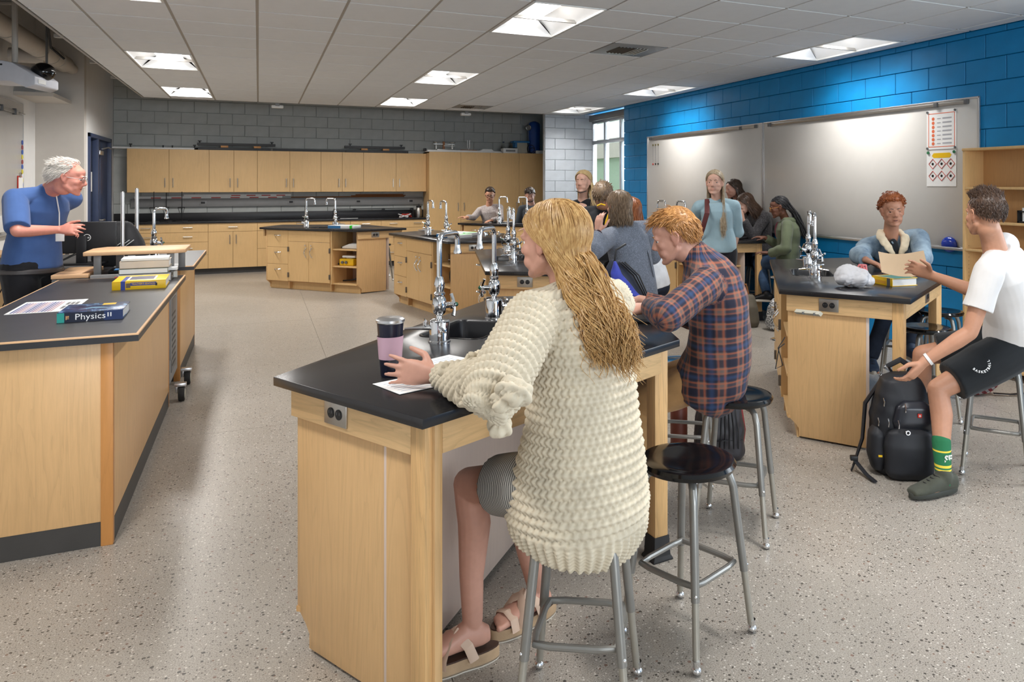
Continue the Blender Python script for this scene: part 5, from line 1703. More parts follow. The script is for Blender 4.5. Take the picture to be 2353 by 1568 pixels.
t, L, Wd = book('thick yellow and green paperback on the right bench beside the plastic bag', [flat(at_z(2012, 652, ZTOP)), flat(at_z(2060, 661, ZTOP)), flat(at_z(2099, 655, ZTOP)), flat(at_z(2050, 646, ZTOP))], ZTOP, 0.05, M['yellow'])
MB().box(-L / 2 + 0.03, L / 2, -Wd / 2 + 0.02, Wd / 2 - 0.02, 0.0501, 0.0506).build('green_picture', plain('green_picture', srgb(60, 130, 120), vary=0.3), t)
MB().box(L / 2 - 0.05, L / 2 - 0.02, -Wd / 2 - 0.0006, -Wd / 2, 0, 0.05).build('dark_band', M['steel_dark'], t)
MB().box(-L / 2 + 0.01, L / 2 - 0.06, -Wd / 2 - 0.0006, -Wd / 2, 0.01, 0.03).build('spine_print', plain('spine_orange', srgb(220, 160, 50)), t)
def fix_to(o, key):
    o.parent = ISL[key][0]
    o.matrix_parent_inverse = ISL[key][1].inverted()
    return o


ps = None
pA, pB = at(1830, 716, 3.98), at(1886, 722, 3.86)
ps = fix_to(MB().tube([pA, pB], 0.019, 4, flat=0.7).build('power_strip', M['beige_box']), 'right5')
ps['label'] = 'beige power strip under the rail'
for k in (0.3, 0.75): MB().cbox(pA.lerp(pB, k) - CF * 0.018, 0.03, 0.004, 0.012).build('switch', M['steel_dark'], ps)
cord = MB().tube([at(1804, 775, 4.0), at(1788, 800, 4.0), at(1799, 840, 4.0), at(1782, 848, 4.0), at(1790, 800, 4.0), at(1803, 790, 4.0)], 0.003, 6).build('power_cord', M['cable'])
fix_to(cord, 'right5')

# laptop on the front bench
lp = thing('laptop', 'dark laptop the plaid student types on', 'laptop', (0, 0, 0))
c = at_z(1448, 728, ZTOP)
lp.location = (c.x, c.y, ZTOP)
lp.rotation_euler = (0, 0, math.radians(58))
MB().box(-0.17, 0.17, -0.12, 0.12, 0.002, 0.02).build('base', M['black'], lp, 0.006)
MB().box(-0.14, 0.14, -0.01, 0.10, 0.0202, 0.0212).build('keyboard_deck', M['steel_dark'], lp)
mb = MB()
for r in range(4):
    for q in range(12): mb.box(-0.135 + q * 0.0225, -0.116 + q * 0.0225, 0.0 + r * 0.023, 0.019 + r * 0.023, 0.0212, 0.0225)
tag(mb.build('keys', M['black_gloss'], lp), kind='stuff')
MB().box(-0.17, 0.17, -0.006, 0.006, 0, 0.22, Matrix.Translation((0, 0.122, 0.016)) @ Matrix.Rotation(-0.35, 4, 'X')).build('lid', M['black'], lp, 0.004)
# sheets and tumbler at the sweater girl's hand
for k, (uu, vv, r_, lb) in enumerate(((1010, 838, 0.5, 'white sheet under the forearm of the girl in the cream sweater'), (965, 880, 0.35, 'white notebook page under the hand beside the tumbler'))):
    c = at_z(uu, vv, ZTOP)
    t = thing('note_sheet', lb, 'paper', (c.x, c.y, ZTOP + 0.0006 + 0.0015 * k), r_)
    MB().box(-0.12, 0.12, -0.085, 0.085, 0, 0.0014).build('sheet', M['paper'], t)
    mb = MB()
    for q in range(6): mb.box(-0.10, 0.09, -0.06 + q * 0.022, -0.058 + q * 0.022, 0.0014, 0.0016)
    mb.build('ruled_lines', M['blue_bin'], t)
c = at_z(897, 864, ZTOP)
tu = thing('tumbler', 'dark blue tumbler with a silver rim on the front bench', 'tumbler', (c.x, c.y, ZTOP), 0.3)
MB().lathe([(0.030, 0), (0.032, 0.004), (0.042, 0.165), (0.043, 0.178)], 28).build('cup', plain('navy_enamel', srgb(26, 28, 46), 0.25), tu)
MB().lathe([(0.0435, 0.178), (0.047, 0.182), (0.047, 0.190), (0.040, 0.195), (0.002, 0.196)], 28).build('silver_lid', M['alu'], tu)
MB().lathe([(0.0375, 0.06), (0.0425, 0.135)], 28, cap=False).build('pink_wrap', plain('pink_wrap', srgb(196, 160, 176), 0.5), tu)
# laptop and things on the bench by the whiteboard
lp2 = thing('laptop', 'black laptop in front of the girl with braids', 'laptop', on('t6', 1.72, 0.62), rotk('t6') + 1.9)
MB().box(-0.17, 0.17, -0.12, 0.12, 0.002, 0.02).build('base', M['black'], lp2, 0.006)
MB().box(-0.15, 0.15, -0.04, 0.10, 0.0202, 0.0222).build('keyboard_deck', M['black_gloss'], lp2)
MB().box(-0.17, 0.17, -0.006, 0.006, 0, 0.23, Matrix.Translation((0, 0.122, 0.016)) @ Matrix.Rotation(-0.25, 4, 'X')).build('lid', M['black'], lp2, 0.004)
# back bench notes
for k, (lx, ly, lb) in enumerate(((0.45, 0.62, 'papers under the hand of the man in the pale sweater'), (1.25, 0.62, 'dark notebook with white pages before the man in the dark sweater'))):
    t = thing('paper_pad', lb, 'paper', on('t7', lx, ly), rotk('t7') + 0.3)
    MB().box(-0.2, 0.2, -0.13, 0.13, 0, 0.012).build('pad', M['paper'] if k == 0 else M['black'], t, 0.002)
    MB().box(-0.18, 0.18, -0.12, 0.12, 0.012, 0.0125 + 0.01 * k).build('top_sheet', M['tan_paper'] if k == 0 else M['paper'], t)

# ================================================================= bags on the floor
bagcloth = plain('black_nylon', srgb(30, 31, 36), 0.55, 0, 0.4, 0.12, 0.12, 500)
bagshine = plain('black_coated_nylon', srgb(38, 40, 48), 0.3, 0, 0.5, 0.08)


def superell(cx, cy, z, rx, ry, p=0.55, n=36):
    f = lambda c: (abs(c) ** p) * (1 if c >= 0 else -1)
    return [(cx + rx * f(math.cos(2 * PI * k / n)), cy + ry * f(math.sin(2 * PI * k / n)), z) for k in range(n)]


bk = thing('black_backpack', 'black backpack with silver zips at the feet of the boy in shorts', 'backpack', g0(at_z(2072, 1085, 0)), -YAW - 0.10)
mb = MB().rings([superell(0, 0.02, z, rx, ry) for z, rx, ry in ((0.0, 0.135, 0.09), (0.03, 0.155, 0.105), (0.15, 0.165, 0.115), (0.30, 0.155, 0.11), (0.42, 0.13, 0.10), (0.50, 0.10, 0.08), (0.53, 0.05, 0.04))])
blob('main_body', mb, 0.008, bagcloth, bk, 5, ((28, 0.006, 4), (70, 0.0025, 5)))
mb = MB().rings([superell(0.01, -0.105, z, rx, ry, 0.6) for z, rx, ry in ((0.005, 0.10, 0.03), (0.04, 0.125, 0.05), (0.18, 0.13, 0.055), (0.25, 0.11, 0.04), (0.275, 0.06, 0.02))])
blob('front_pocket', mb, 0.008, bagcloth, bk, 4, ((40, 0.003, 6),))
mb = MB().rings([superell(0.035, -0.085, z, rx, ry, 0.6) for z, rx, ry in ((0.26, 0.10, 0.035), (0.30, 0.11, 0.05), (0.38, 0.09, 0.045), (0.41, 0.05, 0.02))])
blob('upper_pocket', mb, 0.008, bagshine, bk, 4, ((50, 0.003, 7),))
mb = MB().rings([superell(-0.135, -0.02, z, rx, ry, 0.7) for z, rx, ry in ((0.03, 0.03, 0.06), (0.10, 0.05, 0.075), (0.22, 0.045, 0.07), (0.26, 0.02, 0.04))])
blob('side_pocket', mb, 0.008, bagcloth, bk, 4, ((40, 0.003, 8),))
MB().tube([(-0.03, 0.06, 0.515), (-0.06, 0.05, 0.56), (0.0, 0.03, 0.60), (0.06, 0.05, 0.56), (0.05, 0.07, 0.51)], 0.016, 8, flat=0.4).build('carry_handle', bagcloth, bk)
MB().tube([(-0.08, 0.08, 0.49), (-0.17, 0.10, 0.34), (-0.19, 0.08, 0.15), (-0.24, 0.02, 0.05), (-0.27, -0.03, 0.012)], [0.03, 0.034, 0.03, 0.022, 0.014], 8, flat=0.35).build('shoulder_strap', bagcloth, bk)
MB().tube([(-0.25, -0.02, 0.06), (-0.21, -0.11, 0.02), (-0.18, -0.18, 0.010)], 0.014, 6, flat=0.3).build('loose_strap', bagcloth, bk)
MB().box(-0.275, -0.235, -0.03, 0.0, 0.06, 0.085).build('buckle', M['black'], bk, 0.004)
for x, y, z in ((-0.10, -0.10, 0.30), (-0.115, -0.07, 0.40), (-0.055, -0.125, 0.30), (-0.14, -0.055, 0.29), (-0.02, -0.12, 0.385)):
    MB().tube([(x, y - 0.012, z + 0.02), (x + 0.004, y - 0.020, z), (x + 0.002, y - 0.018, z - 0.022)], [0.006, 0.0045, 0.006], 8, flat=0.6).build('zip_pull', M['chrome'], bk)
MB().tube(arc((-0.01, -0.158, 0.262), 0.010, 0, 2 * PI, 14), 0.004, 6).build('eyelet', M['chrome'], bk)
lg = MB().box(-0.011, 0.011, -0.004, 0.002, -0.010, 0.012, Matrix.Translation((0.055, -0.135, 0.345))).build('red_badge', M['red'], bk, 0.003)
MB().box(-0.006, 0.006, -0.0055, -0.004, -0.0015, 0.0015, Matrix.Translation((0.055, -0.135, 0.346))).box(-0.0015, 0.0015, -0.0055, -0.004, -0.006, 0.006, Matrix.Translation((0.055, -0.135, 0.346))).build('badge_cross', M['white'], lg)
MB().box(-0.145, -0.125, -0.098, -0.09, 0.11, 0.12).build('yellow_tag', M['yellow'], bk)

bk2 = thing('dark_backpack', 'dark grey backpack with red trim under the plaid student', 'backpack', g0(at_z(1652, 1050, 0)), -YAW)
mb = MB().rings([superell(0, 0, z, rx, ry) for z, rx, ry in ((0.0, 0.12, 0.08), (0.03, 0.14, 0.10), (0.16, 0.14, 0.10), (0.28, 0.12, 0.085), (0.36, 0.08, 0.06), (0.38, 0.04, 0.03))])
blob('main_body', mb, 0.009, plain('charcoal_nylon', srgb(44, 42, 46), 0.5, vary=0.15), bk2, 4, ((40, 0.005, 9), (90, 0.003, 10)))
MB().tube([(0.13, 0.02, 0.0 + 0.02), (0.145, 0.02, 0.15), (0.125, 0.02, 0.28), (0.08, 0.02, 0.36)], 0.012, 8).build('red_trim', plain('dark_red_trim', srgb(120, 34, 36), 0.5), bk2)
for k in range(7): MB().tube([(-0.06 + k * 0.026, -0.102, 0.08), (-0.05 + k * 0.024, -0.108, 0.18), (-0.03 + k * 0.018, -0.09, 0.30)], 0.0035, 6).build('elastic_cord', M['black'], bk2)
MB().tube([(-0.14, -0.05, 0.09), (-0.0, -0.112, 0.13), (0.12, -0.07, 0.12)], 0.010, 6, flat=0.4).build('compression_strap', M['black'], bk2)
rbx = thing('tumbler_bottle', 'rusty brown bottle bag beside the dark backpack under the plaid student', 'bottle', g0(at_z(1560, 1040, 0)), 0)
MB().lathe([(0.04, 0), (0.05, 0.02), (0.05, 0.26), (0.03, 0.30), (0.03, 0.32)], 18).build('bottle', plain('rust_brown', srgb(110, 54, 40), 0.5), rbx)
MB().lathe([(0.034, 0.32), (0.034, 0.345), (0.01, 0.35)], 16).build('cap', M['white'], rbx)

plaidbag_m = NT('red_plaid_bag')
v = plaidbag_m.coord(scale=(1, 1, 1), rot=(0.5, 0.3, 0.6))
sx_ = plaidbag_m.n('ShaderNodeSeparateXYZ')
plaidbag_m.l(v, sx_.inputs[0])
ff = lambda o, k: plaidbag_m.math('GREATER_THAN', plaidbag_m.math('FRACT', plaidbag_m.math('MULTIPLY', o, k)), 0.55)
c1 = plaidbag_m.mix(ff(sx_.outputs[0], 22), srgb(170, 28, 40), srgb(240, 232, 232))
plaidbag_m.set(plaidbag_m.mix(plaidbag_m.math('MULTIPLY', ff(sx_.outputs[2], 26), 0.75), c1, srgb(44, 24, 30)), 0.7)
rb = thing('plaid_bag', 'red white and black plaid bag on the floor behind the boy in shorts', 'bag', g0(at_z(2245, 906, 0)), -YAW)
mb = MB().ell((0, 0, 0.10), (0.17, 0.11, 0.10), 20, 12).ell((0.05, 0.02, 0.15), (0.09, 0.07, 0.06), 16, 10)
blob('bag_body', mb, 0.011, plaidbag_m.m, rb, 3, ((30, 0.012, 11), (70, 0.005, 12)))
MB().tube([(0.10, -0.05, 0.02), (0.22, -0.06, 0.015), (0.38, -0.04, 0.02), (0.52, -0.02, 0.012)], 0.016, 6, flat=0.3).build('strap', M['black'], rb)
for k, (uu, dd, lb, col) in enumerate(((1700, 8.3, 'olive grey tote bag under the bench by the whiteboard', srgb(92, 84, 70)), (1805, 8.1, 'black and white patterned bag on the floor under the girl with braids', srgb(150, 148, 144)))):
    p = at(uu, 720, dd)
    t = thing('tote_bag', lb, 'bag', (p.x, p.y, 0), -YAW + 0.2 * k)
    mtb = plain('tote_%d' % k, col, 0.7, vary=0.2)
    if k == 1:
        q = NT('scribble_print')
        wv = q.noise(q.coord(), 9.0, 2, 0.5, 2.5)
        q.set(q.ramp(q.math('FRACT', q.math('MULTIPLY', wv, 8.0)), [(0.0, srgb(24, 24, 26)), (0.5, srgb(24, 24, 26)), (0.56, srgb(226, 226, 226)), (1.0, srgb(226, 226, 226))]), 0.7)
        mtb = q.m
    mb = MB().rings([superell(0, 0, z, rx, ry) for z, rx, ry in ((0.0, 0.19, 0.09), (0.05, 0.21, 0.11), (0.22, 0.20, 0.10), (0.32, 0.17, 0.05), (0.35, 0.15, 0.03))])
    blob('bag_body', mb, 0.014, mtb, t, 3, ((22, 0.012, 13 + k),))
    MB().tube([(-0.10, 0, 0.33), (-0.07, 0, 0.46), (0.07, 0, 0.46), (0.10, 0, 0.33)], 0.010, 6).build('handle', M['black'] if k else M['brown_wood'], t)
    MB().box(-0.08, 0.0, -0.112, -0.10, 0.08, 0.12).build('patch', M['black'], t)
# ================================================================= people: one continuous skin per body, clothes and hair as its parts
UP = Vector((0, 0, 1))


def reach(p, u, v, L, far=True):
    """the point on the sight line of (u, v) that lies a limb's length L from joint p"""
    o = Vector((0, 0, EYE))
    d = at(u, v, 1.0) - o
    q = p - o
    a, b, c = d.dot(d), -2 * d.dot(q), q.dot(q) - L * L
    D = b * b - 4 * a * c
    if D <= 0:
        t = -b / (2 * a)
        x = o + d * t
        return p + (x - p).normalized() * L
    t = (-b + (math.sqrt(D) if far else -math.sqrt(D))) / (2 * a)
    return o + d * t


def frame(fwd, up=UP):
    f = Vector(fwd).normalized()
    r = f.cross(up).normalized()
    u = r.cross(f).normalized()
    return r, f, u


def dirs(r, d, z=0.0):
    v = CR * r + CF * d + UP * z
    return v.normalized()


def vd(u, r, d, z=0.0):
    """direction given as seen from the camera at column u: r to the right, d away from the camera"""
    ray = (CF + CR * ((u - PX) / FPX)).normalized()
    return (ray.cross(UP).normalized() * r + ray * d + UP * z).normalized()


def oring(c, r, f, a, b, n=24, p=0.88):
    g = lambda x: (abs(x) ** p) * (1 if x >= 0 else -1)
    return [c + r * (a * g(math.cos(2 * PI * k / n))) + f * (b * g(math.sin(2 * PI * k / n))) for k in range(n)]


def limb(mb, pts, radii, n=16, round_ends=True):
    """tapered limb through pts with rounded ends"""
    P = [Vector(p) for p in pts]
    R_ = list(radii)
    if round_ends:
        mb.ell(tuple(P[0]), R_[0] * 0.98, n, 8)
        mb.ell(tuple(P[-1]), R_[-1] * 0.98, n, 8)
    Q, rr = [P[0]], [R_[0]]
    for i in range(len(P) - 1):
        for k in range(1, 5):
            Q.append(P[i].lerp(P[i + 1], k / 4))
            rr.append(R_[i] + (R_[i + 1] - R_[i]) * k / 4)
    mb.tube(Q, rr, n)


def hand(mb, wrist, d, palm, side, curl=0.5, spread=0.10, s=1.0, thumb=0.6):
    """palm and five fingers; d points to the fingers, palm is the normal of the palm side; side +1 right, -1 left"""
    d = d.normalized()
    pn = (palm - d * palm.dot(d)).normalized()
    lat = d.cross(pn) * (1 if side > 0 else -1)      # towards the thumb
    L = 0.092 * s
    rings = []
    for t, w, h in ((-0.02, 0.026, 0.021), (0.02, 0.031, 0.020), (0.055, 0.039, 0.017), (0.085, 0.041, 0.014), (0.098, 0.036, 0.010)):
        rings.append(oring(wrist + d * (t * s), lat, pn, w * s, h * s, 16, 0.8))
    mb.rings(rings)
    for k, (off, ln, r0) in enumerate(((0.029, 0.074, 0.0082), (0.0095, 0.083, 0.0086), (-0.010, 0.077, 0.0082), (-0.029, 0.060, 0.0072))):
        p = wrist + d * (0.086 * s) + lat * (off * s)
        dv = (d + lat * (spread * (off / 0.029))).normalized()
        pts, rr = [p - dv * 0.02 * s, p], [r0 * s, r0 * 1.05 * s]
        cv = curl * (0.85 + 0.12 * k)
        for j, (fr, a) in enumerate(((0.45, 0.35), (0.30, 0.75), (0.25, 0.55))):
            ax = dv.cross(pn).normalized()
            dv = (Matrix.Rotation(cv * a, 3, ax) @ dv).normalized()
            # keep bending towards the palm side
            p = p + dv * (ln * fr * s)
            pts.append(p)
            rr.append(r0 * (0.98 - 0.10 * j) * s)
        limb(mb, pts, rr, 10)
    p = wrist + d * (0.022 * s) + lat * (0.028 * s) + pn * (0.008 * s)
    dv = (d * 0.62 + lat * 0.75 + pn * 0.30).normalized()
    p1 = p + dv * 0.040 * s
    dv2 = (d * 0.85 + lat * (0.45 - 0.35 * thumb) + pn * 0.30 * thumb).normalized()
    p2 = p1 + dv2 * 0.032 * s
    p3 = p2 + (dv2 + pn * 0.2 * thumb).normalized() * 0.026 * s
    limb(mb, [p, p1, p2, p3], [0.0135 * s, 0.0115 * s, 0.0096 * s, 0.0080 * s], 10)


def head_shape(mb, M4, s=1.0, male=True, mouth=0.0):
    E = lambda c, r, nu=18, nv=12: mb.ell(c, r, nu, nv, M4 @ Matrix.Scale(s, 4))
    def cap(pts, rr):
        sub = MB()
        limb(sub, pts, rr, 12)
        mb.add(sub.v, sub.f, M4 @ Matrix.Scale(s, 4))
    E((0, -0.018, 0.028), (0.0755, 0.096, 0.086), 26, 18)            # cranium
    E((0, 0.024, -0.022), (0.0630, 0.066, 0.082), 24, 16)            # face
    E((0, 0.040, 0.040), (0.058, 0.050, 0.042), 20, 12)              # forehead
    jw = 0.052 if male else 0.047
    for sx in (-1, 1):
        cap([(sx * jw, -0.002, -0.052), (sx * jw * 0.72, 0.040, -0.082), (sx * 0.014, 0.066, -0.098)], [0.020, 0.019, 0.016])
        E((sx * 0.042, 0.056, -0.026), (0.020, 0.022, 0.020))        # cheekbone
        E((sx * 0.034, 0.058, -0.060), (0.022, 0.022, 0.024))        # cheek
        E((sx * 0.027, 0.080, 0.0185), (0.021, 0.011, 0.0075))       # brow
        E((sx * 0.030, 0.0775, 0.0095), (0.0165, 0.0105, 0.0065))    # upper lid
        E((sx * 0.030, 0.0760, -0.0115), (0.0155, 0.0095, 0.0052))   # lower lid
        E((sx * 0.0115, 0.0965, -0.0335), (0.0085, 0.0095, 0.0075))  # nostril wing
        # ear
        E((sx * 0.0765, -0.008, -0.008), (0.0075, 0.019, 0.030), 14, 10)
        cap([(sx * 0.079, 0.006, 0.004), (sx * 0.085, -0.004, 0.022), (sx * 0.089, -0.020, 0.020), (sx * 0.089, -0.026, 0.002), (sx * 0.084, -0.018, -0.018), (sx * 0.078, -0.004, -0.034)], [0.0045, 0.0048, 0.0050, 0.0050, 0.0048, 0.0065])
        E((sx * 0.0735, 0.000, -0.032), (0.0080, 0.009, 0.010), 10, 8)
    cap([(0, 0.078, 0.014), (0, 0.094, -0.010), (0, 0.1045, -0.027)], [0.0095, 0.0098, 0.0115])
    E((0, 0.1055, -0.029), (0.0115, 0.0095, 0.0090))
    E((0, 0.072, -0.100), (0.021, 0.018, 0.015))                      # chin
    E((0, 0.0815, -0.0595 + mouth * 0.2), (0.0235, 0.0095, 0.0058))   # upper lip
    E((0, 0.0805, -0.0725 - mouth), (0.0200, 0.0095, 0.0064))         # lower lip
    E((0, 0.070, -0.052), (0.030, 0.022, 0.020))                      # muzzle
    if male: E((0, -0.02, -0.075), (0.052, 0.06, 0.05))
    else: E((0, -0.02, -0.070), (0.046, 0.055, 0.045))


def skin_mat(name, c):
    t = NT(name)
    at_ = t.n('ShaderNodeAttribute', attribute_name='tint')
    v = t.coord()
    n = t.noise(v, 38.0, 4, 0.6)
    lo = tuple(x * 0.92 for x in c[:3]) + (1,)
    base = t.ramp(n, [(0.3, lo), (0.7, c)])
    red = (c[0] * 0.80, c[1] * 0.46, c[2] * 0.46, 1)
    t.set(t.mix(at_.outputs['Fac'], base, red), 0.48, 0, 0.4, Subsurface_Weight=0.06, Subsurface_Scale=0.01)
    t.b.inputs['Subsurface Radius'].default_value = (1.0, 0.4, 0.25)
    t.bump(t.noise(v, 420.0, 3), 0.05, 0.0008)
    return t.m


_eye = {}


def eyes(root, M4, s, iris):
    key = tuple(iris)
    if key not in _eye:
        _eye[key] = (plain('eye_white', srgb(232, 228, 222), 0.12), plain('iris', iris, 0.1), plain('pupil', srgb(14, 12, 12), 0.08))
    mats = _eye[key]
    for sx in (-1, 1):
        mb = MB()
        n = 18
        rings, ms = [], []
        for i in range(13):
            a = PI * i / 12
            rings.append([(0.0125 * math.sin(a) * math.cos(2 * PI * k / n), 0.0125 * math.cos(a), 0.0125 * math.sin(a) * math.sin(2 * PI * k / n)) for k in range(n)])
        for i in range(12):
            mb.mat(2 if i < 2 else 1 if i < 4 else 0)
            v = rings[i] + rings[i + 1]
            mb.add(v, [(j, n + j, n + (j + 1) % n, (j + 1) % n) for j in range(n)], M4 @ Matrix.Scale(s, 4) @ Matrix.Translation((sx * 0.030, 0.0700, -0.001)))
        mb.build('eye', mats, root, smooth=1.2)


def strands(mb, M4, s, roots, flow, steps, length, width, lift=0.004, ell=((0, -0.018, 0.028), (0.0755, 0.096, 0.086)), jitter=0.12, taper=0.35, rnd=None, grav=0.0, sides=5):
    """locks that follow the skull; roots: unit directions on the skull ellipsoid; flow(p, q): direction in head space at arc fraction q"""
    rnd = rnd or random.Random(3)
    c0, r0 = Vector(ell[0]), Vector(ell[1])
    Ms = M4 @ Matrix.Scale(s, 4)
    for rt in roots:
        n = Vector(rt).normalized()
        p = c0 + Vector((n.x * r0.x, n.y * r0.y, n.z * r0.z))
        L = length * (0.75 + 0.5 * rnd.random())
        st = L / steps
        jit = Vector((rnd.gauss(0, jitter), rnd.gauss(0, jitter), rnd.gauss(0, jitter)))
        off = lift * (0.5 + rnd.random())
        pts = []
        for k in range(steps + 1):
            q = k / steps
            e = Vector(((p.x - c0.x) / r0.x, (p.y - c0.y) / r0.y, (p.z - c0.z) / r0.z))
            nn = Vector((e.x / r0.x, e.y / r0.y, e.z / r0.z)).normalized()
            if e.length < 1.0:
                p = c0 + Vector((e.x * r0.x, e.y * r0.y, e.z * r0.z)) / max(e.length, 1e-6)
            pts.append(Ms @ (p + nn * (off * (0.3 + min(1, q * 2.5)))))
            d = Vector(flow(p, q)) + jit
            if e.length < 1.06: d = d - nn * min(0, d.dot(nn))
            d.normalize()
            p = p + d * st
        rr = [width * s * (1 - taper * 0.3 if k == 0 else (1 - (1 - taper) * (k / steps) ** 2)) for k in range(steps + 1)]
        mb.tube(pts, rr, sides)


def skull_cap(root, M4, s, hair_m, test, thick=0.010, freq=60, amp=0.0025, name='hair'):
    """close layer of hair over the skull; test(dir) -> 0..1 coverage in head space"""
    mb = MB()
    nu, nv = 56, 36
    c0, r0 = Vector((0, -0.018, 0.028)), Vector((0.0755, 0.096, 0.086))
    P = {}
    for i in range(nv + 1):
        a = -PI / 2 + PI * i / nv
        for j in range(nu):
            b = 2 * PI * j / nu
            d = Vector((math.cos(a) * math.cos(b), math.cos(a) * math.sin(b), math.sin(a)))
            cvr = test(d)
            h = -0.012 + (thick(d) + 0.012 if callable(thick) else thick + 0.012) * min(1, max(0, cvr))
            w = math.sin(freq * 0.11 * b * 3 + 5 * math.sin(a * 3)) * amp if cvr > 0.5 else 0
            P[i, j] = c0 + Vector((d.x * (r0.x + h + w), d.y * (r0.y + h + w), d.z * (r0.z + h + w)))
    v = [P[i, j] for i in range(nv + 1) for j in range(nu)]
    f = [(i * nu + j, i * nu + (j + 1) % nu, (i + 1) * nu + (j + 1) % nu, (i + 1) * nu + j) for i in range(nv) for j in range(nu)]
    mb.add(v, f, M4 @ Matrix.Scale(s, 4))
    return mb


def hair_mat(name, c, c2, rough=0.42, scale=26.0):
    """strands coloured along their own length by a stretched noise"""
    t = NT(name)
    v = t.coord(scale=(1, 1, 0.35))
    n = t.noise(v, scale * 3, 4, 0.6, 0.8)
    n2 = t.noise(t.coord(), 7.0, 2)
    a = t.ramp(n, [(0.32, c), (0.68, c2)])
    t.set(t.mix(t.math('MULTIPLY', n2, 0.45), a, tuple(x * 0.6 for x in c[:3]) + (1,)), rough, 0, 0.45)
    t.bump(t.noise(t.coord(), 330.0, 2), 0.12, 0.001)
    return t.m


def cloth_uv(me, bones, seam):
    """per-vertex cloth coordinates (round the bone, along the bone, bone number) for woven and knitted patterns"""
    V = get_co(me)
    best = np.full(len(V), 1e9)
    out = np.zeros((len(V), 3))
    for k, (a, b, R_, off) in enumerate(bones):
        a, b = np.array(a), np.array(b)
        d = b - a
        L = np.linalg.norm(d)
        d = d / L
        t = (V - a) @ d
        tc = np.clip(t, 0, L)
        q = V - (a + tc[:, None] * d)
        dist = np.linalg.norm(q, axis=1) / R_
        s_ = np.array(seam) - d * (np.array(seam) @ d)
        s_ /= np.linalg.norm(s_)
        w = np.cross(d, s_)
        ang = np.arctan2(q @ w, q @ s_)
        m = dist < best
        best[m] = dist[m]
        out[m, 0] = ang[m] * R_ + off
        out[m, 1] = t[m] + off * 0.37
        out[m, 2] = k
    at_ = me.attributes.new('cloth', 'FLOAT_VECTOR', 'POINT')
    at_.data.foreach_set('vector', out.astype(np.float32).ravel())
    return out, best


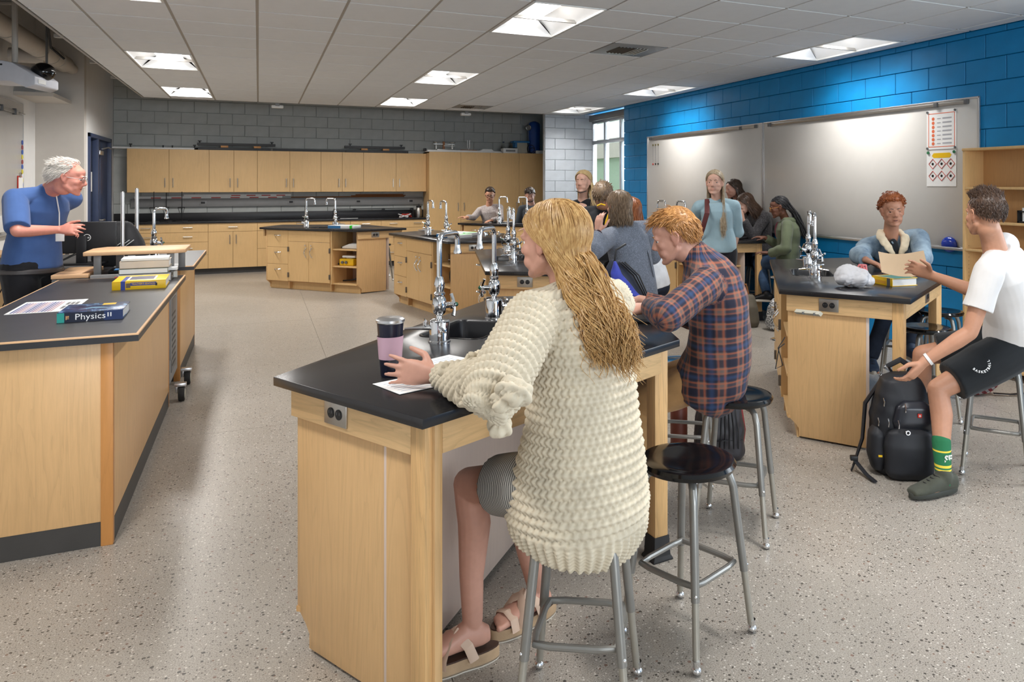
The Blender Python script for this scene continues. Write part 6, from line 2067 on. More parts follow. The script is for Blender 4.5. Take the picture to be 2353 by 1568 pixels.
class Person:
    def __init__(s, label, pelvis, sex='m', voxel=0.008, group=None):
        s.root = thing('person', label, 'person', (pelvis.x, pelvis.y, 0), 0, group)
        s.o = Vector((pelvis.x, pelvis.y, 0))
        s.sex, s.vox, s.J = sex, voxel, {'pelvis': pelvis}
        s.bulk = 1.0

    def rel(s, p): return Vector(p) - s.o

    def set(s, **k):
        s.J.update(k)
        return s

    def spine(s):
        J = s.J
        a, b = J['pelvis'], J['neck']
        back = J.get('back', None)
        mid = (a + b) / 2 + (back if back is not None else Vector((0, 0, 0)))
        return lambda t: a * ((1 - t) ** 2) + mid * (2 * t * (1 - t)) + b * (t * t)

    def frames(s, t):
        J = s.J
        sp = s.spine()
        ax = (sp(min(t + 0.05, 1.05)) - sp(t - 0.05)).normalized()
        r = (J['pr'] * (1 - t) + J['cr'] * t).normalized()
        r = (r - ax * r.dot(ax)).normalized()
        return sp(t), r, ax.cross(r)          # centre, right, forward

    def torso(s, mb, secs, n=26, p=0.88, extra=0.0):
        rings = []
        for t, a, b, *o in secs:
            c, r, f = s.frames(t)
            c = s.rel(c) + f * (o[0] if o else 0.0)
            rings.append(oring(c, r, f, (a + extra) * s.bulk, (b + extra) * s.bulk, n, p))
        mb.rings(rings)

    def joints(s):
        J = s.J
        sh = J.get('shw', 0.175 if s.sex == 'm' else 0.155)
        for k, sg in (('L', -1), ('R', 1)):
            if 'sh' + k not in J:
                c, r, f = s.frames(0.875)
                J['sh' + k] = c + r * (sg * sh)
            if 'hip' + k not in J:
                J['hip' + k] = J['pelvis'] + J['pr'] * (sg * 0.088) - UP * 0.02

    def body(s, mat, feet=True, mouth=0.0, hands=('L', 'R'), head_scale=1.0, lips=0.55, smooth=3):
        J = s.J
        s.joints()
        mb = MB()
        m = s.sex == 'm'
        w = 1.0 if m else 0.92
        s.torso(mb, [(-0.16, 0.09, 0.07), (-0.08, 0.145, 0.10), (0.02, 0.160, 0.112), (0.2, 0.145, 0.105), (0.42, 0.128 * w, 0.098), (0.62, 0.142 * w, 0.108), (0.78, 0.150 * w, 0.108), (0.90, 0.120 * w, 0.085), (0.97, 0.075, 0.062), (1.02, 0.05, 0.05)], extra=-0.012)
        N = J['neck']
        for k in 'LR':
            limb(mb, [s.rel(s.frames(0.97)[0]), s.rel(J['sh' + k])], [0.046, 0.044])
            a, e, h = J['sh' + k], J['el' + k], J['wr' + k]
            q = 1.0 if m else 0.86
            limb(mb, [s.rel(a), s.rel(a.lerp(e, 0.45)), s.rel(e)], [0.047 * q, 0.046 * q, 0.038 * q])
            limb(mb, [s.rel(e), s.rel(e.lerp(h, 0.28)), s.rel(h)], [0.038 * q, 0.040 * q, 0.0265 * q])
            if k in hands:
                hd = J.get('hd' + k, (h - e).normalized())
                pn = J.get('pn' + k, -UP)
                hand(mb, s.rel(h) + hd * 0.008, hd, pn, 1 if k == 'R' else -1, J.get('curl' + k, 0.5), J.get('spread' + k, 0.16), (1.0 if m else 0.92) * J.get('hs', 1.0))
            hp, kn, an = J['hip' + k], J['kn' + k], J['an' + k]
            q = 1.0 if m else 0.98
            limb(mb, [s.rel(hp), s.rel(hp.lerp(kn, 0.4)), s.rel(kn)], [0.088 * q, 0.078 * q, 0.054 * q])
            cb = (kn - hp).normalized()
            calf = kn.lerp(an, 0.30) - (J['toe' + k] * 0.014)
            limb(mb, [s.rel(kn), s.rel(calf), s.rel(kn.lerp(an, 0.68)), s.rel(an)], [0.052 * q, 0.055 * q, 0.040 * q, 0.034 * q])
            if feet:
                t = J['toe' + k]
                sd = t.cross(UP).normalized()
                g = an - UP * 0.055
                rings = [oring(s.rel(g + t * x + UP * z), sd, UP, a_, b_, 16, 0.9) for x, z, a_, b_ in ((-0.055, 0.0, 0.022, 0.024), (-0.03, 0.005, 0.033, 0.036), (0.03, 0.01, 0.036, 0.042), (0.09, -0.004, 0.042, 0.028), (0.14, -0.012, 0.042, 0.018), (0.165, -0.014, 0.03, 0.013))]
                mb.rings(rings)
                for q5 in range(5):
                    off = (-0.030 + 0.0145 * q5) * (1 if k == 'R' else -1)
                    limb(mb, [s.rel(g + t * 0.14 + sd * off - UP * 0.012), s.rel(g + t * (0.182 - 0.006 * q5) + sd * off - UP * 0.016)], [0.0095 if q5 else 0.012, 0.0085 if q5 else 0.011], 8)
        # neck and head
        r, f, u = frame(J['face'], J.get('hup', UP))
        hs = head_scale
        C0 = s.rel(J['head'])
        M4 = Matrix(((r.x, f.x, u.x, C0.x), (r.y, f.y, u.y, C0.y), (r.z, f.z, u.z, C0.z), (0, 0, 0, 1)))
        s.M4, s.hs = M4, hs
        nb = s.rel(N) - (s.frames(0.97)[2]) * 0.0
        nt = M4 @ Vector((0, -0.022, -0.055))
        q = 1.0 if m else 0.84
        limb(mb, [nb - UP * 0.02, nb.lerp(nt, 0.5), nt], [0.062 * q, 0.056 * q, 0.055 * q])
        head_shape(mb, M4, hs, m, mouth)
        me = voxel_mesh(mb, s.vox, smooth)
        # tint: lips, cheeks, ears, knuckle side of joints
        V = get_co(me)
        Mi = np.array(M4.inverted())
        H = (np.c_[V, np.ones(len(V))] @ Mi.T)[:, :3] / hs
        def spot(c, rad): return np.exp(-(((H - np.array(c)) / np.array(rad)) ** 2).sum(1))
        tint = lips * spot((0, 0.09, -0.066), (0.022, 0.02, 0.010)) + 0.16 * (spot((0.042, 0.07, -0.03), (0.024,) * 3) + spot((-0.042, 0.07, -0.03), (0.024,) * 3)) + 0.22 * spot((0, 0.11, -0.03), (0.016,) * 3)
        tint += 0.25 * (spot((0.08, -0.01, -0.01), (0.012, 0.03, 0.04)) + spot((-0.08, -0.01, -0.01), (0.012, 0.03, 0.04)))
        a = me.attributes.new('tint', 'FLOAT', 'POINT')
        a.data.foreach_set('value', np.clip(tint, 0, 1).astype(np.float32))
        me.materials.append(mat)
        me.shade_smooth()
        me.name = 'body'
        link('body', me, s.root)
        return s

    def face(s, iris=srgb(90, 110, 130), brow=None, open_mouth=None):
        eyes(s.root, s.M4, s.hs, iris)
        if brow:
            for sx in (-1, 1):
                MB().tube([s.M4 @ (Vector((sx * x, y, z)) * s.hs) for x, y, z in ((0.012, 0.0915, 0.0205), (0.028, 0.0905, 0.0245), (0.043, 0.080, 0.0205))], [0.0030, 0.0034, 0.0018], 6, flat=0.8).build('eyebrow', brow, s.root)
        if open_mouth:
            MB().ell((0, 0.0835, -0.066), (0.016, 0.006, 0.0042 * open_mouth), 14, 8, s.M4 @ Matrix.Scale(s.hs, 4)).build('mouth', plain('mouth_dark', srgb(70, 30, 28), 0.4), s.root)
        return s

    def glasses(s, m, w=0.0215, h=0.0175, rr=0.0016):
        for sx in (-1, 1):
            pts = [(sx * 0.031 + w * (abs(math.cos(a)) ** 0.7) * (1 if math.cos(a) > 0 else -1), 0.0955, -0.002 + h * (abs(math.sin(a)) ** 0.7) * (1 if math.sin(a) > 0 else -1)) for a in [2 * PI * k / 20 for k in range(20)]]
            g = MB().tube([s.M4 @ (Vector(p) * s.hs) for p in pts], rr, 6, closed=True)
            g.tube([s.M4 @ (Vector(p) * s.hs) for p in ((sx * 0.052, 0.093, 0.003), (sx * 0.074, 0.05, 0.004), (sx * 0.080, -0.005, 0.004))], rr, 6)
            if sx > 0: g.tube([s.M4 @ (Vector(p) * s.hs) for p in ((-0.010, 0.0975, 0.002), (0, 0.1015, 0.004), (0.010, 0.0975, 0.002))], rr, 6)
            g.build('glasses', m, s.root)
        return s

    # ---- clothes
    def top(s, name, mat, sleeve=2.0, hem=-0.10, loose=0.010, secs=None, arm_r=(0.058, 0.054, 0.048, 0.040), collar=0.0, smooth=4, wrinkle=((22, 0.0035), (55, 0.0016)), vox=None, seam=None, cuff=0.0, bumps=None, keep=False, neck_t=0.985, puff=None):
        """torso and sleeves as one garment; sleeve 1 = to the elbow, 2 = to the wrist"""
        J = s.J
        m = s.sex == 'm'
        w = 1.0 if m else 0.94
        mb = MB()
        if secs is None:
            secs = [(hem, 0.162, 0.120), (0.02, 0.166, 0.122), (0.2, 0.156, 0.116), (0.42, 0.142 * w, 0.110), (0.62, 0.152 * w, 0.120), (0.78, 0.158 * w, 0.120), (0.90, 0.132 * w, 0.095), (0.95, 0.095, 0.078), (neck_t, 0.066, 0.062)]
        s.torso(mb, secs, 30, 0.9, extra=loose)
        bones = [(s.rel(s.frames(-0.3)[0]), s.rel(s.frames(1.0)[0]), 0.15, 0.0)]
        for k in 'LR':
            a, e, h = J['sh' + k], J['el' + k], J['wr' + k]
            limb(mb, [s.rel(s.frames(0.945)[0]), s.rel(J['sh' + k])], [0.058, arm_r[0] * 0.98])
            r0, r1, r2, r3 = arm_r
            if sleeve <= 1.0:
                c = a.lerp(e, sleeve)
                pts = [s.rel(a), s.rel(a.lerp(c, 0.5)), s.rel(c)]
                mb.ell(tuple(pts[0]), r0, 16, 10)
                mb.tube(pts, [r0, (r0 + r1) / 2, r1], 18)
                bones.append((s.rel(a), s.rel(c), r1, 0.31 if k == 'L' else 0.83))
            else:
                c = e.lerp(h, sleeve - 1.0)
                limb(mb, [s.rel(a), s.rel(a.lerp(e, 0.5)), s.rel(e)], [r0, r1, r2 * 1.02])
                mb.ell(tuple(s.rel(e)), r2 * 1.05, 16, 10)
                mb.tube([s.rel(e), s.rel(e.lerp(c, 0.4)), s.rel(e.lerp(c, 0.8)), s.rel(c)], [r2, (r2 + r3) / 2 + 0.003, r3 * 1.05, r3], 18)
                bones.append((s.rel(a), s.rel(e), r1, 0.31 if k == 'L' else 0.83))
                bones.append((s.rel(e), s.rel(c), r3, 0.57 if k == 'L' else 1.13))
            if puff:
                puff(mb, k)
        if collar:
            c0 = s.rel(J['neck'])
            c, r, f = s.frames(1.0)
            mb2 = [oring(s.rel(s.frames(0.97)[0]), r, f, 0.078, 0.074, 20), oring(c0 + (s.M4.translation - c0).normalized() * collar, r, f, 0.064, 0.064, 20)]
            mb.rings(mb2)
        me = voxel_mesh(mb, vox or s.vox, smooth)
        V = get_co(me)
        N = get_no(me)
        for i, (fq, am) in enumerate(wrinkle): V = V + N * (noise3(V, fq, 21 + i) * am)[:, None]
        set_co(me, V)
        uv, dist = cloth_uv(me, bones, seam if seam is not None else s.frames(0.5)[2])
        if bumps is not None:
            V = get_co(me) + get_no(me) * bumps(uv, V)[:, None]
            set_co(me, V)
        me.materials.append(mat)
        me.shade_smooth()
        me.name = name
        return link(name, me, s.root)

    def legs(s, name, mat, length=2.0, r=(0.100, 0.088, 0.070, 0.062, 0.052), wrinkle=((24, 0.003), (60, 0.0015)), waist=True, flare=0.0, vox=None):
        J = s.J
        mb = MB()
        if waist:
            s.torso(mb, [(-0.14, 0.12, 0.10), (-0.06, 0.160, 0.118), (0.04, 0.166, 0.120), (0.14, 0.150, 0.112)], extra=0.004)
        bones = []
        for k in 'LR':
            hp, kn, an = J['hip' + k], J['kn' + k], J['an' + k]
            if length <= 1.0:
                c = hp.lerp(kn, length)
                mb.ell(tuple(s.rel(hp)), r[0], 16, 10)
                mb.tube([s.rel(hp), s.rel(hp.lerp(c, 0.5)), s.rel(c)], [r[0], r[1] + flare * 0.5, r[2] + flare], 20)
                bones.append((s.rel(hp), s.rel(c), r[1], 0.2))
            else:
                c = kn.lerp(an, length - 1.0)
                limb(mb, [s.rel(hp), s.rel(hp.lerp(kn, 0.5)), s.rel(kn)], [r[0], r[1], r[2]])
                calf = kn.lerp(c, 0.35) - J['toe' + k] * 0.010
                mb.tube([s.rel(kn), s.rel(calf), s.rel(c)], [r[2] * 0.98, r[3], r[4]], 18)
                bones.append((s.rel(hp), s.rel(kn), r[1], 0.2))
                bones.append((s.rel(kn), s.rel(c), r[3], 0.6))
        me = voxel_mesh(mb, vox or s.vox, 4)
        V = get_co(me)
        N = get_no(me)
        for i, (fq, am) in enumerate(wrinkle): V = V + N * (noise3(V, fq, 41 + i) * am)[:, None]
        set_co(me, V)
        cloth_uv(me, bones, s.frames(0.1)[2])
        me.materials.append(mat)
        me.shade_smooth()
        me.name = name
        return link(name, me, s.root)

    def shoe(s, k, upper, sole, name='shoe', L=1.0):
        J = s.J
        an, t = J['an' + k], J['toe' + k]
        sd = t.cross(UP).normalized()
        g = Vector((an.x, an.y, an.z - 0.085))
        mb = MB()
        rings = [oring(s.rel(g + t * (x * L) + UP * z), sd, UP, a_, b_, 18, 0.8) for x, z, a_, b_ in ((-0.075, 0.048, 0.022, 0.030), (-0.06, 0.05, 0.036, 0.042), (-0.01, 0.054, 0.041, 0.046), (0.05, 0.050, 0.042, 0.042), (0.11, 0.038, 0.048, 0.028), (0.16, 0.032, 0.046, 0.020), (0.19, 0.028, 0.034, 0.014))]
        mb.rings(rings)
        limb(mb, [s.rel(an - UP * 0.02), s.rel(an + UP * 0.005)], [0.044, 0.043])
        o = blob(name, mb, 0.006, upper, s.root, 4)
        poly = []
        for k2 in range(28):
            a = 2 * PI * k2 / 28
            x = 0.058 + 0.140 * math.cos(a)
            w = 0.046 * (1 + 0.12 * math.cos(a)) * (1 - 0.15 * math.exp(-((x - 0.03) / 0.04) ** 2))
            poly.append(s.rel(g + t * (x * L) + sd * (w * math.sin(a))))
        MB().rings([[Vector((p.x, p.y, g.z + z)) for p in poly] for z in (0.0, 0.012, 0.026)]).build('sole', sole, o, 0.003)
        mb = MB()
        for q in range(4):
            x = 0.045 + q * 0.022
            z = 0.094 - q * 0.009
            mb.tube([s.rel(g + t * x + sd * -0.022 + UP * (z - 0.006)), s.rel(g + t * (x + 0.012) + UP * z), s.rel(g + t * x + sd * 0.022 + UP * (z - 0.006))], 0.0028, 6)
        mb.build('laces', M['black'], o)
        return o


# ---- cloth materials
def cloth_nodes(t):
    a = t.n('ShaderNodeAttribute', attribute_name='cloth')
    sx = t.n('ShaderNodeSeparateXYZ')
    t.l(a.outputs['Vector'], sx.inputs[0])
    return sx.outputs[0], sx.outputs[1], a.outputs['Vector']


def fabric(name, c, rough=0.85, vary=0.1, weave=0.12, fleck=None):
    t = NT(name)
    v = t.coord()
    n = t.noise(v, 14.0, 4)
    lo = tuple(x * (1 - vary) for x in c[:3]) + (1,)
    hi = tuple(min(1, x * (1 + vary)) for x in c[:3]) + (1,)
    col = t.ramp(n, [(0.3, lo), (0.7, hi)])
    if fleck:
        col = t.mix(t.math('MULTIPLY', t.math('GREATER_THAN', t.noise(v, fleck[1], 3, 0.7), 0.55), 0.7), col, fleck[0])
    t.set(col, rough, 0, 0.2, Sheen_Weight=0.15)
    t.bump(t.noise(v, 520.0, 2), weave, 0.001)
    return t.m


def plaid_mat(name, base, stripes):
    """stripes: (period, width, offset, colour, strength) both ways"""
    t = NT(name)
    u, v, _ = cloth_nodes(t)
    col = base
    for per, wd, off, c, st in stripes:
        for axis in (u, v):
            fr = t.math('FRACT', t.math('MULTIPLY_ADD', axis, 1 / per, off + 20))
            d = t.math('ABSOLUTE', t.math('SUBTRACT', fr, 0.5))
            mask = t.ramp(d, [(max(0, wd * 0.5 - 0.04), (1, 1, 1, 1)), (wd * 0.5 + 0.04, (0, 0, 0, 1))])
            col = t.mix(t.math('MULTIPLY', mask, st), col, c)
    n = t.noise(t.coord(), 300.0, 2)
    t.set(col, 0.85, 0, 0.2, Sheen_Weight=0.1)
    t.bump(n, 0.12, 0.001)
    return t.m


def stripe_mat(name, a, b, per, duty=0.35):
    t = NT(name)
    u, v, _ = cloth_nodes(t)
    fr = t.math('FRACT', t.math('MULTIPLY_ADD', v, 1 / per, 20))
    t.set(t.mix(t.math('LESS_THAN', fr, duty), a, b), 0.8, 0, 0.2)
    return t.m


def denim(name, c, worn):
    t = NT(name)
    v = t.coord()
    n = t.noise(v, 7.0, 5, 0.65)
    col = t.ramp(n, [(0.35, c), (0.68, worn)])
    tw = t.noise(t.coord(scale=(1, 1, 3)), 260.0, 2)
    col = t.mix(t.math('MULTIPLY', tw, 0.35), col, worn)
    t.set(col, 0.8, 0, 0.25)
    t.bump(tw, 0.15, 0.001)
    return t.m
# ================================================================= the people
def ik(a, h, L1, L2, hint):
    d = h - a
    D = min(d.length, (L1 + L2) * 0.998)
    x = (L1 * L1 - L2 * L2 + D * D) / (2 * D)
    y = math.sqrt(max(0.0, L1 * L1 - x * x))
    u = d.normalized()
    hv = Vector(hint) - u * Vector(hint).dot(u)
    return a + u * x + hv.normalized() * y


SK = {'fair': skin_mat('skin_fair', srgb(208, 164, 144)), 'rosy': skin_mat('skin_rosy', srgb(202, 152, 132)), 'tan': skin_mat('skin_tan', srgb(196, 144, 116)),
      'light_brown': skin_mat('skin_light_brown', srgb(186, 134, 108)), 'brown': skin_mat('skin_brown', srgb(112, 74, 58))}
HR = {'honey': hair_mat('hair_honey_blond', srgb(164, 120, 68), srgb(226, 188, 128)), 'ash': hair_mat('hair_ash_blond', srgb(150, 128, 98), srgb(206, 190, 164)),
      'ginger': hair_mat('hair_ginger_blond', srgb(150, 100, 52), srgb(204, 152, 92)), 'brown': hair_mat('hair_brown', srgb(58, 42, 34), srgb(98, 74, 58)),
      'dark': hair_mat('hair_dark_brown', srgb(44, 34, 28), srgb(84, 64, 50)), 'black': hair_mat('hair_black', srgb(18, 17, 19), srgb(44, 42, 46)),
      'grey': hair_mat('hair_grey_brown', srgb(92, 72, 54), srgb(150, 128, 104)), 'white': hair_mat('hair_white', srgb(214, 206, 196), srgb(244, 240, 234)),
      'red': hair_mat('hair_copper', srgb(128, 66, 34), srgb(196, 116, 68)), 'auburn': hair_mat('hair_auburn', srgb(120, 66, 36), srgb(168, 104, 64)),
      'gold': hair_mat('hair_gold', srgb(168, 138, 92), srgb(222, 198, 150))}


def dome(n, rnd, test, spread=1.0):
    out = []
    k = 0
    while len(out) < n and k < n * 40:
        k += 1
        v = Vector((rnd.gauss(0, 1), rnd.gauss(0, 1), rnd.gauss(0, 1))).normalized()
        if test(v) > rnd.random(): out.append(v)
    return out


def short_mask(front=0.62, side=-0.10, nape=-0.62):
    """hairline: forehead height, in front of the ears, nape"""
    def t(d):
        y = d.y
        lim = front if y > 0.55 else (side + (front - side) * max(0, (y - 0.05) / 0.5) if y > 0.05 else side + (nape - side) * min(1, (0.05 - y) / 0.55))
        return min(1, max(0, (d.z - lim) / 0.10 + 0.5))
    return t


def short_hair(p, m, mask, top_len, side_len, thick=0.010, n=420, flow=None, width=0.0042, seed=5, amp=0.002, lift=0.004):
    mb = skull_cap(p.root, p.M4, p.hs, m, mask, thick, amp=amp)
    rnd = random.Random(seed)
    rts = dome(n, rnd, mask)
    ell = ((0, -0.018, 0.028), (0.0755 + 0.008, 0.096 + 0.008, 0.086 + 0.008))
    fl = flow or (lambda q, k: (0.2 * q.x / 0.08, 0.75, 0.1) if q.z > 0.07 else (0.1 * q.x / 0.08, -0.35, -0.9))
    tops = [r for r in rts if r.z > 0.45]
    sides = [r for r in rts if r.z <= 0.45]
    strands(mb, p.M4, p.hs, tops, fl, 5, top_len, width, lift, ell, 0.22, 0.3, rnd)
    strands(mb, p.M4, p.hs, sides, fl, 4, side_len, width * 0.85, lift * 0.6, ell, 0.18, 0.3, rnd)
    return mb.build('hair', m, p.root, smooth=1.2)


def long_hair(p, m, mask, n, end, width=0.0028, steps=18, wave=0.0, waves=1.5, thick=0.012, seed=9, exit_z=-0.30, amax=1.75, part=0.0, taper=0.3, droop=0.55, free=0.35):
    """hair that follows the skull from the root to an exit point beside or behind it and then falls to end(angle, rnd), all in head space"""
    mb = skull_cap(p.root, p.M4, p.hs, m, mask, thick * 0.8)
    rnd = random.Random(seed)
    c0, r0 = Vector((0, -0.018, 0.028)), Vector((0.0755, 0.096, 0.086))
    Ms = p.M4 @ Matrix.Scale(p.hs, 4)
    for rt in dome(n, rnd, mask):
        x = rt.x - part * (rt.y > 0) * 0.5
        ang = math.atan2(x, -rt.y)
        a = amax * math.tanh(ang / amax)
        cz = math.sqrt(1 - exit_z * exit_z)
        ex = Vector((math.sin(a) * cz, -math.cos(a) * cz, exit_z + rnd.gauss(0, 0.04)))
        if ex.z > rt.z - 0.12: ex.z = rt.z - 0.12
        ex.normalize()
        mid = (rt + ex + Vector((0.35 * (1 if x > 0 else -1) * max(0, rt.y + 0.2), 0, 0.10))).normalized()
        th = thick * (0.55 + 0.75 * rnd.random())
        pos = lambda d, h: c0 + Vector((d.x * (r0.x + h), d.y * (r0.y + h), d.z * (r0.z + h)))
        k1 = max(4, int(steps * 0.4))
        pts = []
        for k in range(k1):
            t = k / (k1 - 1)
            d = (rt * (1 - t) ** 2 + mid * (2 * t * (1 - t)) + ex * (t * t)).normalized()
            pts.append(pos(d, th * (0.5 + 0.5 * min(1, t * 3))))
        P0, P1 = pts[-1], end(a, rnd)
        L = (P1 - P0).length
        T0 = (pts[-1] - pts[-2]).normalized() * (L * droop)
        T1 = (P1 - P0).normalized() * (L * 0.5) + Vector((0, 0, -L * free))
        cl = round(a * 4.5) * 1.7 + round(rt.z * 2.5) * 2.3
        lat = Vector((math.cos(a), math.sin(a), 0))
        out = Vector((math.sin(a), -math.cos(a), 0.2))
        k2 = steps - k1
        for k in range(1, k2 + 1):
            t = k / k2
            h = (2 * t ** 3 - 3 * t ** 2 + 1, t ** 3 - 2 * t ** 2 + t, -2 * t ** 3 + 3 * t ** 2, t ** 3 - t ** 2)
            q = P0 * h[0] + T0 * h[1] + P1 * h[2] + T1 * h[3]
            w = wave * min(1, t * 1.5)
            f = 6.283 * waves * t + cl
            pts.append(q + lat * (w * math.sin(f)) + out * (w * 0.7 * math.cos(f * 1.1 + 0.6)))
        w0 = width * p.hs * (0.7 + 0.6 * rnd.random())
        N = len(pts)
        mb.tube([Ms @ q for q in pts], [w0 * (0.7 if k == 0 else 1 - (1 - taper) * (k / (N - 1)) ** 3) for k in range(N)], 5)
    return mb.build('hair', m, p.root, smooth=1.2)


def hang(dz, inward=0.9, back=0.0, jit=0.012):
    """ends hanging round the neck, dz below the head centre"""
    def e(a, rnd):
        return Vector((math.sin(a) * 0.088 * inward + rnd.gauss(0, jit), -0.018 - math.cos(a) * 0.105 * inward - back + rnd.gauss(0, jit), -dz + rnd.gauss(0, 0.018)))
    return e


def fall_to(Pc, side, spread, jit=0.010, dz=0.03):
    """ends gathered round point Pc, fanned along side by the root angle"""
    def e(a, rnd):
        return Pc + side * (spread * max(-1, min(1, a / 1.5))) + Vector((rnd.gauss(0, jit), rnd.gauss(0, jit), rnd.gauss(0, dz)))
    return e


LEATHER = plain('dark_shoe', srgb(44, 40, 40), 0.5)
WSOLE = plain('pale_sole', srgb(206, 198, 184), 0.6)
JEANS_DK = denim('dark_jeans', srgb(26, 32, 44), srgb(44, 54, 72))
JEANS_BL = denim('ripped_blue_jeans', srgb(28, 44, 68), srgb(66, 90, 120))
BLACKCLOTH = fabric('black_cloth', srgb(28, 29, 33), 0.85, 0.15)


def seat_legs(P, kl, al, kr, ar, toeL, toeR, L1=0.43, L2=0.42, farL=True, farR=True):
    P.joints()
    J = P.J
    J['knL'] = reach(J['hipL'], kl[0], kl[1], L1, farL)
    J['knR'] = reach(J['hipR'], kr[0], kr[1], L1, farR)
    J['anL'] = al if isinstance(al, Vector) else reach(J['knL'], al[0], al[1], L2, False)
    J['anR'] = ar if isinstance(ar, Vector) else reach(J['knR'], ar[0], ar[1], L2, False)
    J['toeL'], J['toeR'] = toeL, toeR


# ---------------------------------------------------------------- girl in the cream sweater
A = Person('girl in a chunky cream sweater seated at the front bench, long wavy blond hair', at(1335, 1085, 2.27), 'f', 0.0052)
fA = dirs(-0.79, 0.61)
rA = dirs(0.61, 0.79)
A.set(pr=rA, cr=dirs(0.68, 0.73), neck=at(1306, 662, 2.30), back=-fA * 0.05, head=at(1268, 553, 2.31), face=vd(1268, -0.84, 0.54, -0.06))
A.J['shw'] = 0.165
A.joints()
A.J['elL'] = reach(A.J['shL'], 1138, 890, 0.275, False)
A.J['wrL'] = at(1003, 862, 2.36)
A.J['hs'] = 1.10
A.J['hdL'], A.J['pnL'], A.J['curlL'], A.J['spreadL'] = dirs(-0.99, 0.12, 0.08), dirs(0.25, 0.90, -0.25), 0.22, 0.20
A.J['wrR'] = at(1075, 850, 2.64)
A.J['elR'] = ik(A.J['shR'], A.J['wrR'], 0.275, 0.25, CR * 0.3 - UP)
A.J['hdR'], A.J['curlR'] = dirs(-0.9, 0.3, -0.1), 0.4
seat_legs(A, (1078, 1112), at(1086, 1425, 2.455), (1172, 1098), at(1232, 1345, 2.70), dirs(-0.9, -0.43), dirs(-0.72, -0.70))
A.body(SK['rosy'], mouth=0.003).face(srgb(96, 116, 130), HR['honey'], 1.0)


def knit(uv, V):
    u, v = uv[:, 0], uv[:, 1]
    body = uv[:, 2] < 0.5
    row = 0.0275
    ph = np.floor(v / row + 0.5)
    ridge = np.cos(2 * np.pi * v / row)
    st = np.cos(2 * np.pi * u / 0.0165 + ph * np.pi)
    zig = np.abs(((v / row) % 1.0) - 0.5) * 2
    st = np.cos(2 * np.pi * (u / 0.0165 + 0.30 * zig) + ph * np.pi)
    h = 0.0036 * ridge + 0.0019 * st * (0.7 + 0.3 * ridge) - 0.0034 * (st < -0.45) * (ridge < 0.1)
    rib = 0.0050 * np.cos(2 * np.pi * u / 0.022) + 0.0018 * np.cos(2 * np.pi * v / 0.011)
    z = V[:, 2]
    k = np.clip((0.565 - z) / 0.02, 0, 1) * body
    return h * (1 - k) + rib * k


knit_m = fabric('cream_wool', srgb(208, 196, 173), 0.95, 0.10, 0.45)
swe_secs = [(-0.40, 0.110, 0.105), (-0.385, 0.150, 0.145), (-0.34, 0.186, 0.186), (-0.25, 0.206, 0.206), (-0.10, 0.208, 0.202), (0.08, 0.194, 0.178), (0.3, 0.172, 0.155), (0.55, 0.172, 0.145), (0.74, 0.176, 0.135), (0.87, 0.158, 0.112), (0.95, 0.112, 0.088), (1.0, 0.075, 0.068)]


def puffs(mb, k):
    J = A.J
    if k != 'L': return
    e, h, a = J['elL'], J['wrL'], J['shL']
    rr = random.Random(2)
    for q in range(26):
        t = rr.random()
        c = A.rel(e.lerp(h, -0.25 + 0.9 * t)) + Vector((rr.gauss(0, 0.030), rr.gauss(0, 0.030), rr.gauss(-0.010, 0.030)))
        r0 = 0.031 * (1.15 - 0.55 * t)
        mb.ell(tuple(c), (r0, r0 * 0.9, r0 * 0.9), 14, 10)


A.top('sweater', knit_m, 1.88, loose=0.0, secs=swe_secs, arm_r=(0.084, 0.080, 0.076, 0.044), smooth=5, wrinkle=((14, 0.005), (30, 0.0025)), vox=0.0037, seam=fA, bumps=knit, puff=puffs)
A.legs('skirt', stripe_mat('pinstripe_skirt', srgb(40, 40, 46), srgb(170, 168, 162), 0.0095, 0.72), 0.66, (0.100, 0.098, 0.080), flare=0.010, vox=0.007)
iA = A.M4.inverted()
endA = iA @ A.rel(at(1414, 800, 2.13))
sideA = (iA.to_3x3() @ (CR * 1.0 - UP * 0.25)).normalized()
long_hair(A, HR['honey'], short_mask(0.60, 0.12, -0.9), 2600, fall_to(endA, sideA, 0.058, 0.013, 0.035), 0.0023, 24, 0.017, 1.9, 0.016, 4, -0.42, 1.6, 0.1, 0.25, 0.75, 0.1)


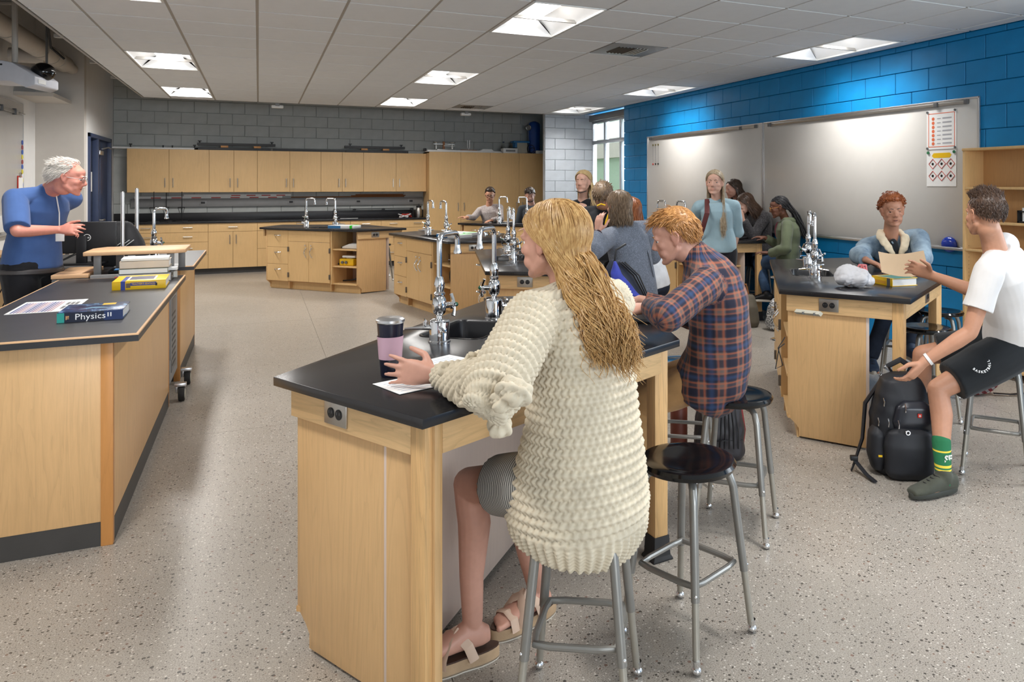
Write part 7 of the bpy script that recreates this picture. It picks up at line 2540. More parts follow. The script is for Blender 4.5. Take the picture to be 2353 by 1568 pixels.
def sandal(P, k):
    J = P.J
    an, t = J['an' + k], J['toe' + k]
    sd = t.cross(UP).normalized()
    g = Vector((an.x, an.y, 0))
    poly = []
    for q in range(30):
        a = 2 * PI * q / 30
        x = 0.052 + 0.142 * math.cos(a)
        w = 0.045 * (1 + 0.14 * math.cos(a)) * (1 - 0.18 * math.exp(-((x - 0.03) / 0.04) ** 2))
        poly.append(P.rel(g + t * x + sd * (w * math.sin(a))))
    o = MB().rings([[Vector((p.x, p.y, z)) for p in poly] for z in (0.001, 0.010, 0.030, 0.042)]).build('sandal', plain('jute_sole', srgb(176, 148, 116), 0.8, vary=0.2, bump=0.3, bscale=200), P.root, 0.003)
    MB().rings([[Vector((p.x, p.y, z)) for p in poly] for z in (0.0005, 0.009)]).build('rubber_sole', WSOLE, o)
    MB().rings([[Vector((p.x * 0.985 + P.rel(g + t * 0.05).x * 0.015, p.y * 0.985 + P.rel(g + t * 0.05).y * 0.015, z)) for p in poly] for z in (0.042, 0.047)]).build('insole', plain('dark_insole', srgb(70, 50, 40), 0.5), o)
    st = plain('beige_elastic', srgb(208, 180, 158), 0.7)
    B = lambda x, y, z: P.rel(g + t * x + sd * y + UP * z)
    for sgn in (1, -1):
        MB().tube([B(0.005, sgn * 0.046, 0.035), B(0.025, sgn * 0.046, 0.085), B(0.060, sgn * 0.012, 0.122), B(0.085, -sgn * 0.026, 0.100), B(0.105, -sgn * 0.046, 0.06), B(0.108, -sgn * 0.050, 0.035)], 0.0028, 8, flat=5.6, up=tuple(t)).build('cross_strap', st, o)
    MB().tube([B(0.125, -0.052, 0.03), B(0.128, -0.042, 0.070), B(0.128, 0.0, 0.083), B(0.128, 0.042, 0.070), B(0.125, 0.052, 0.03)], 0.0028, 8, flat=5.6, up=tuple(t)).build('toe_strap', st, o)


sandal(A, 'L')
sandal(A, 'R')

# ---------------------------------------------------------------- student in the plaid shirt
Bp = Person('student in a navy and rust plaid shirt looking down at a laptop', at(1643, 846, 3.43), 'm', 0.0055)
fB = dirs(-0.97, 0.22)
Bp.set(pr=dirs(0.22, 0.97), cr=dirs(0.16, 0.98), neck=at(1603, 588, 3.42), back=-fB * 0.11, head=at(1549, 543, 3.41), face=vd(1549, -0.94, 0.06, -0.30))
Bp.J['shw'] = 0.185
Bp.joints()
Bp.J['shL'] = at(1622, 655, 3.24)
Bp.J['elL'] = reach(Bp.J['shL'], 1532, 727, 0.29, False)
Bp.J['wrL'] = reach(Bp.J['elL'], 1494, 708, 0.23, True)
Bp.J['hdL'], Bp.J['pnL'], Bp.J['curlL'], Bp.J['spreadL'] = dirs(-0.93, 0.25, -0.10), dirs(0.25, 0.35, -0.9), 0.62, 0.22
Bp.J['wrR'] = at(1470, 690, 3.72)
Bp.J['elR'] = ik(Bp.J['shR'], Bp.J['wrR'], 0.29, 0.26, CR * 0.2 - UP + CF * 0.3)
Bp.J['hdR'], Bp.J['pnR'], Bp.J['curlR'] = dirs(-0.95, 0.1, -0.15), -UP, 0.55
seat_legs(Bp, (1458, 928), (1478, 1185), (1490, 885), (1470, 1120), dirs(-0.95, 0.1), dirs(-0.9, 0.2), farL=True)
Bp.J['anL'].z = max(Bp.J['anL'].z, 0.09)
Bp.body(SK['rosy'], lips=0.35).face(srgb(90, 110, 130), HR['ginger'])
plaid_m = plaid_mat('navy_rust_plaid', srgb(104, 88, 82), [(0.064, 0.50, 0.0, srgb(18, 25, 46), 0.72), (0.064, 0.10, 0.36, srgb(176, 94, 60), 0.46), (0.064, 0.08, 0.66, srgb(168, 90, 60), 0.38), (0.128, 0.12, 0.25, srgb(52, 80, 122), 0.35)])
shirt_secs = [(-0.30, 0.155, 0.125), (-0.22, 0.185, 0.155), (-0.08, 0.192, 0.165), (0.1, 0.186, 0.152), (0.35, 0.176, 0.140), (0.6, 0.178, 0.142), (0.78, 0.182, 0.136), (0.89, 0.165, 0.108), (0.95, 0.115, 0.085), (1.0, 0.075, 0.07)]
Bp.top('plaid_shirt', plaid_m, 1.92, loose=0.0, secs=shirt_secs, arm_r=(0.078, 0.068, 0.062, 0.054), collar=0.05, seam=fB, wrinkle=((16, 0.006), (42, 0.0030)), vox=0.0062)
Bp.legs('trousers', fabric('tan_canvas', srgb(176, 138, 92), 0.8, 0.1), 1.95, (0.090, 0.090, 0.078, 0.076, 0.062), wrinkle=((22, 0.005), (60, 0.003)), vox=0.0075)
for k in 'LR': Bp.shoe(k, plain('brown_suede', srgb(92, 66, 50), 0.7), plain('brown_sole', srgb(70, 54, 44), 0.6))
mk = short_mask(0.52, -0.22, -0.70)
short_hair(Bp, HR['ginger'], mk, 0.044, 0.024, lambda d: 0.005 + 0.013 * max(0, d.z) + 0.008 * max(0, d.z) * max(0, d.y), 1500, lambda q, k: (0.10 + 0.3 * q.x / 0.08, 0.90, 0.12 - 0.7 * k) if q.z > 0.055 else (0, -0.25, -0.95), 0.0022, 6, lift=0.003)

# ---------------------------------------------------------------- boy in the white shirt and black shorts
Nn = Person('boy in a white shirt and black shorts reaching into a black backpack', at(2322, 790, 4.05), 'm', 0.0055)
fN = dirs(-0.92, 0.40)
Nn.set(pr=dirs(0.40, 0.92), cr=dirs(0.66, 0.75), neck=at(2288, 572, 3.93), back=-fN * 0.06, head=at(2262, 491, 3.90), face=vd(2262, -0.66, 0.75, 0.0))
Nn.J['shw'] = 0.195
Nn.joints()
Nn.J['shL'] = at(2272, 625, 3.77)
Nn.J['elL'] = reach(Nn.J['shL'], 2228, 768, 0.315, False)
Nn.J['wrL'] = reach(Nn.J['elL'], 2123, 832, 0.265, False)
Nn.J['hdL'], Nn.J['pnL'], Nn.J['curlL'] = dirs(-0.62, 0.15, -0.78), dirs(-0.55, 0.70, 0.3), 0.75
Nn.J['wrR'] = at(2143, 634, 4.28)
Nn.J['elR'] = ik(Nn.J['shR'], Nn.J['wrR'], 0.30, 0.27, -UP * 1.0 + CR * 0.3)
Nn.J['hdR'], Nn.J['pnR'], Nn.J['curlR'] = dirs(-0.88, 0.1, 0.38), dirs(-0.1, -0.75, -0.35), 0.55
seat_legs(Nn, (2155, 895), at(2168, 1093, 3.80), (2098, 818), at(2092, 985, 4.30), dirs(-0.92, -0.35), dirs(-0.9, 0.2), 0.45, 0.43, False, True)
Nn.J['hs'] = 1.05
Nn.body(SK['tan'], lips=0.3).face(srgb(100, 90, 70), HR['brown'])
white_secs = [(-0.06, 0.168, 0.128), (0.06, 0.176, 0.138), (0.3, 0.168, 0.132), (0.55, 0.172, 0.136), (0.76, 0.184, 0.136), (0.88, 0.170, 0.112), (0.945, 0.125, 0.088), (0.985, 0.078, 0.070)]
wtop = Nn.top('white_shirt', fabric('white_cotton', srgb(222, 219, 217), 0.85, 0.03), 0.62, loose=0.0, secs=white_secs, arm_r=(0.070, 0.074, 0.05, 0.04), seam=fN, wrinkle=((16, 0.005), (40, 0.0022)))
shorts_m = fabric('black_jersey', srgb(30, 33, 36), 0.8, 0.1)
sh = Nn.legs('shorts', shorts_m, 0.80, (0.118, 0.112, 0.088), flare=0.014, vox=0.0075, wrinkle=((18, 0.006), (45, 0.002)))


def sock_mat():
    t = NT('green_yellow_sock')
    g = t.n('ShaderNodeTexCoord')
    sx = t.n('ShaderNodeSeparateXYZ')
    t.l(g.outputs['Object'], sx.inputs[0])
    z = sx.outputs[2]
    gr, ye = srgb(32, 110, 70), srgb(232, 206, 70)
    col = t.ramp(z, [(0.0, gr), (0.118, gr), (0.1181, ye), (0.128, ye), (0.1281, gr), (0.134, gr), (0.1341, ye), (0.146, ye), (0.1461, gr), (0.205, gr), (0.2051, ye), (0.214, ye), (0.2141, gr)], 'CONSTANT')
    t.set(col, 0.85)
    return t.m


J = Nn.J
SOCK = sock_mat()
for k in 'RL':
    mb = MB()
    an, kn = Nn.rel(J['an' + k]), Nn.rel(J['kn' + k])
    limb(mb, [an - UP * 0.035, an, an.lerp(kn, 0.40)], [0.043, 0.0385, 0.047])
    sk_me = voxel_mesh(mb, 0.006, 3)
    sk_me.materials.append(SOCK)
    sk_me.shade_smooth()
    sk = link('sock', sk_me, Nn.root)
cl_ = Nn.rel(J['anL']).lerp(Nn.rel(J['knL']), 0.215)
X, Z = dirs(0.95, 0.30), UP
Y = Z.cross(X)
nn = -Y
Mt = Matrix(((X.x, 0, nn.x, cl_.x + nn.x * 0.043), (X.y, 0, nn.y, cl_.y + nn.y * 0.043), (0, 1, nn.z, cl_.z), (0, 0, 0, 1)))
lettering('SF', 0.048, plain('sock_white', srgb(220, 222, 214)), sk, Mt, bold=0.002)
for k in 'LR': Nn.shoe(k, fabric('olive_mesh', srgb(70, 72, 62), 0.7, 0.15, 0.3), plain('olive_sole', srgb(54, 56, 50), 0.6), L=1.08)
# wristband, shirt prints
w0, w1 = Nn.rel(J['wrL']), Nn.rel(J['elL'])
MB().tube([w0.lerp(w1, 0.06), w0.lerp(w1, 0.115)], 0.0325, 20, cap=False).build('wristband', M['white'], Nn.root)
# ring of white print on the shorts
hp_n, kn_n = Nn.rel(J['hipL']), Nn.rel(J['knL'])
pc = hp_n.lerp(kn_n, 0.50) + dirs(-0.20, -0.85, 0.48) * 0.118
X = (kn_n - hp_n).normalized() * -1
nn = dirs(-0.20, -0.85, 0.48)
nn = (nn - X * nn.dot(X)).normalized()
Y = nn.cross(X)
Mr = Matrix(((X.x, Y.x, nn.x, pc.x), (X.y, Y.y, nn.y, pc.y), (X.z, Y.z, nn.z, pc.z), (0, 0, 0, 1)))
for q, ch in enumerate('BASKETBALL'):
    a = PI + 0.25 + q * 0.30
    lettering(ch, 0.017, M['label_white'], sh, Mr @ Matrix.Translation((0.045 * math.cos(a), 0.045 * math.sin(a), 0.004)) @ Matrix.Rotation(a + PI / 2, 4, 'Z'), bold=0.0006)
mkN = short_mask(0.52, -0.20, -0.62)
short_hair(Nn, HR['brown'], mkN, 0.030, 0.012, lambda d: 0.003 + 0.014 * max(0, d.z), 1500, lambda q, k: (0.2 * q.x / 0.08, 0.5, 0.75) if q.z > 0.075 else (0, -0.2, -0.9), 0.0020, 7, lift=0.002)
# the manila sheet in his hand
pa, pb2, pc2, pd = at(2018, 578, 4.75), at(2122, 578, 4.42), at(2136, 634, 4.32), at(2026, 626, 4.62)
t = thing('manila_paper', 'manila paper held out over the right bench by the boy in the white shirt', 'paper', tuple(pa))
q = [p - pa for p in (pa, pb2, pc2, pd)]
gridv = []
for i in range(9):
    for j in range(7):
        a, b = i / 8, j / 6
        p = q[0].lerp(q[1], a).lerp(q[3].lerp(q[2], a), b) + CF * (0.018 * math.sin(a * PI)) - UP * (0.018 * math.sin(a * PI * 1.1))
        gridv.append(p)
nrm = (q[1] - q[0]).cross(q[3] - q[0]).normalized() * 0.0012
mb = MB()
vv = gridv + [p + nrm for p in gridv]
ff_ = []
for i in range(8):
    for j in range(6):
        a = i * 7 + j
        ff_ += [(a, a + 1, a + 8, a + 7), (63 + a, 63 + a + 7, 63 + a + 8, 63 + a + 1)]
for i in range(8): ff_ += [(i * 7, i * 7 + 7, 63 + i * 7 + 7, 63 + i * 7), (i * 7 + 6, 63 + i * 7 + 6, 63 + i * 7 + 13, i * 7 + 13)]
mb.add(vv, ff_)
mb.build('sheet', M['tan_paper'], t, smooth=1.0)

# ---------------------------------------------------------------- curly haired boy in the denim jacket
Mm = Person('boy with curly copper hair in a pale denim jacket with a fleece collar', at(2072, 650, 6.30), 'm', 0.0065)
fM = dirs(-0.12, -0.99)
Mm.set(pr=dirs(-0.98, 0.18), cr=dirs(-0.99, 0.10), neck=at(2046, 545, 5.98), head=at(2051, 484, 5.86), face=vd(2051, 0.22, -0.97, -0.08), hup=(UP + CR * -0.06))
Mm.J['shw'] = 0.20
Mm.joints()
Mm.J['elR'] = reach(Mm.J['shR'], 1974, 588, 0.29, False)
Mm.J['wrR'] = reach(Mm.J['elR'], 1990, 598, 0.20, False)
Mm.J['hdR'], Mm.J['pnR'], Mm.J['curlR'], Mm.J['spreadR'] = dirs(0.70, -0.60, -0.28), dirs(0.1, -0.2, -1), 0.45, 0.28
Mm.J['elL'] = reach(Mm.J['shL'], 2122, 592, 0.28, False)
Mm.J['wrL'] = reach(Mm.J['elL'], 2098, 604, 0.22, False)
Mm.J['hdL'], Mm.J['curlL'] = dirs(-0.7, -0.6, -0.2), 0.45
seat_legs(Mm, (2100, 720), (2095, 800), (2040, 705), (1992, 850), dirs(0.1, -0.95), dirs(-0.2, -0.95), farL=False, farR=False)
Mm.body(SK['light_brown'], mouth=0.004, lips=0.5, head_scale=1.03).face(srgb(60, 44, 34), HR['dark'], 1.3)
dm = denim('pale_denim', srgb(84, 106, 128), srgb(158, 178, 192))
jk = Mm.top('denim_jacket', dm, 1.95, loose=0.014, arm_r=(0.082, 0.074, 0.068, 0.056), seam=-fM, wrinkle=((18, 0.007), (50, 0.0035)), hem=-0.02, neck_t=0.96)
MB().tube([Mm.rel(Mm.frames(0.93)[0]) + fM * 0.148 + CR * -0.03, Mm.rel(Mm.frames(0.6)[0]) + fM * 0.165, Mm.rel(Mm.frames(0.3)[0]) + fM * 0.155], 0.006, 6).build('placket', dm, jk)
for sx in (-1, 1):
    r_ = Mm.frames(0.7)[1]
    MB().box(-0.045, 0.045, -0.004, 0.004, -0.025, 0.02, Matrix.Translation(Mm.rel(Mm.frames(0.72)[0]) + fM * 0.150 + r_ * (0.075 * sx)) @ Matrix.Rotation(-YAW, 4, 'Z')).build('pocket_flap', dm, jk, 0.003)
mb = MB()
cN = Mm.rel(Mm.J['neck'])
for sx in (-1, 1):
    pts = [cN + CF * 0.075 + UP * 0.035, cN + CR * (0.075 * sx) + UP * 0.045, cN + CR * (0.098 * sx) - CF * 0.065 + UP * 0.005, cN + CR * (0.060 * sx) - CF * 0.125 - UP * 0.075, cN + CR * (0.018 * sx) - CF * 0.135 - UP * 0.135]
    mb.tube(pts, [0.030, 0.034, 0.038, 0.034, 0.012], 12, flat=0.55)
blob('fleece_collar', mb, 0.006, fabric('cream_fleece', srgb(226, 208, 178), 0.95, 0.06, 0.4), Mm.root, 2, ((70, 0.004, 3), (160, 0.003, 4)))
mb = MB()
mb.ell(tuple(cN + fM * 0.09 - UP * 0.09), (0.05, 0.035, 0.085), 16, 10)
mb.build('black_undershirt', BLACKCLOTH, Mm.root)
Mm.legs('jeans', JEANS_DK, 2.0, vox=0.009)
for k in 'LR': Mm.shoe(k, plain('blue_sneaker', srgb(50, 66, 90), 0.6), WSOLE)
mkM = short_mask(0.55, 0.02, -0.45)
mb = skull_cap(Mm.root, Mm.M4, Mm.hs, HR['red'], mkM, lambda d: 0.012 + 0.018 * max(0, d.z))
rnd = random.Random(3)
for rt in dome(420, rnd, mkM):
    r0 = (0.0755 + 0.022 * rnd.random() + 0.018 * max(0, rt.z), 0.096 + 0.022 * rnd.random(), 0.086 + 0.030 * rnd.random() * max(0.2, rt.z))
    c = Mm.M4 @ (Vector((rt.x * r0[0], -0.018 + rt.y * r0[1], 0.028 + rt.z * r0[2])) * Mm.hs)
    a1 = Vector((rnd.gauss(0, 1), rnd.gauss(0, 1), rnd.gauss(0, 1))).normalized()
    a2 = a1.orthogonal().normalized()
    rr_ = 0.0075 + 0.003 * rnd.random()
    ax = a1.cross(a2)
    mb.tube([c + a1 * (rr_ * math.cos(k * 0.9)) + a2 * (rr_ * math.sin(k * 0.9)) + ax * (0.0016 * k) for k in range(11)], 0.0026, 4)
mb.build('curly_hair', HR['red'], Mm.root, smooth=1.2)

# ---------------------------------------------------------------- teacher
Cc = Person('grey haired teacher in a blue polo shirt leaning forward behind the desk', at(72, 612, 5.22), 'm', 0.0065)
fC = dirs(0.97, -0.22)
Cc.set(pr=dirs(-0.22, -0.97), cr=dirs(-0.25, -0.97), neck=at(108, 436, 5.20), back=-fC * 0.05, head=at(158, 408, 5.16), face=vd(158, 0.95, -0.22, -0.20))
Cc.J['shw'] = 0.20
Cc.bulk = 1.08
Cc.joints()
Cc.J['elR'] = reach(Cc.J['shR'], 40, 532, 0.31, False)
Cc.J['wrR'] = reach(Cc.J['elR'], 134, 528, 0.28, True)
Cc.J['hdR'], Cc.J['pnR'], Cc.J['curlR'] = dirs(0.95, -0.1, 0.05), dirs(0.1, 0.85, -0.4), 0.7
Cc.J['wrL'] = at(146, 534, 5.36)
Cc.J['elL'] = ik(Cc.J['shL'], Cc.J['wrL'], 0.31, 0.28, -CR - UP * 0.6)
Cc.J['hdL'], Cc.J['pnL'], Cc.J['curlL'] = dirs(0.9, -0.3, 0.1), dirs(0.0, -0.7, -0.6), 0.7
Cc.joints()
p0 = Cc.J['pelvis']
for k, dx in (('L', 0.10), ('R', -0.06)):
    Cc.J['an' + k] = Vector((p0.x, p0.y, 0.085)) + CR * dx * 0.6 + CF * (0.10 if k == 'L' else -0.10)
    Cc.J['kn' + k] = ik(Cc.J['hip' + k], Cc.J['an' + k], 0.46, 0.45, fC)
    Cc.J['toe' + k] = Vector((fC.x, fC.y, 0)).normalized()
Cc.body(skin_mat('skin_ruddy', srgb(222, 150, 132)), lips=0.4, mouth=0.003).face(srgb(90, 100, 110), HR['white'], 0.8)
Cc.glasses(M['steel'])
polo = fabric('blue_polo', srgb(66, 94, 146), 0.85, 0.06)
Cc.top('polo_shirt', polo, 0.92, loose=0.008, arm_r=(0.074, 0.068, 0.05, 0.04), collar=0.05, seam=-fC, wrinkle=((14, 0.006), (38, 0.003)), hem=-0.02, vox=0.0065)
Cc.legs('trousers', fabric('black_trousers', srgb(30, 30, 34), 0.85), 2.0, (0.115, 0.10, 0.085, 0.08, 0.068), vox=0.009)
rB, fBv = Cc.frames(-0.03)[1:]
MB().tube([Cc.rel(Cc.frames(-0.05)[0]) + rB * (0.190 * math.cos(a)) + fBv * (0.142 * math.sin(a)) for a in [2 * PI * k / 32 for k in range(32)]], 0.016, 6, closed=True, flat=1.2).build('belt', plain('belt', srgb(70, 66, 66), 0.4), Cc.root)
for k in 'LR': Cc.shoe(k, LEATHER, M['rubber'])
_mc = short_mask(0.80, -0.16, -0.66)
mkC = lambda d: _mc(d) * (1.0 if d.z < 0.55 else 0.55)
short_hair(Cc, HR['white'], mkC, 0.040, 0.030, lambda d: 0.003 + 0.010 * max(0, -d.y), 1100, lambda q, k: (0.1, -0.85, -0.2) if q.z > 0.06 else (0, -0.6, -0.7), 0.0020, 8, lift=0.006)
MB().tube([Cc.M4 @ Vector(p) for p in ((-0.024, 0.098, -0.052), (0, 0.104, -0.046), (0.024, 0.098, -0.052))], [0.004, 0.007, 0.004], 8).build('moustache', HR['white'], Cc.root)
ll = Cc.rel(Cc.frames(0.7)[0]) + fC * 0.165
MB().tube([Cc.rel(Cc.J['neck']) + fC * 0.07, ll, ll - UP * 0.13], 0.004, 6).build('lanyard', M['white'], Cc.root)
MB().cbox(tuple(ll - UP * 0.16 + fC * 0.006), 0.05, 0.006, 0.07).build('badge', M['white'], Cc.root, 0.002)

# ---------------------------------------------------------------- blond girl standing
Ii = Person('standing girl with long straight ash blond hair in a light blue blouse', at(1650, 572, 7.25), 'f', 0.0065)
fI = dirs(-0.25, -0.97)
Ii.set(pr=dirs(-0.97, 0.25), cr=dirs(-0.99, 0.12), neck=at(1647, 461, 7.25), head=at(1642, 419, 7.19), face=dirs(-0.30, -0.95, -0.02))
Ii.J['shw'] = 0.165
Ii.joints()
for k, (eu, ev, wu, wv) in (('R', (1590, 516, 1600, 568)), ('L', (1694, 533, 1680, 590))):
    Ii.J['el' + k] = reach(Ii.J['sh' + k], eu, ev, 0.28, True)
    Ii.J['wr' + k] = reach(Ii.J['el' + k], wu, wv, 0.25, False)
    Ii.J['hd' + k], Ii.J['pn' + k], Ii.J['curl' + k] = dirs(-0.1, -0.1, -1), dirs(0.9 if k == 'R' else -0.9, 0.1, 0), 0.5
p0 = Ii.J['pelvis']
for k, sx in (('L', 1), ('R', -1)):
    Ii.J['an' + k] = Vector((p0.x, p0.y, 0.085)) + CR * (0.09 * sx)
    Ii.J['kn' + k] = ik(Ii.J['hip' + k], Ii.J['an' + k], 0.44, 0.43, fI)
    Ii.J['toe' + k] = Vector((fI.x, fI.y, 0)).normalized()
Ii.body(SK['fair'], lips=0.6).face(srgb(70, 90, 100), HR['brown'])
bl_m = fabric('pale_blue_jersey', srgb(150, 176, 186), 0.85, 0.04)
Ii.top('blouse', bl_m, 1.02, loose=0.012, arm_r=(0.066, 0.066, 0.066, 0.05), seam=-fI, wrinkle=((18, 0.006), (50, 0.003)), hem=-0.06, neck_t=0.955)
Ii.legs('trousers', fabric('black_leggings', srgb(30, 30, 36)), 2.0, (0.100, 0.086, 0.064, 0.058, 0.046), vox=0.010)
for k in 'LR': Ii.shoe(k, LEATHER, WSOLE)
_eb = fall_to(Vector((0.03, -0.13, -0.36)), Vector((1, 0, 0)), 0.05)
_ef = fall_to(Vector((-0.085, 0.085, -0.46)), Vector((-1, 0, 0)), -0.015, 0.012, 0.03)
long_hair(Ii, HR['ash'], short_mask(0.60, 0.0, -0.9), 1000, lambda a, r: _ef(a, r) if a < -0.5 else _eb(a, r), 0.0024, 18, 0.004, 1.2, 0.009, 7, -0.25, 1.85, 0.1, 0.4)
sp_pts = [Ii.rel(Ii.frames(0.93)[0]) - CR * 0.095 - CF * 0.02 + UP * 0.045, Ii.rel(Ii.frames(0.75)[0]) - CR * 0.115 - CF * 0.155, Ii.rel(Ii.frames(0.45)[0]) - CR * 0.155 - CF * 0.13, Ii.rel(Ii.frames(0.2)[0]) - CR * 0.185 - CF * 0.03]
bgp = MB().tube(sp_pts, 0.024, 8, flat=0.25).build('bag_strap', plain('maroon_strap', srgb(92, 44, 44), 0.6), Ii.root)

# ---------------------------------------------------------------- the three at the bench by the whiteboard
Kk = Person('girl in a charcoal cardigan with shoulder length brown hair, hand at her mouth', at(1742, 585, 9.20), 'f', 0.008)
fK = dirs(-0.93, -0.35)
Kk.set(pr=dirs(-0.35, 0.93), cr=dirs(-0.35, 0.93), neck=at(1736, 484, 9.14), back=-fK * 0.10, head=at(1711, 468, 9.06), face=vd(1711, -0.84, -0.30, -0.42))
Kk.joints()
Kk.J['wrL'] = at(1708, 506, 8.93)
Kk.J['elL'] = ik(Kk.J['shL'], Kk.J['wrL'], 0.28, 0.25, -UP - CR * 0.1)
Kk.J['hdL'], Kk.J['pnL'], Kk.J['curlL'] = dirs(-0.25, -0.1, 0.95), dirs(-0.6, 0.5, 0.1), 1.0
Kk.J['wrR'] = at(1700, 545, 9.25)
Kk.J['elR'] = ik(Kk.J['shR'], Kk.J['wrR'], 0.28, 0.25, -UP)
seat_legs(Kk, (1668, 602), (1690, 690), (1672, 596), (1680, 680), dirs(-0.9, -0.3), dirs(-0.9, -0.3), farL=False)
Kk.body(SK['fair']).face(brow=HR['brown'])
Kk.top('cardigan', fabric('charcoal_marl', srgb(62, 60, 62), 0.9, 0.25, 0.2, (srgb(96, 94, 96), 90)), 1.95, loose=0.02, arm_r=(0.074, 0.066, 0.06, 0.05), seam=fK, hem=-0.14, vox=0.009)
Kk.legs('jeans', JEANS_DK, 2.0, vox=0.010)
for k in 'LR': Kk.shoe(k, LEATHER, WSOLE)
long_hair(Kk, HR['brown'], short_mask(0.60, -0.05, -0.85), 800, hang(0.19, 1.15, 0.02), 0.0032, 13, 0.008, 1.0, 0.014, 12, -0.25, 2.1)

Lg = Person('girl with long black braids, glasses and an olive green jacket at a laptop', at(1808, 596, 8.55), 'f', 0.0075)
fL = dirs(-0.96, 0.20)
Lg.set(pr=dirs(0.20, 0.96), cr=dirs(0.20, 0.96), neck=at(1806, 505, 8.54), back=-fL * 0.05, head=at(1789, 476, 8.50), face=vd(1789, -0.96, -0.10, -0.22))
Lg.joints()
Lg.J['wrR'] = at(1757, 546, 8.62)
Lg.J['elR'] = ik(Lg.J['shR'], Lg.J['wrR'], 0.28, 0.24, -UP)
Lg.J['hdR'], Lg.J['curlR'] = dirs(-0.95, 0.0, 0.05), 0.5
Lg.J['elL'] = reach(Lg.J['shL'], 1806, 572, 0.28, False)
Lg.J['wrL'] = reach(Lg.J['elL'], 1768, 582, 0.24, True)
Lg.J['hdL'], Lg.J['curlL'] = dirs(-0.95, 0.1, 0.1), 0.5
seat_legs(Lg, (1742, 604), (1762, 676), (1738, 600), (1752, 676), dirs(-0.9, 0.3), dirs(-0.9, 0.3))
Lg.body(SK['brown'], lips=0.3).face(srgb(40, 28, 24), HR['black'])
Lg.glasses(M['honey'], 0.024, 0.020, 0.0022)
olive = fabric('olive_cotton', srgb(92, 100, 78), 0.85, 0.08)
jk = Lg.top('olive_jacket', olive, 1.92, loose=0.016, arm_r=(0.070, 0.064, 0.058, 0.048), seam=-fL, wrinkle=((18, 0.006), (50, 0.003)), hem=-0.16, neck_t=0.96)
mb = MB()
cN = Lg.rel(Lg.J['neck'])
mb.tube([cN + fL * 0.085 - UP * 0.06, cN + fL * 0.03 - CF * 0.085, cN - fL * 0.07 - CF * 0.05 - UP * 0.01, cN - fL * 0.10 - UP * 0.05, cN - fL * 0.07 + CF * 0.06], [0.02, 0.03, 0.042, 0.05, 0.04], 12)
blob('hood', mb, 0.009, olive, jk, 3, ((40, 0.004, 5),))
MB().ell(tuple(Lg.rel(Lg.frames(0.72)[0]) + fL * 0.108), (0.035, 0.05, 0.10), 14, 10).build('maroon_top', fabric('maroon', srgb(110, 44, 60)), Lg.root)
Lg.legs('jeans', JEANS_BL, 1.95, vox=0.009)
for k in 'LR': Lg.shoe(k, M['black'], WSOLE)
mb = skull_cap(Lg.root, Lg.M4, Lg.hs, HR['black'], short_mask(0.50, -0.25, -0.7), 0.006)
rnd = random.Random(8)
inv = Lg.M4.inverted().to_3x3()
for rt in dome(64, rnd, short_mask(0.50, -0.20, -0.6)):
    sgn = 1 if rt.x > 0 else -1
    pts = []
    p = Vector((rt.x * 0.082, -0.018 + rt.y * 0.104, 0.028 + rt.z * 0.094))
    end = Vector((0.05 * rnd.gauss(0, 1) * 0.5, -0.155 + 0.03 * rnd.gauss(0, 0.5), -0.10))
    for k in range(9):
        q = k / 8
        e = p.lerp(end, q)
        r_ = Vector((e.x / 0.080, (e.y + 0.018) / 0.101, (e.z - 0.028) / 0.091))
        if r_.length < 1.03: e = Vector((r_.x / r_.length * 0.083, r_.y / r_.length * 0.104 - 0.018, r_.z / r_.length * 0.094 + 0.028))
        pts.append(Lg.M4 @ e)
    for k in range(7):
        pts.append(pts[8] + inv.inverted() @ Vector((0, 0, 0)) + dirs(0.42, -0.18, -0.9) * (0.045 * (k + 1)) + CR * (0.008 * math.sin(k + rt.x * 5)))
    mb.tube(pts, [0.0058 * (1 + 0.22 * (k % 2)) for k in range(len(pts))], 6)
mb.build('braids', HR['black'], Lg.root, smooth=1.2)

Jj = Person('girl with dark brown hair mostly hidden behind the standing blond girl', at(1690, 550, 9.70), 'f', 0.010)
fJ = dirs(-0.9, -0.4)
Jj.set(pr=dirs(-0.4, 0.9), cr=dirs(-0.4, 0.9), neck=at(1696, 462, 9.70), head=at(1684, 434, 9.65), face=dirs(-0.9, -0.35, -0.15))
Jj.joints()
for k in 'LR':
    Jj.J['wr' + k] = Jj.J['sh' + k] + dirs(-0.6, -0.3, -0.7) * 0.5
    Jj.J['el' + k] = ik(Jj.J['sh' + k], Jj.J['wr' + k], 0.28, 0.25, CR)
    Jj.J['an' + k] = Vector((Jj.J['hip' + k].x, Jj.J['hip' + k].y, 0.085))
    Jj.J['kn' + k] = ik(Jj.J['hip' + k], Jj.J['an' + k], 0.44, 0.43, fJ)
    Jj.J['toe' + k] = Vector((fJ.x, fJ.y, 0)).normalized()
Jj.body(SK['rosy']).face()
Jj.top('dark_top', fabric('plum_cloth', srgb(70, 50, 56)), 1.9, loose=0.012, hem=-0.1, vox=0.012)
Jj.legs('trousers', JEANS_DK, 2.0, vox=0.012)
for k in 'LR': Jj.shoe(k, LEATHER, WSOLE)
long_hair(Jj, HR['dark'], short_mask(0.62, -0.05, -0.8), 350, hang(0.14, 1.1, 0.02), 0.0045, 11, 0.008, 1.0, 0.013, 14, -0.25, 2.0)

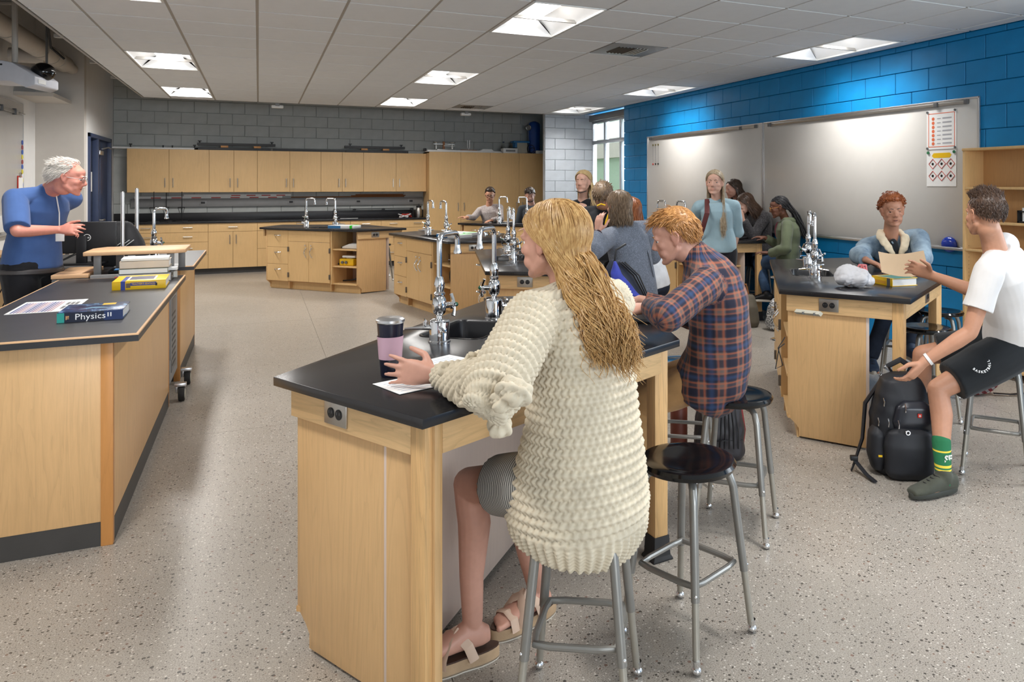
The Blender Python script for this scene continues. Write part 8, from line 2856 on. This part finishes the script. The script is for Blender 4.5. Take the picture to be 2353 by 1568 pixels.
# ---------------------------------------------------------------- the group behind the sweater girl
Gg = Person('person with short grey brown hair in a grey fleece jacket seen from behind', at(1458, 668, 5.72), 'f', 0.0065)
fG = dirs(-0.60, 0.80)
Gg.set(pr=dirs(0.80, 0.60), cr=dirs(0.80, 0.60), neck=at(1431, 520, 5.72), back=-fG * 0.05, head=at(1421, 474, 5.72), face=dirs(-0.55, 0.83, -0.05))
Gg.J['shw'] = 0.18
Gg.joints()
Gg.J['elL'] = reach(Gg.J['shL'], 1362, 575, 0.29, False)
Gg.J['wrL'] = reach(Gg.J['elL'], 1373, 534, 0.17, True)
Gg.J['hdL'], Gg.J['pnL'], Gg.J['curlL'], Gg.J['spreadL'] = dirs(0.12, 0.2, 0.97), dirs(0.55, 0.75, -0.05), 0.5, 0.12
Gg.J['wrR'] = at(1440, 548, 6.1)
Gg.J['elR'] = ik(Gg.J['shR'], Gg.J['wrR'], 0.29, 0.26, -UP + CR)
seat_legs(Gg, (1385, 672), (1400, 790), (1420, 662), (1430, 770), dirs(-0.6, 0.7), dirs(-0.6, 0.7))
Gg.body(SK['rosy']).face()
fleece = fabric('grey_fleece', srgb(104, 110, 122), 0.95, 0.12, 0.3, (srgb(134, 142, 156), 130))
g_secs = [(-0.16, 0.175, 0.145), (-0.08, 0.182, 0.152), (0.1, 0.176, 0.140), (0.35, 0.168, 0.130), (0.6, 0.172, 0.132), (0.78, 0.172, 0.126), (0.89, 0.150, 0.104), (0.95, 0.11, 0.082), (1.01, 0.070, 0.066)]
fo = Gg.top('fleece_jacket', fleece, 1.80, loose=0.0, secs=g_secs, arm_r=(0.082, 0.076, 0.072, 0.058), seam=fG, wrinkle=((16, 0.005), (40, 0.0025)))
c8 = [Gg.rel(Gg.frames(t_)[0]) - fG * b_ + Gg.frames(t_)[1] * x_ for t_, b_, x_ in ((0.93, 0.085, 0.04), (0.80, 0.128, 0.055), (0.55, 0.130, 0.075), (0.2, 0.136, 0.085))]
MB().tube(c8, 0.0035, 6).build('seam_piping', plain('dark_piping', srgb(50, 54, 64)), fo)
Gg.legs('jeans', JEANS_DK, 2.0, vox=0.010)
for k in 'LR': Gg.shoe(k, LEATHER, WSOLE)
MB().tube([Gg.rel(Gg.J['wrL'].lerp(Gg.J['elL'], 0.02)), Gg.rel(Gg.J['wrL'].lerp(Gg.J['elL'], 0.10))], 0.035, 18).build('bracelet', plain('dark_bracelet', srgb(56, 34, 40), 0.4), Gg.root)
long_hair(Gg, HR['grey'], short_mask(0.55, -0.10, -0.85), 1400, hang(0.125, 0.86, 0.0, 0.009), 0.0026, 12, 0.006, 1.2, 0.013, 15, -0.30, 1.9, 0.0, 0.35)
# drawstring bag on the back
db = thing('drawstring_bag', 'violet blue and grey backpack with black straps hanging behind the grey fleece', 'bag', tuple(at(1432, 640, 5.36)), -YAW)
vio = fabric('violet_nylon', srgb(72, 84, 190), 0.5, 0.15)
mb = MB().rings([superell(x_, 0.02, z, rx, ry, 0.8, 24) for z, x_, rx, ry in ((-0.15, 0.10, 0.05, 0.04), (-0.12, 0.04, 0.13, 0.06), (-0.02, -0.02, 0.12, 0.065), (0.08, -0.05, 0.08, 0.05), (0.13, -0.06, 0.03, 0.03))])
blob('bag_body', mb, 0.008, fabric('slate_nylon', srgb(70, 76, 92), 0.6), db, 3, ((30, 0.006, 6),))
mb = MB().rings([superell(x_, -0.055, z, rx, 0.022, 0.9, 20) for z, x_, rx in ((-0.12, 0.045, 0.085), (-0.04, -0.01, 0.065), (0.04, -0.05, 0.040), (0.13, -0.06, 0.010))])
blob('violet_panel', mb, 0.007, vio, db, 2, ((45, 0.004, 7),))
mb = MB().rings([superell(-0.135, -0.01, z, rx, 0.03, 0.9, 16) for z, rx in ((-0.03, 0.03), (0.02, 0.04), (0.07, 0.01))])
blob('violet_pocket', mb, 0.007, vio, db, 2)
for k in range(3): MB().tube([(-0.03 + 0.02 * k, -0.04, 0.12), (0.07 + 0.02 * k, -0.075, 0.03), (0.13 + 0.014 * k, -0.07, -0.08), (0.17 + 0.012 * k, -0.05, -0.17)], 0.012, 6, flat=0.4).build('strap', M['black'], db)
MB().tube([(-0.06, -0.02, 0.12), (-0.05, 0.03, 0.2), (0.02, 0.05, 0.24)], 0.008, 6).build('drawstring', M['black'], db)


def stander(label, px, nk, hd, face, vox, skin, top_m, hair, bottom=JEANS_DK, sex='m', sleeve=1.95, hangs=True, seated=False):
    P = Person(label, px, sex, vox)
    f = Vector((face[0], face[1], 0)).normalized()
    r = f.cross(UP)
    P.set(pr=r, cr=r, neck=nk, head=hd, face=Vector(face))
    P.joints()
    if hangs:
        for k, sg in (('L', -1), ('R', 1)):
            P.J['wr' + k] = P.J['sh' + k] - UP * 0.47 + f * 0.14 + r * (0.05 * sg)
            P.J['el' + k] = ik(P.J['sh' + k], P.J['wr' + k], 0.28, 0.25, -f + r * sg * 0.4)
    for k in 'LR':
        if seated:
            P.J['kn' + k] = P.J['hip' + k] + f * 0.42 + UP * 0.01
            P.J['an' + k] = P.J['kn' + k] - UP * 0.42 - f * 0.05
        else:
            P.J['an' + k] = Vector((P.J['hip' + k].x, P.J['hip' + k].y, 0.085))
            P.J['kn' + k] = ik(P.J['hip' + k], P.J['an' + k], 0.45, 0.44, f)
        P.J['toe' + k] = f
    return P


def dress(P, skin, top_m, bottom, sleeve=1.95, loose=0.014, hem=-0.08, vox=None, collar=0.0, name='shirt', iris=srgb(80, 80, 80), brow=None, mouth=0.0):
    P.body(skin, mouth=mouth).face(iris, brow)
    P.top(name, top_m, sleeve, loose=loose, hem=hem, arm_r=(0.066, 0.060, 0.054, 0.045), vox=vox or P.vox, collar=collar, seam=-P.frames(0.5)[2])
    P.legs('trousers', bottom, 2.0, vox=0.012)
    for k in 'LR': P.shoe(k, LEATHER, WSOLE)


H1 = stander('person in a black jacket with yellow piping, hidden behind the grey fleece', rd(-0.10, 6.55, 0.90), at(1388, 478, 6.55), at(1386, 450, 6.5), dirs(0.15, 0.98, 0), 0.010, None, None, None)
dress(H1, SK['tan'], BLACKCLOTH, JEANS_DK, name='black_jacket')
short_hair(H1, HR['grey'], short_mask(0.55, -0.3, -0.7), 0.03, 0.03, 0.014, 220)
MB().tube([H1.rel(at(1372, 473, 6.36)), H1.rel(at(1381, 469, 6.36)), H1.rel(at(1391, 472, 6.36))], 0.006, 6).build('yellow_piping', M['yellow'], H1.root)
MB().tube([H1.rel(at(1399, 492, 6.36)), H1.rel(at(1394, 506, 6.36)), H1.rel(at(1391, 520, 6.36))], 0.010, 6).build('yellow_trim', M['yellow'], H1.root)
H2 = stander('person with auburn hair and a white shirt, hidden beside the grey fleece', rd(0.29, 6.35, 0.72), at(1466, 515, 6.35), at(1446, 486, 6.33), dirs(-0.5, 0.85, -0.1), 0.010, None, None, None, sex='f', seated=True)
dress(H2, SK['fair'], fabric('white_blouse', srgb(226, 228, 232)), JEANS_DK, 1.0, name='white_shirt')
long_hair(H2, HR['auburn'], short_mask(0.6, -0.05, -0.85), 450, hang(0.18, 1.0, 0.01), 0.0042, 12, 0.008, 1.2, 0.013, 17, -0.25, 1.9)

F_ = stander('woman in a black off shoulder top with long gold hair, walking at the back', rd(-0.30, 8.0, 0.93), at(1338, 462, 8.0), at(1340, 417, 7.95), dirs(-0.35, -0.93, -0.02), 0.0085, None, None, None, sex='f')
F_.J['shw'] = 0.17
F_.J.pop('shL', None); F_.J.pop('shR', None)
F_.joints()
F_.J['wrL'] = F_.J['shL'] + dirs(-0.25, -0.55, -0.75) * 0.46
F_.J['elL'] = ik(F_.J['shL'], F_.J['wrL'], 0.28, 0.25, CR)
F_.J['wrR'] = F_.J['shR'] + dirs(-0.75, -0.25, -0.45) * 0.45
F_.J['elR'] = ik(F_.J['shR'], F_.J['wrR'], 0.28, 0.25, -UP)
F_.body(SK['fair']).face(srgb(90, 90, 90), HR['brown'])
F_.top('black_top', BLACKCLOTH, 1.9, loose=0.016, hem=-0.12, arm_r=(0.064, 0.062, 0.058, 0.05), neck_t=0.93, seam=CF,
       secs=[(-0.12, 0.165, 0.125), (0.02, 0.168, 0.126), (0.3, 0.146, 0.112), (0.6, 0.150, 0.120), (0.76, 0.158, 0.120), (0.84, 0.160, 0.105), (0.87, 0.155, 0.095)])
F_.legs('trousers', BLACKCLOTH, 2.0, vox=0.012)
for k in 'LR': F_.shoe(k, LEATHER, WSOLE)
MB().tube([F_.M4 @ Vector(p) for p in ((-0.06, 0.05, -0.10), (0, 0.085, -0.12), (0.06, 0.05, -0.10))], 0.004, 6).build('black_choker', M['black'], F_.root)
_fb = fall_to(Vector((0.03, -0.12, -0.30)), Vector((1, 0, 0)), 0.05)
_ff = fall_to(Vector((-0.13, 0.02, -0.27)), Vector((-1, 0, 0)), -0.02, 0.014, 0.03)
long_hair(F_, HR['gold'], short_mask(0.62, 0.0, -0.9), 800, lambda a, r: _ff(a, r) if a < -0.4 else _fb(a, r), 0.0034, 15, 0.008, 1.2, 0.010, 18, -0.25, 1.8, -0.1, 0.4)

D_ = stander('man with glasses in a pale marl sweater working at the back bench', rd(-2.12, 13.15, 0.72), at(1124, 473, 13.1), at(1126, 449, 13.0), dirs(0.05, -0.96, -0.25), 0.009, None, None, None, seated=True)
D_.J['head'] = at(1126, 448, 13.0)
D_.J['elR'] = reach(D_.J['shR'], 1088, 500, 0.30, False)
D_.J['wrR'] = reach(D_.J['elR'], 1074, 500, 0.26, False)
D_.J['hdR'], D_.J['curlR'] = dirs(-0.8, -0.3, 0.1), 0.6
D_.J['wrL'] = at(1130, 507, 12.65)
D_.J['elL'] = ik(D_.J['shL'], D_.J['wrL'], 0.30, 0.26, CR - UP)
dress(D_, SK['tan'], fabric('oat_marl', srgb(176, 166, 162), 0.9, 0.12, 0.2, (srgb(140, 130, 128), 60)), JEANS_DK, name='marl_sweater', brow=HR['dark'])
D_.glasses(M['black'], 0.023, 0.016, 0.003)
short_hair(D_, HR['dark'], short_mask(0.50, -0.2, -0.6), 0.03, 0.015, lambda d: 0.006 + 0.02 * max(0, d.z), 300)
E_ = stander('man with a short beard in a dark grey sweater looking down at the back bench', rd(-1.43, 13.0, 0.72), at(1222, 472, 13.0), at(1218, 449, 12.9), dirs(0.1, -0.9, -0.4), 0.009, None, None, None, seated=True)
dress(E_, SK['rosy'], fabric('dark_marl', srgb(66, 70, 74), 0.9, 0.12), JEANS_DK, name='dark_sweater', brow=HR['dark'])
short_hair(E_, HR['dark'], short_mask(0.42, -0.25, -0.65), 0.05, 0.025, lambda d: 0.010 + 0.016 * max(0, d.z), 320, lambda q, k: (0.5, 0.7, 0.1 - 0.6 * k) if q.z > 0.06 else (0, -0.2, -0.9))
mb = MB()
for k in range(11):
    a = -1.15 + 2.3 * k / 10
    mb.ell((0.060 * math.sin(a), 0.026 + 0.050 * math.cos(a), -0.088 + 0.022 * abs(math.sin(a))), (0.016, 0.014, 0.014), 8, 6, E_.M4)
mb.build('beard', HR['dark'], E_.root, smooth=1.2)
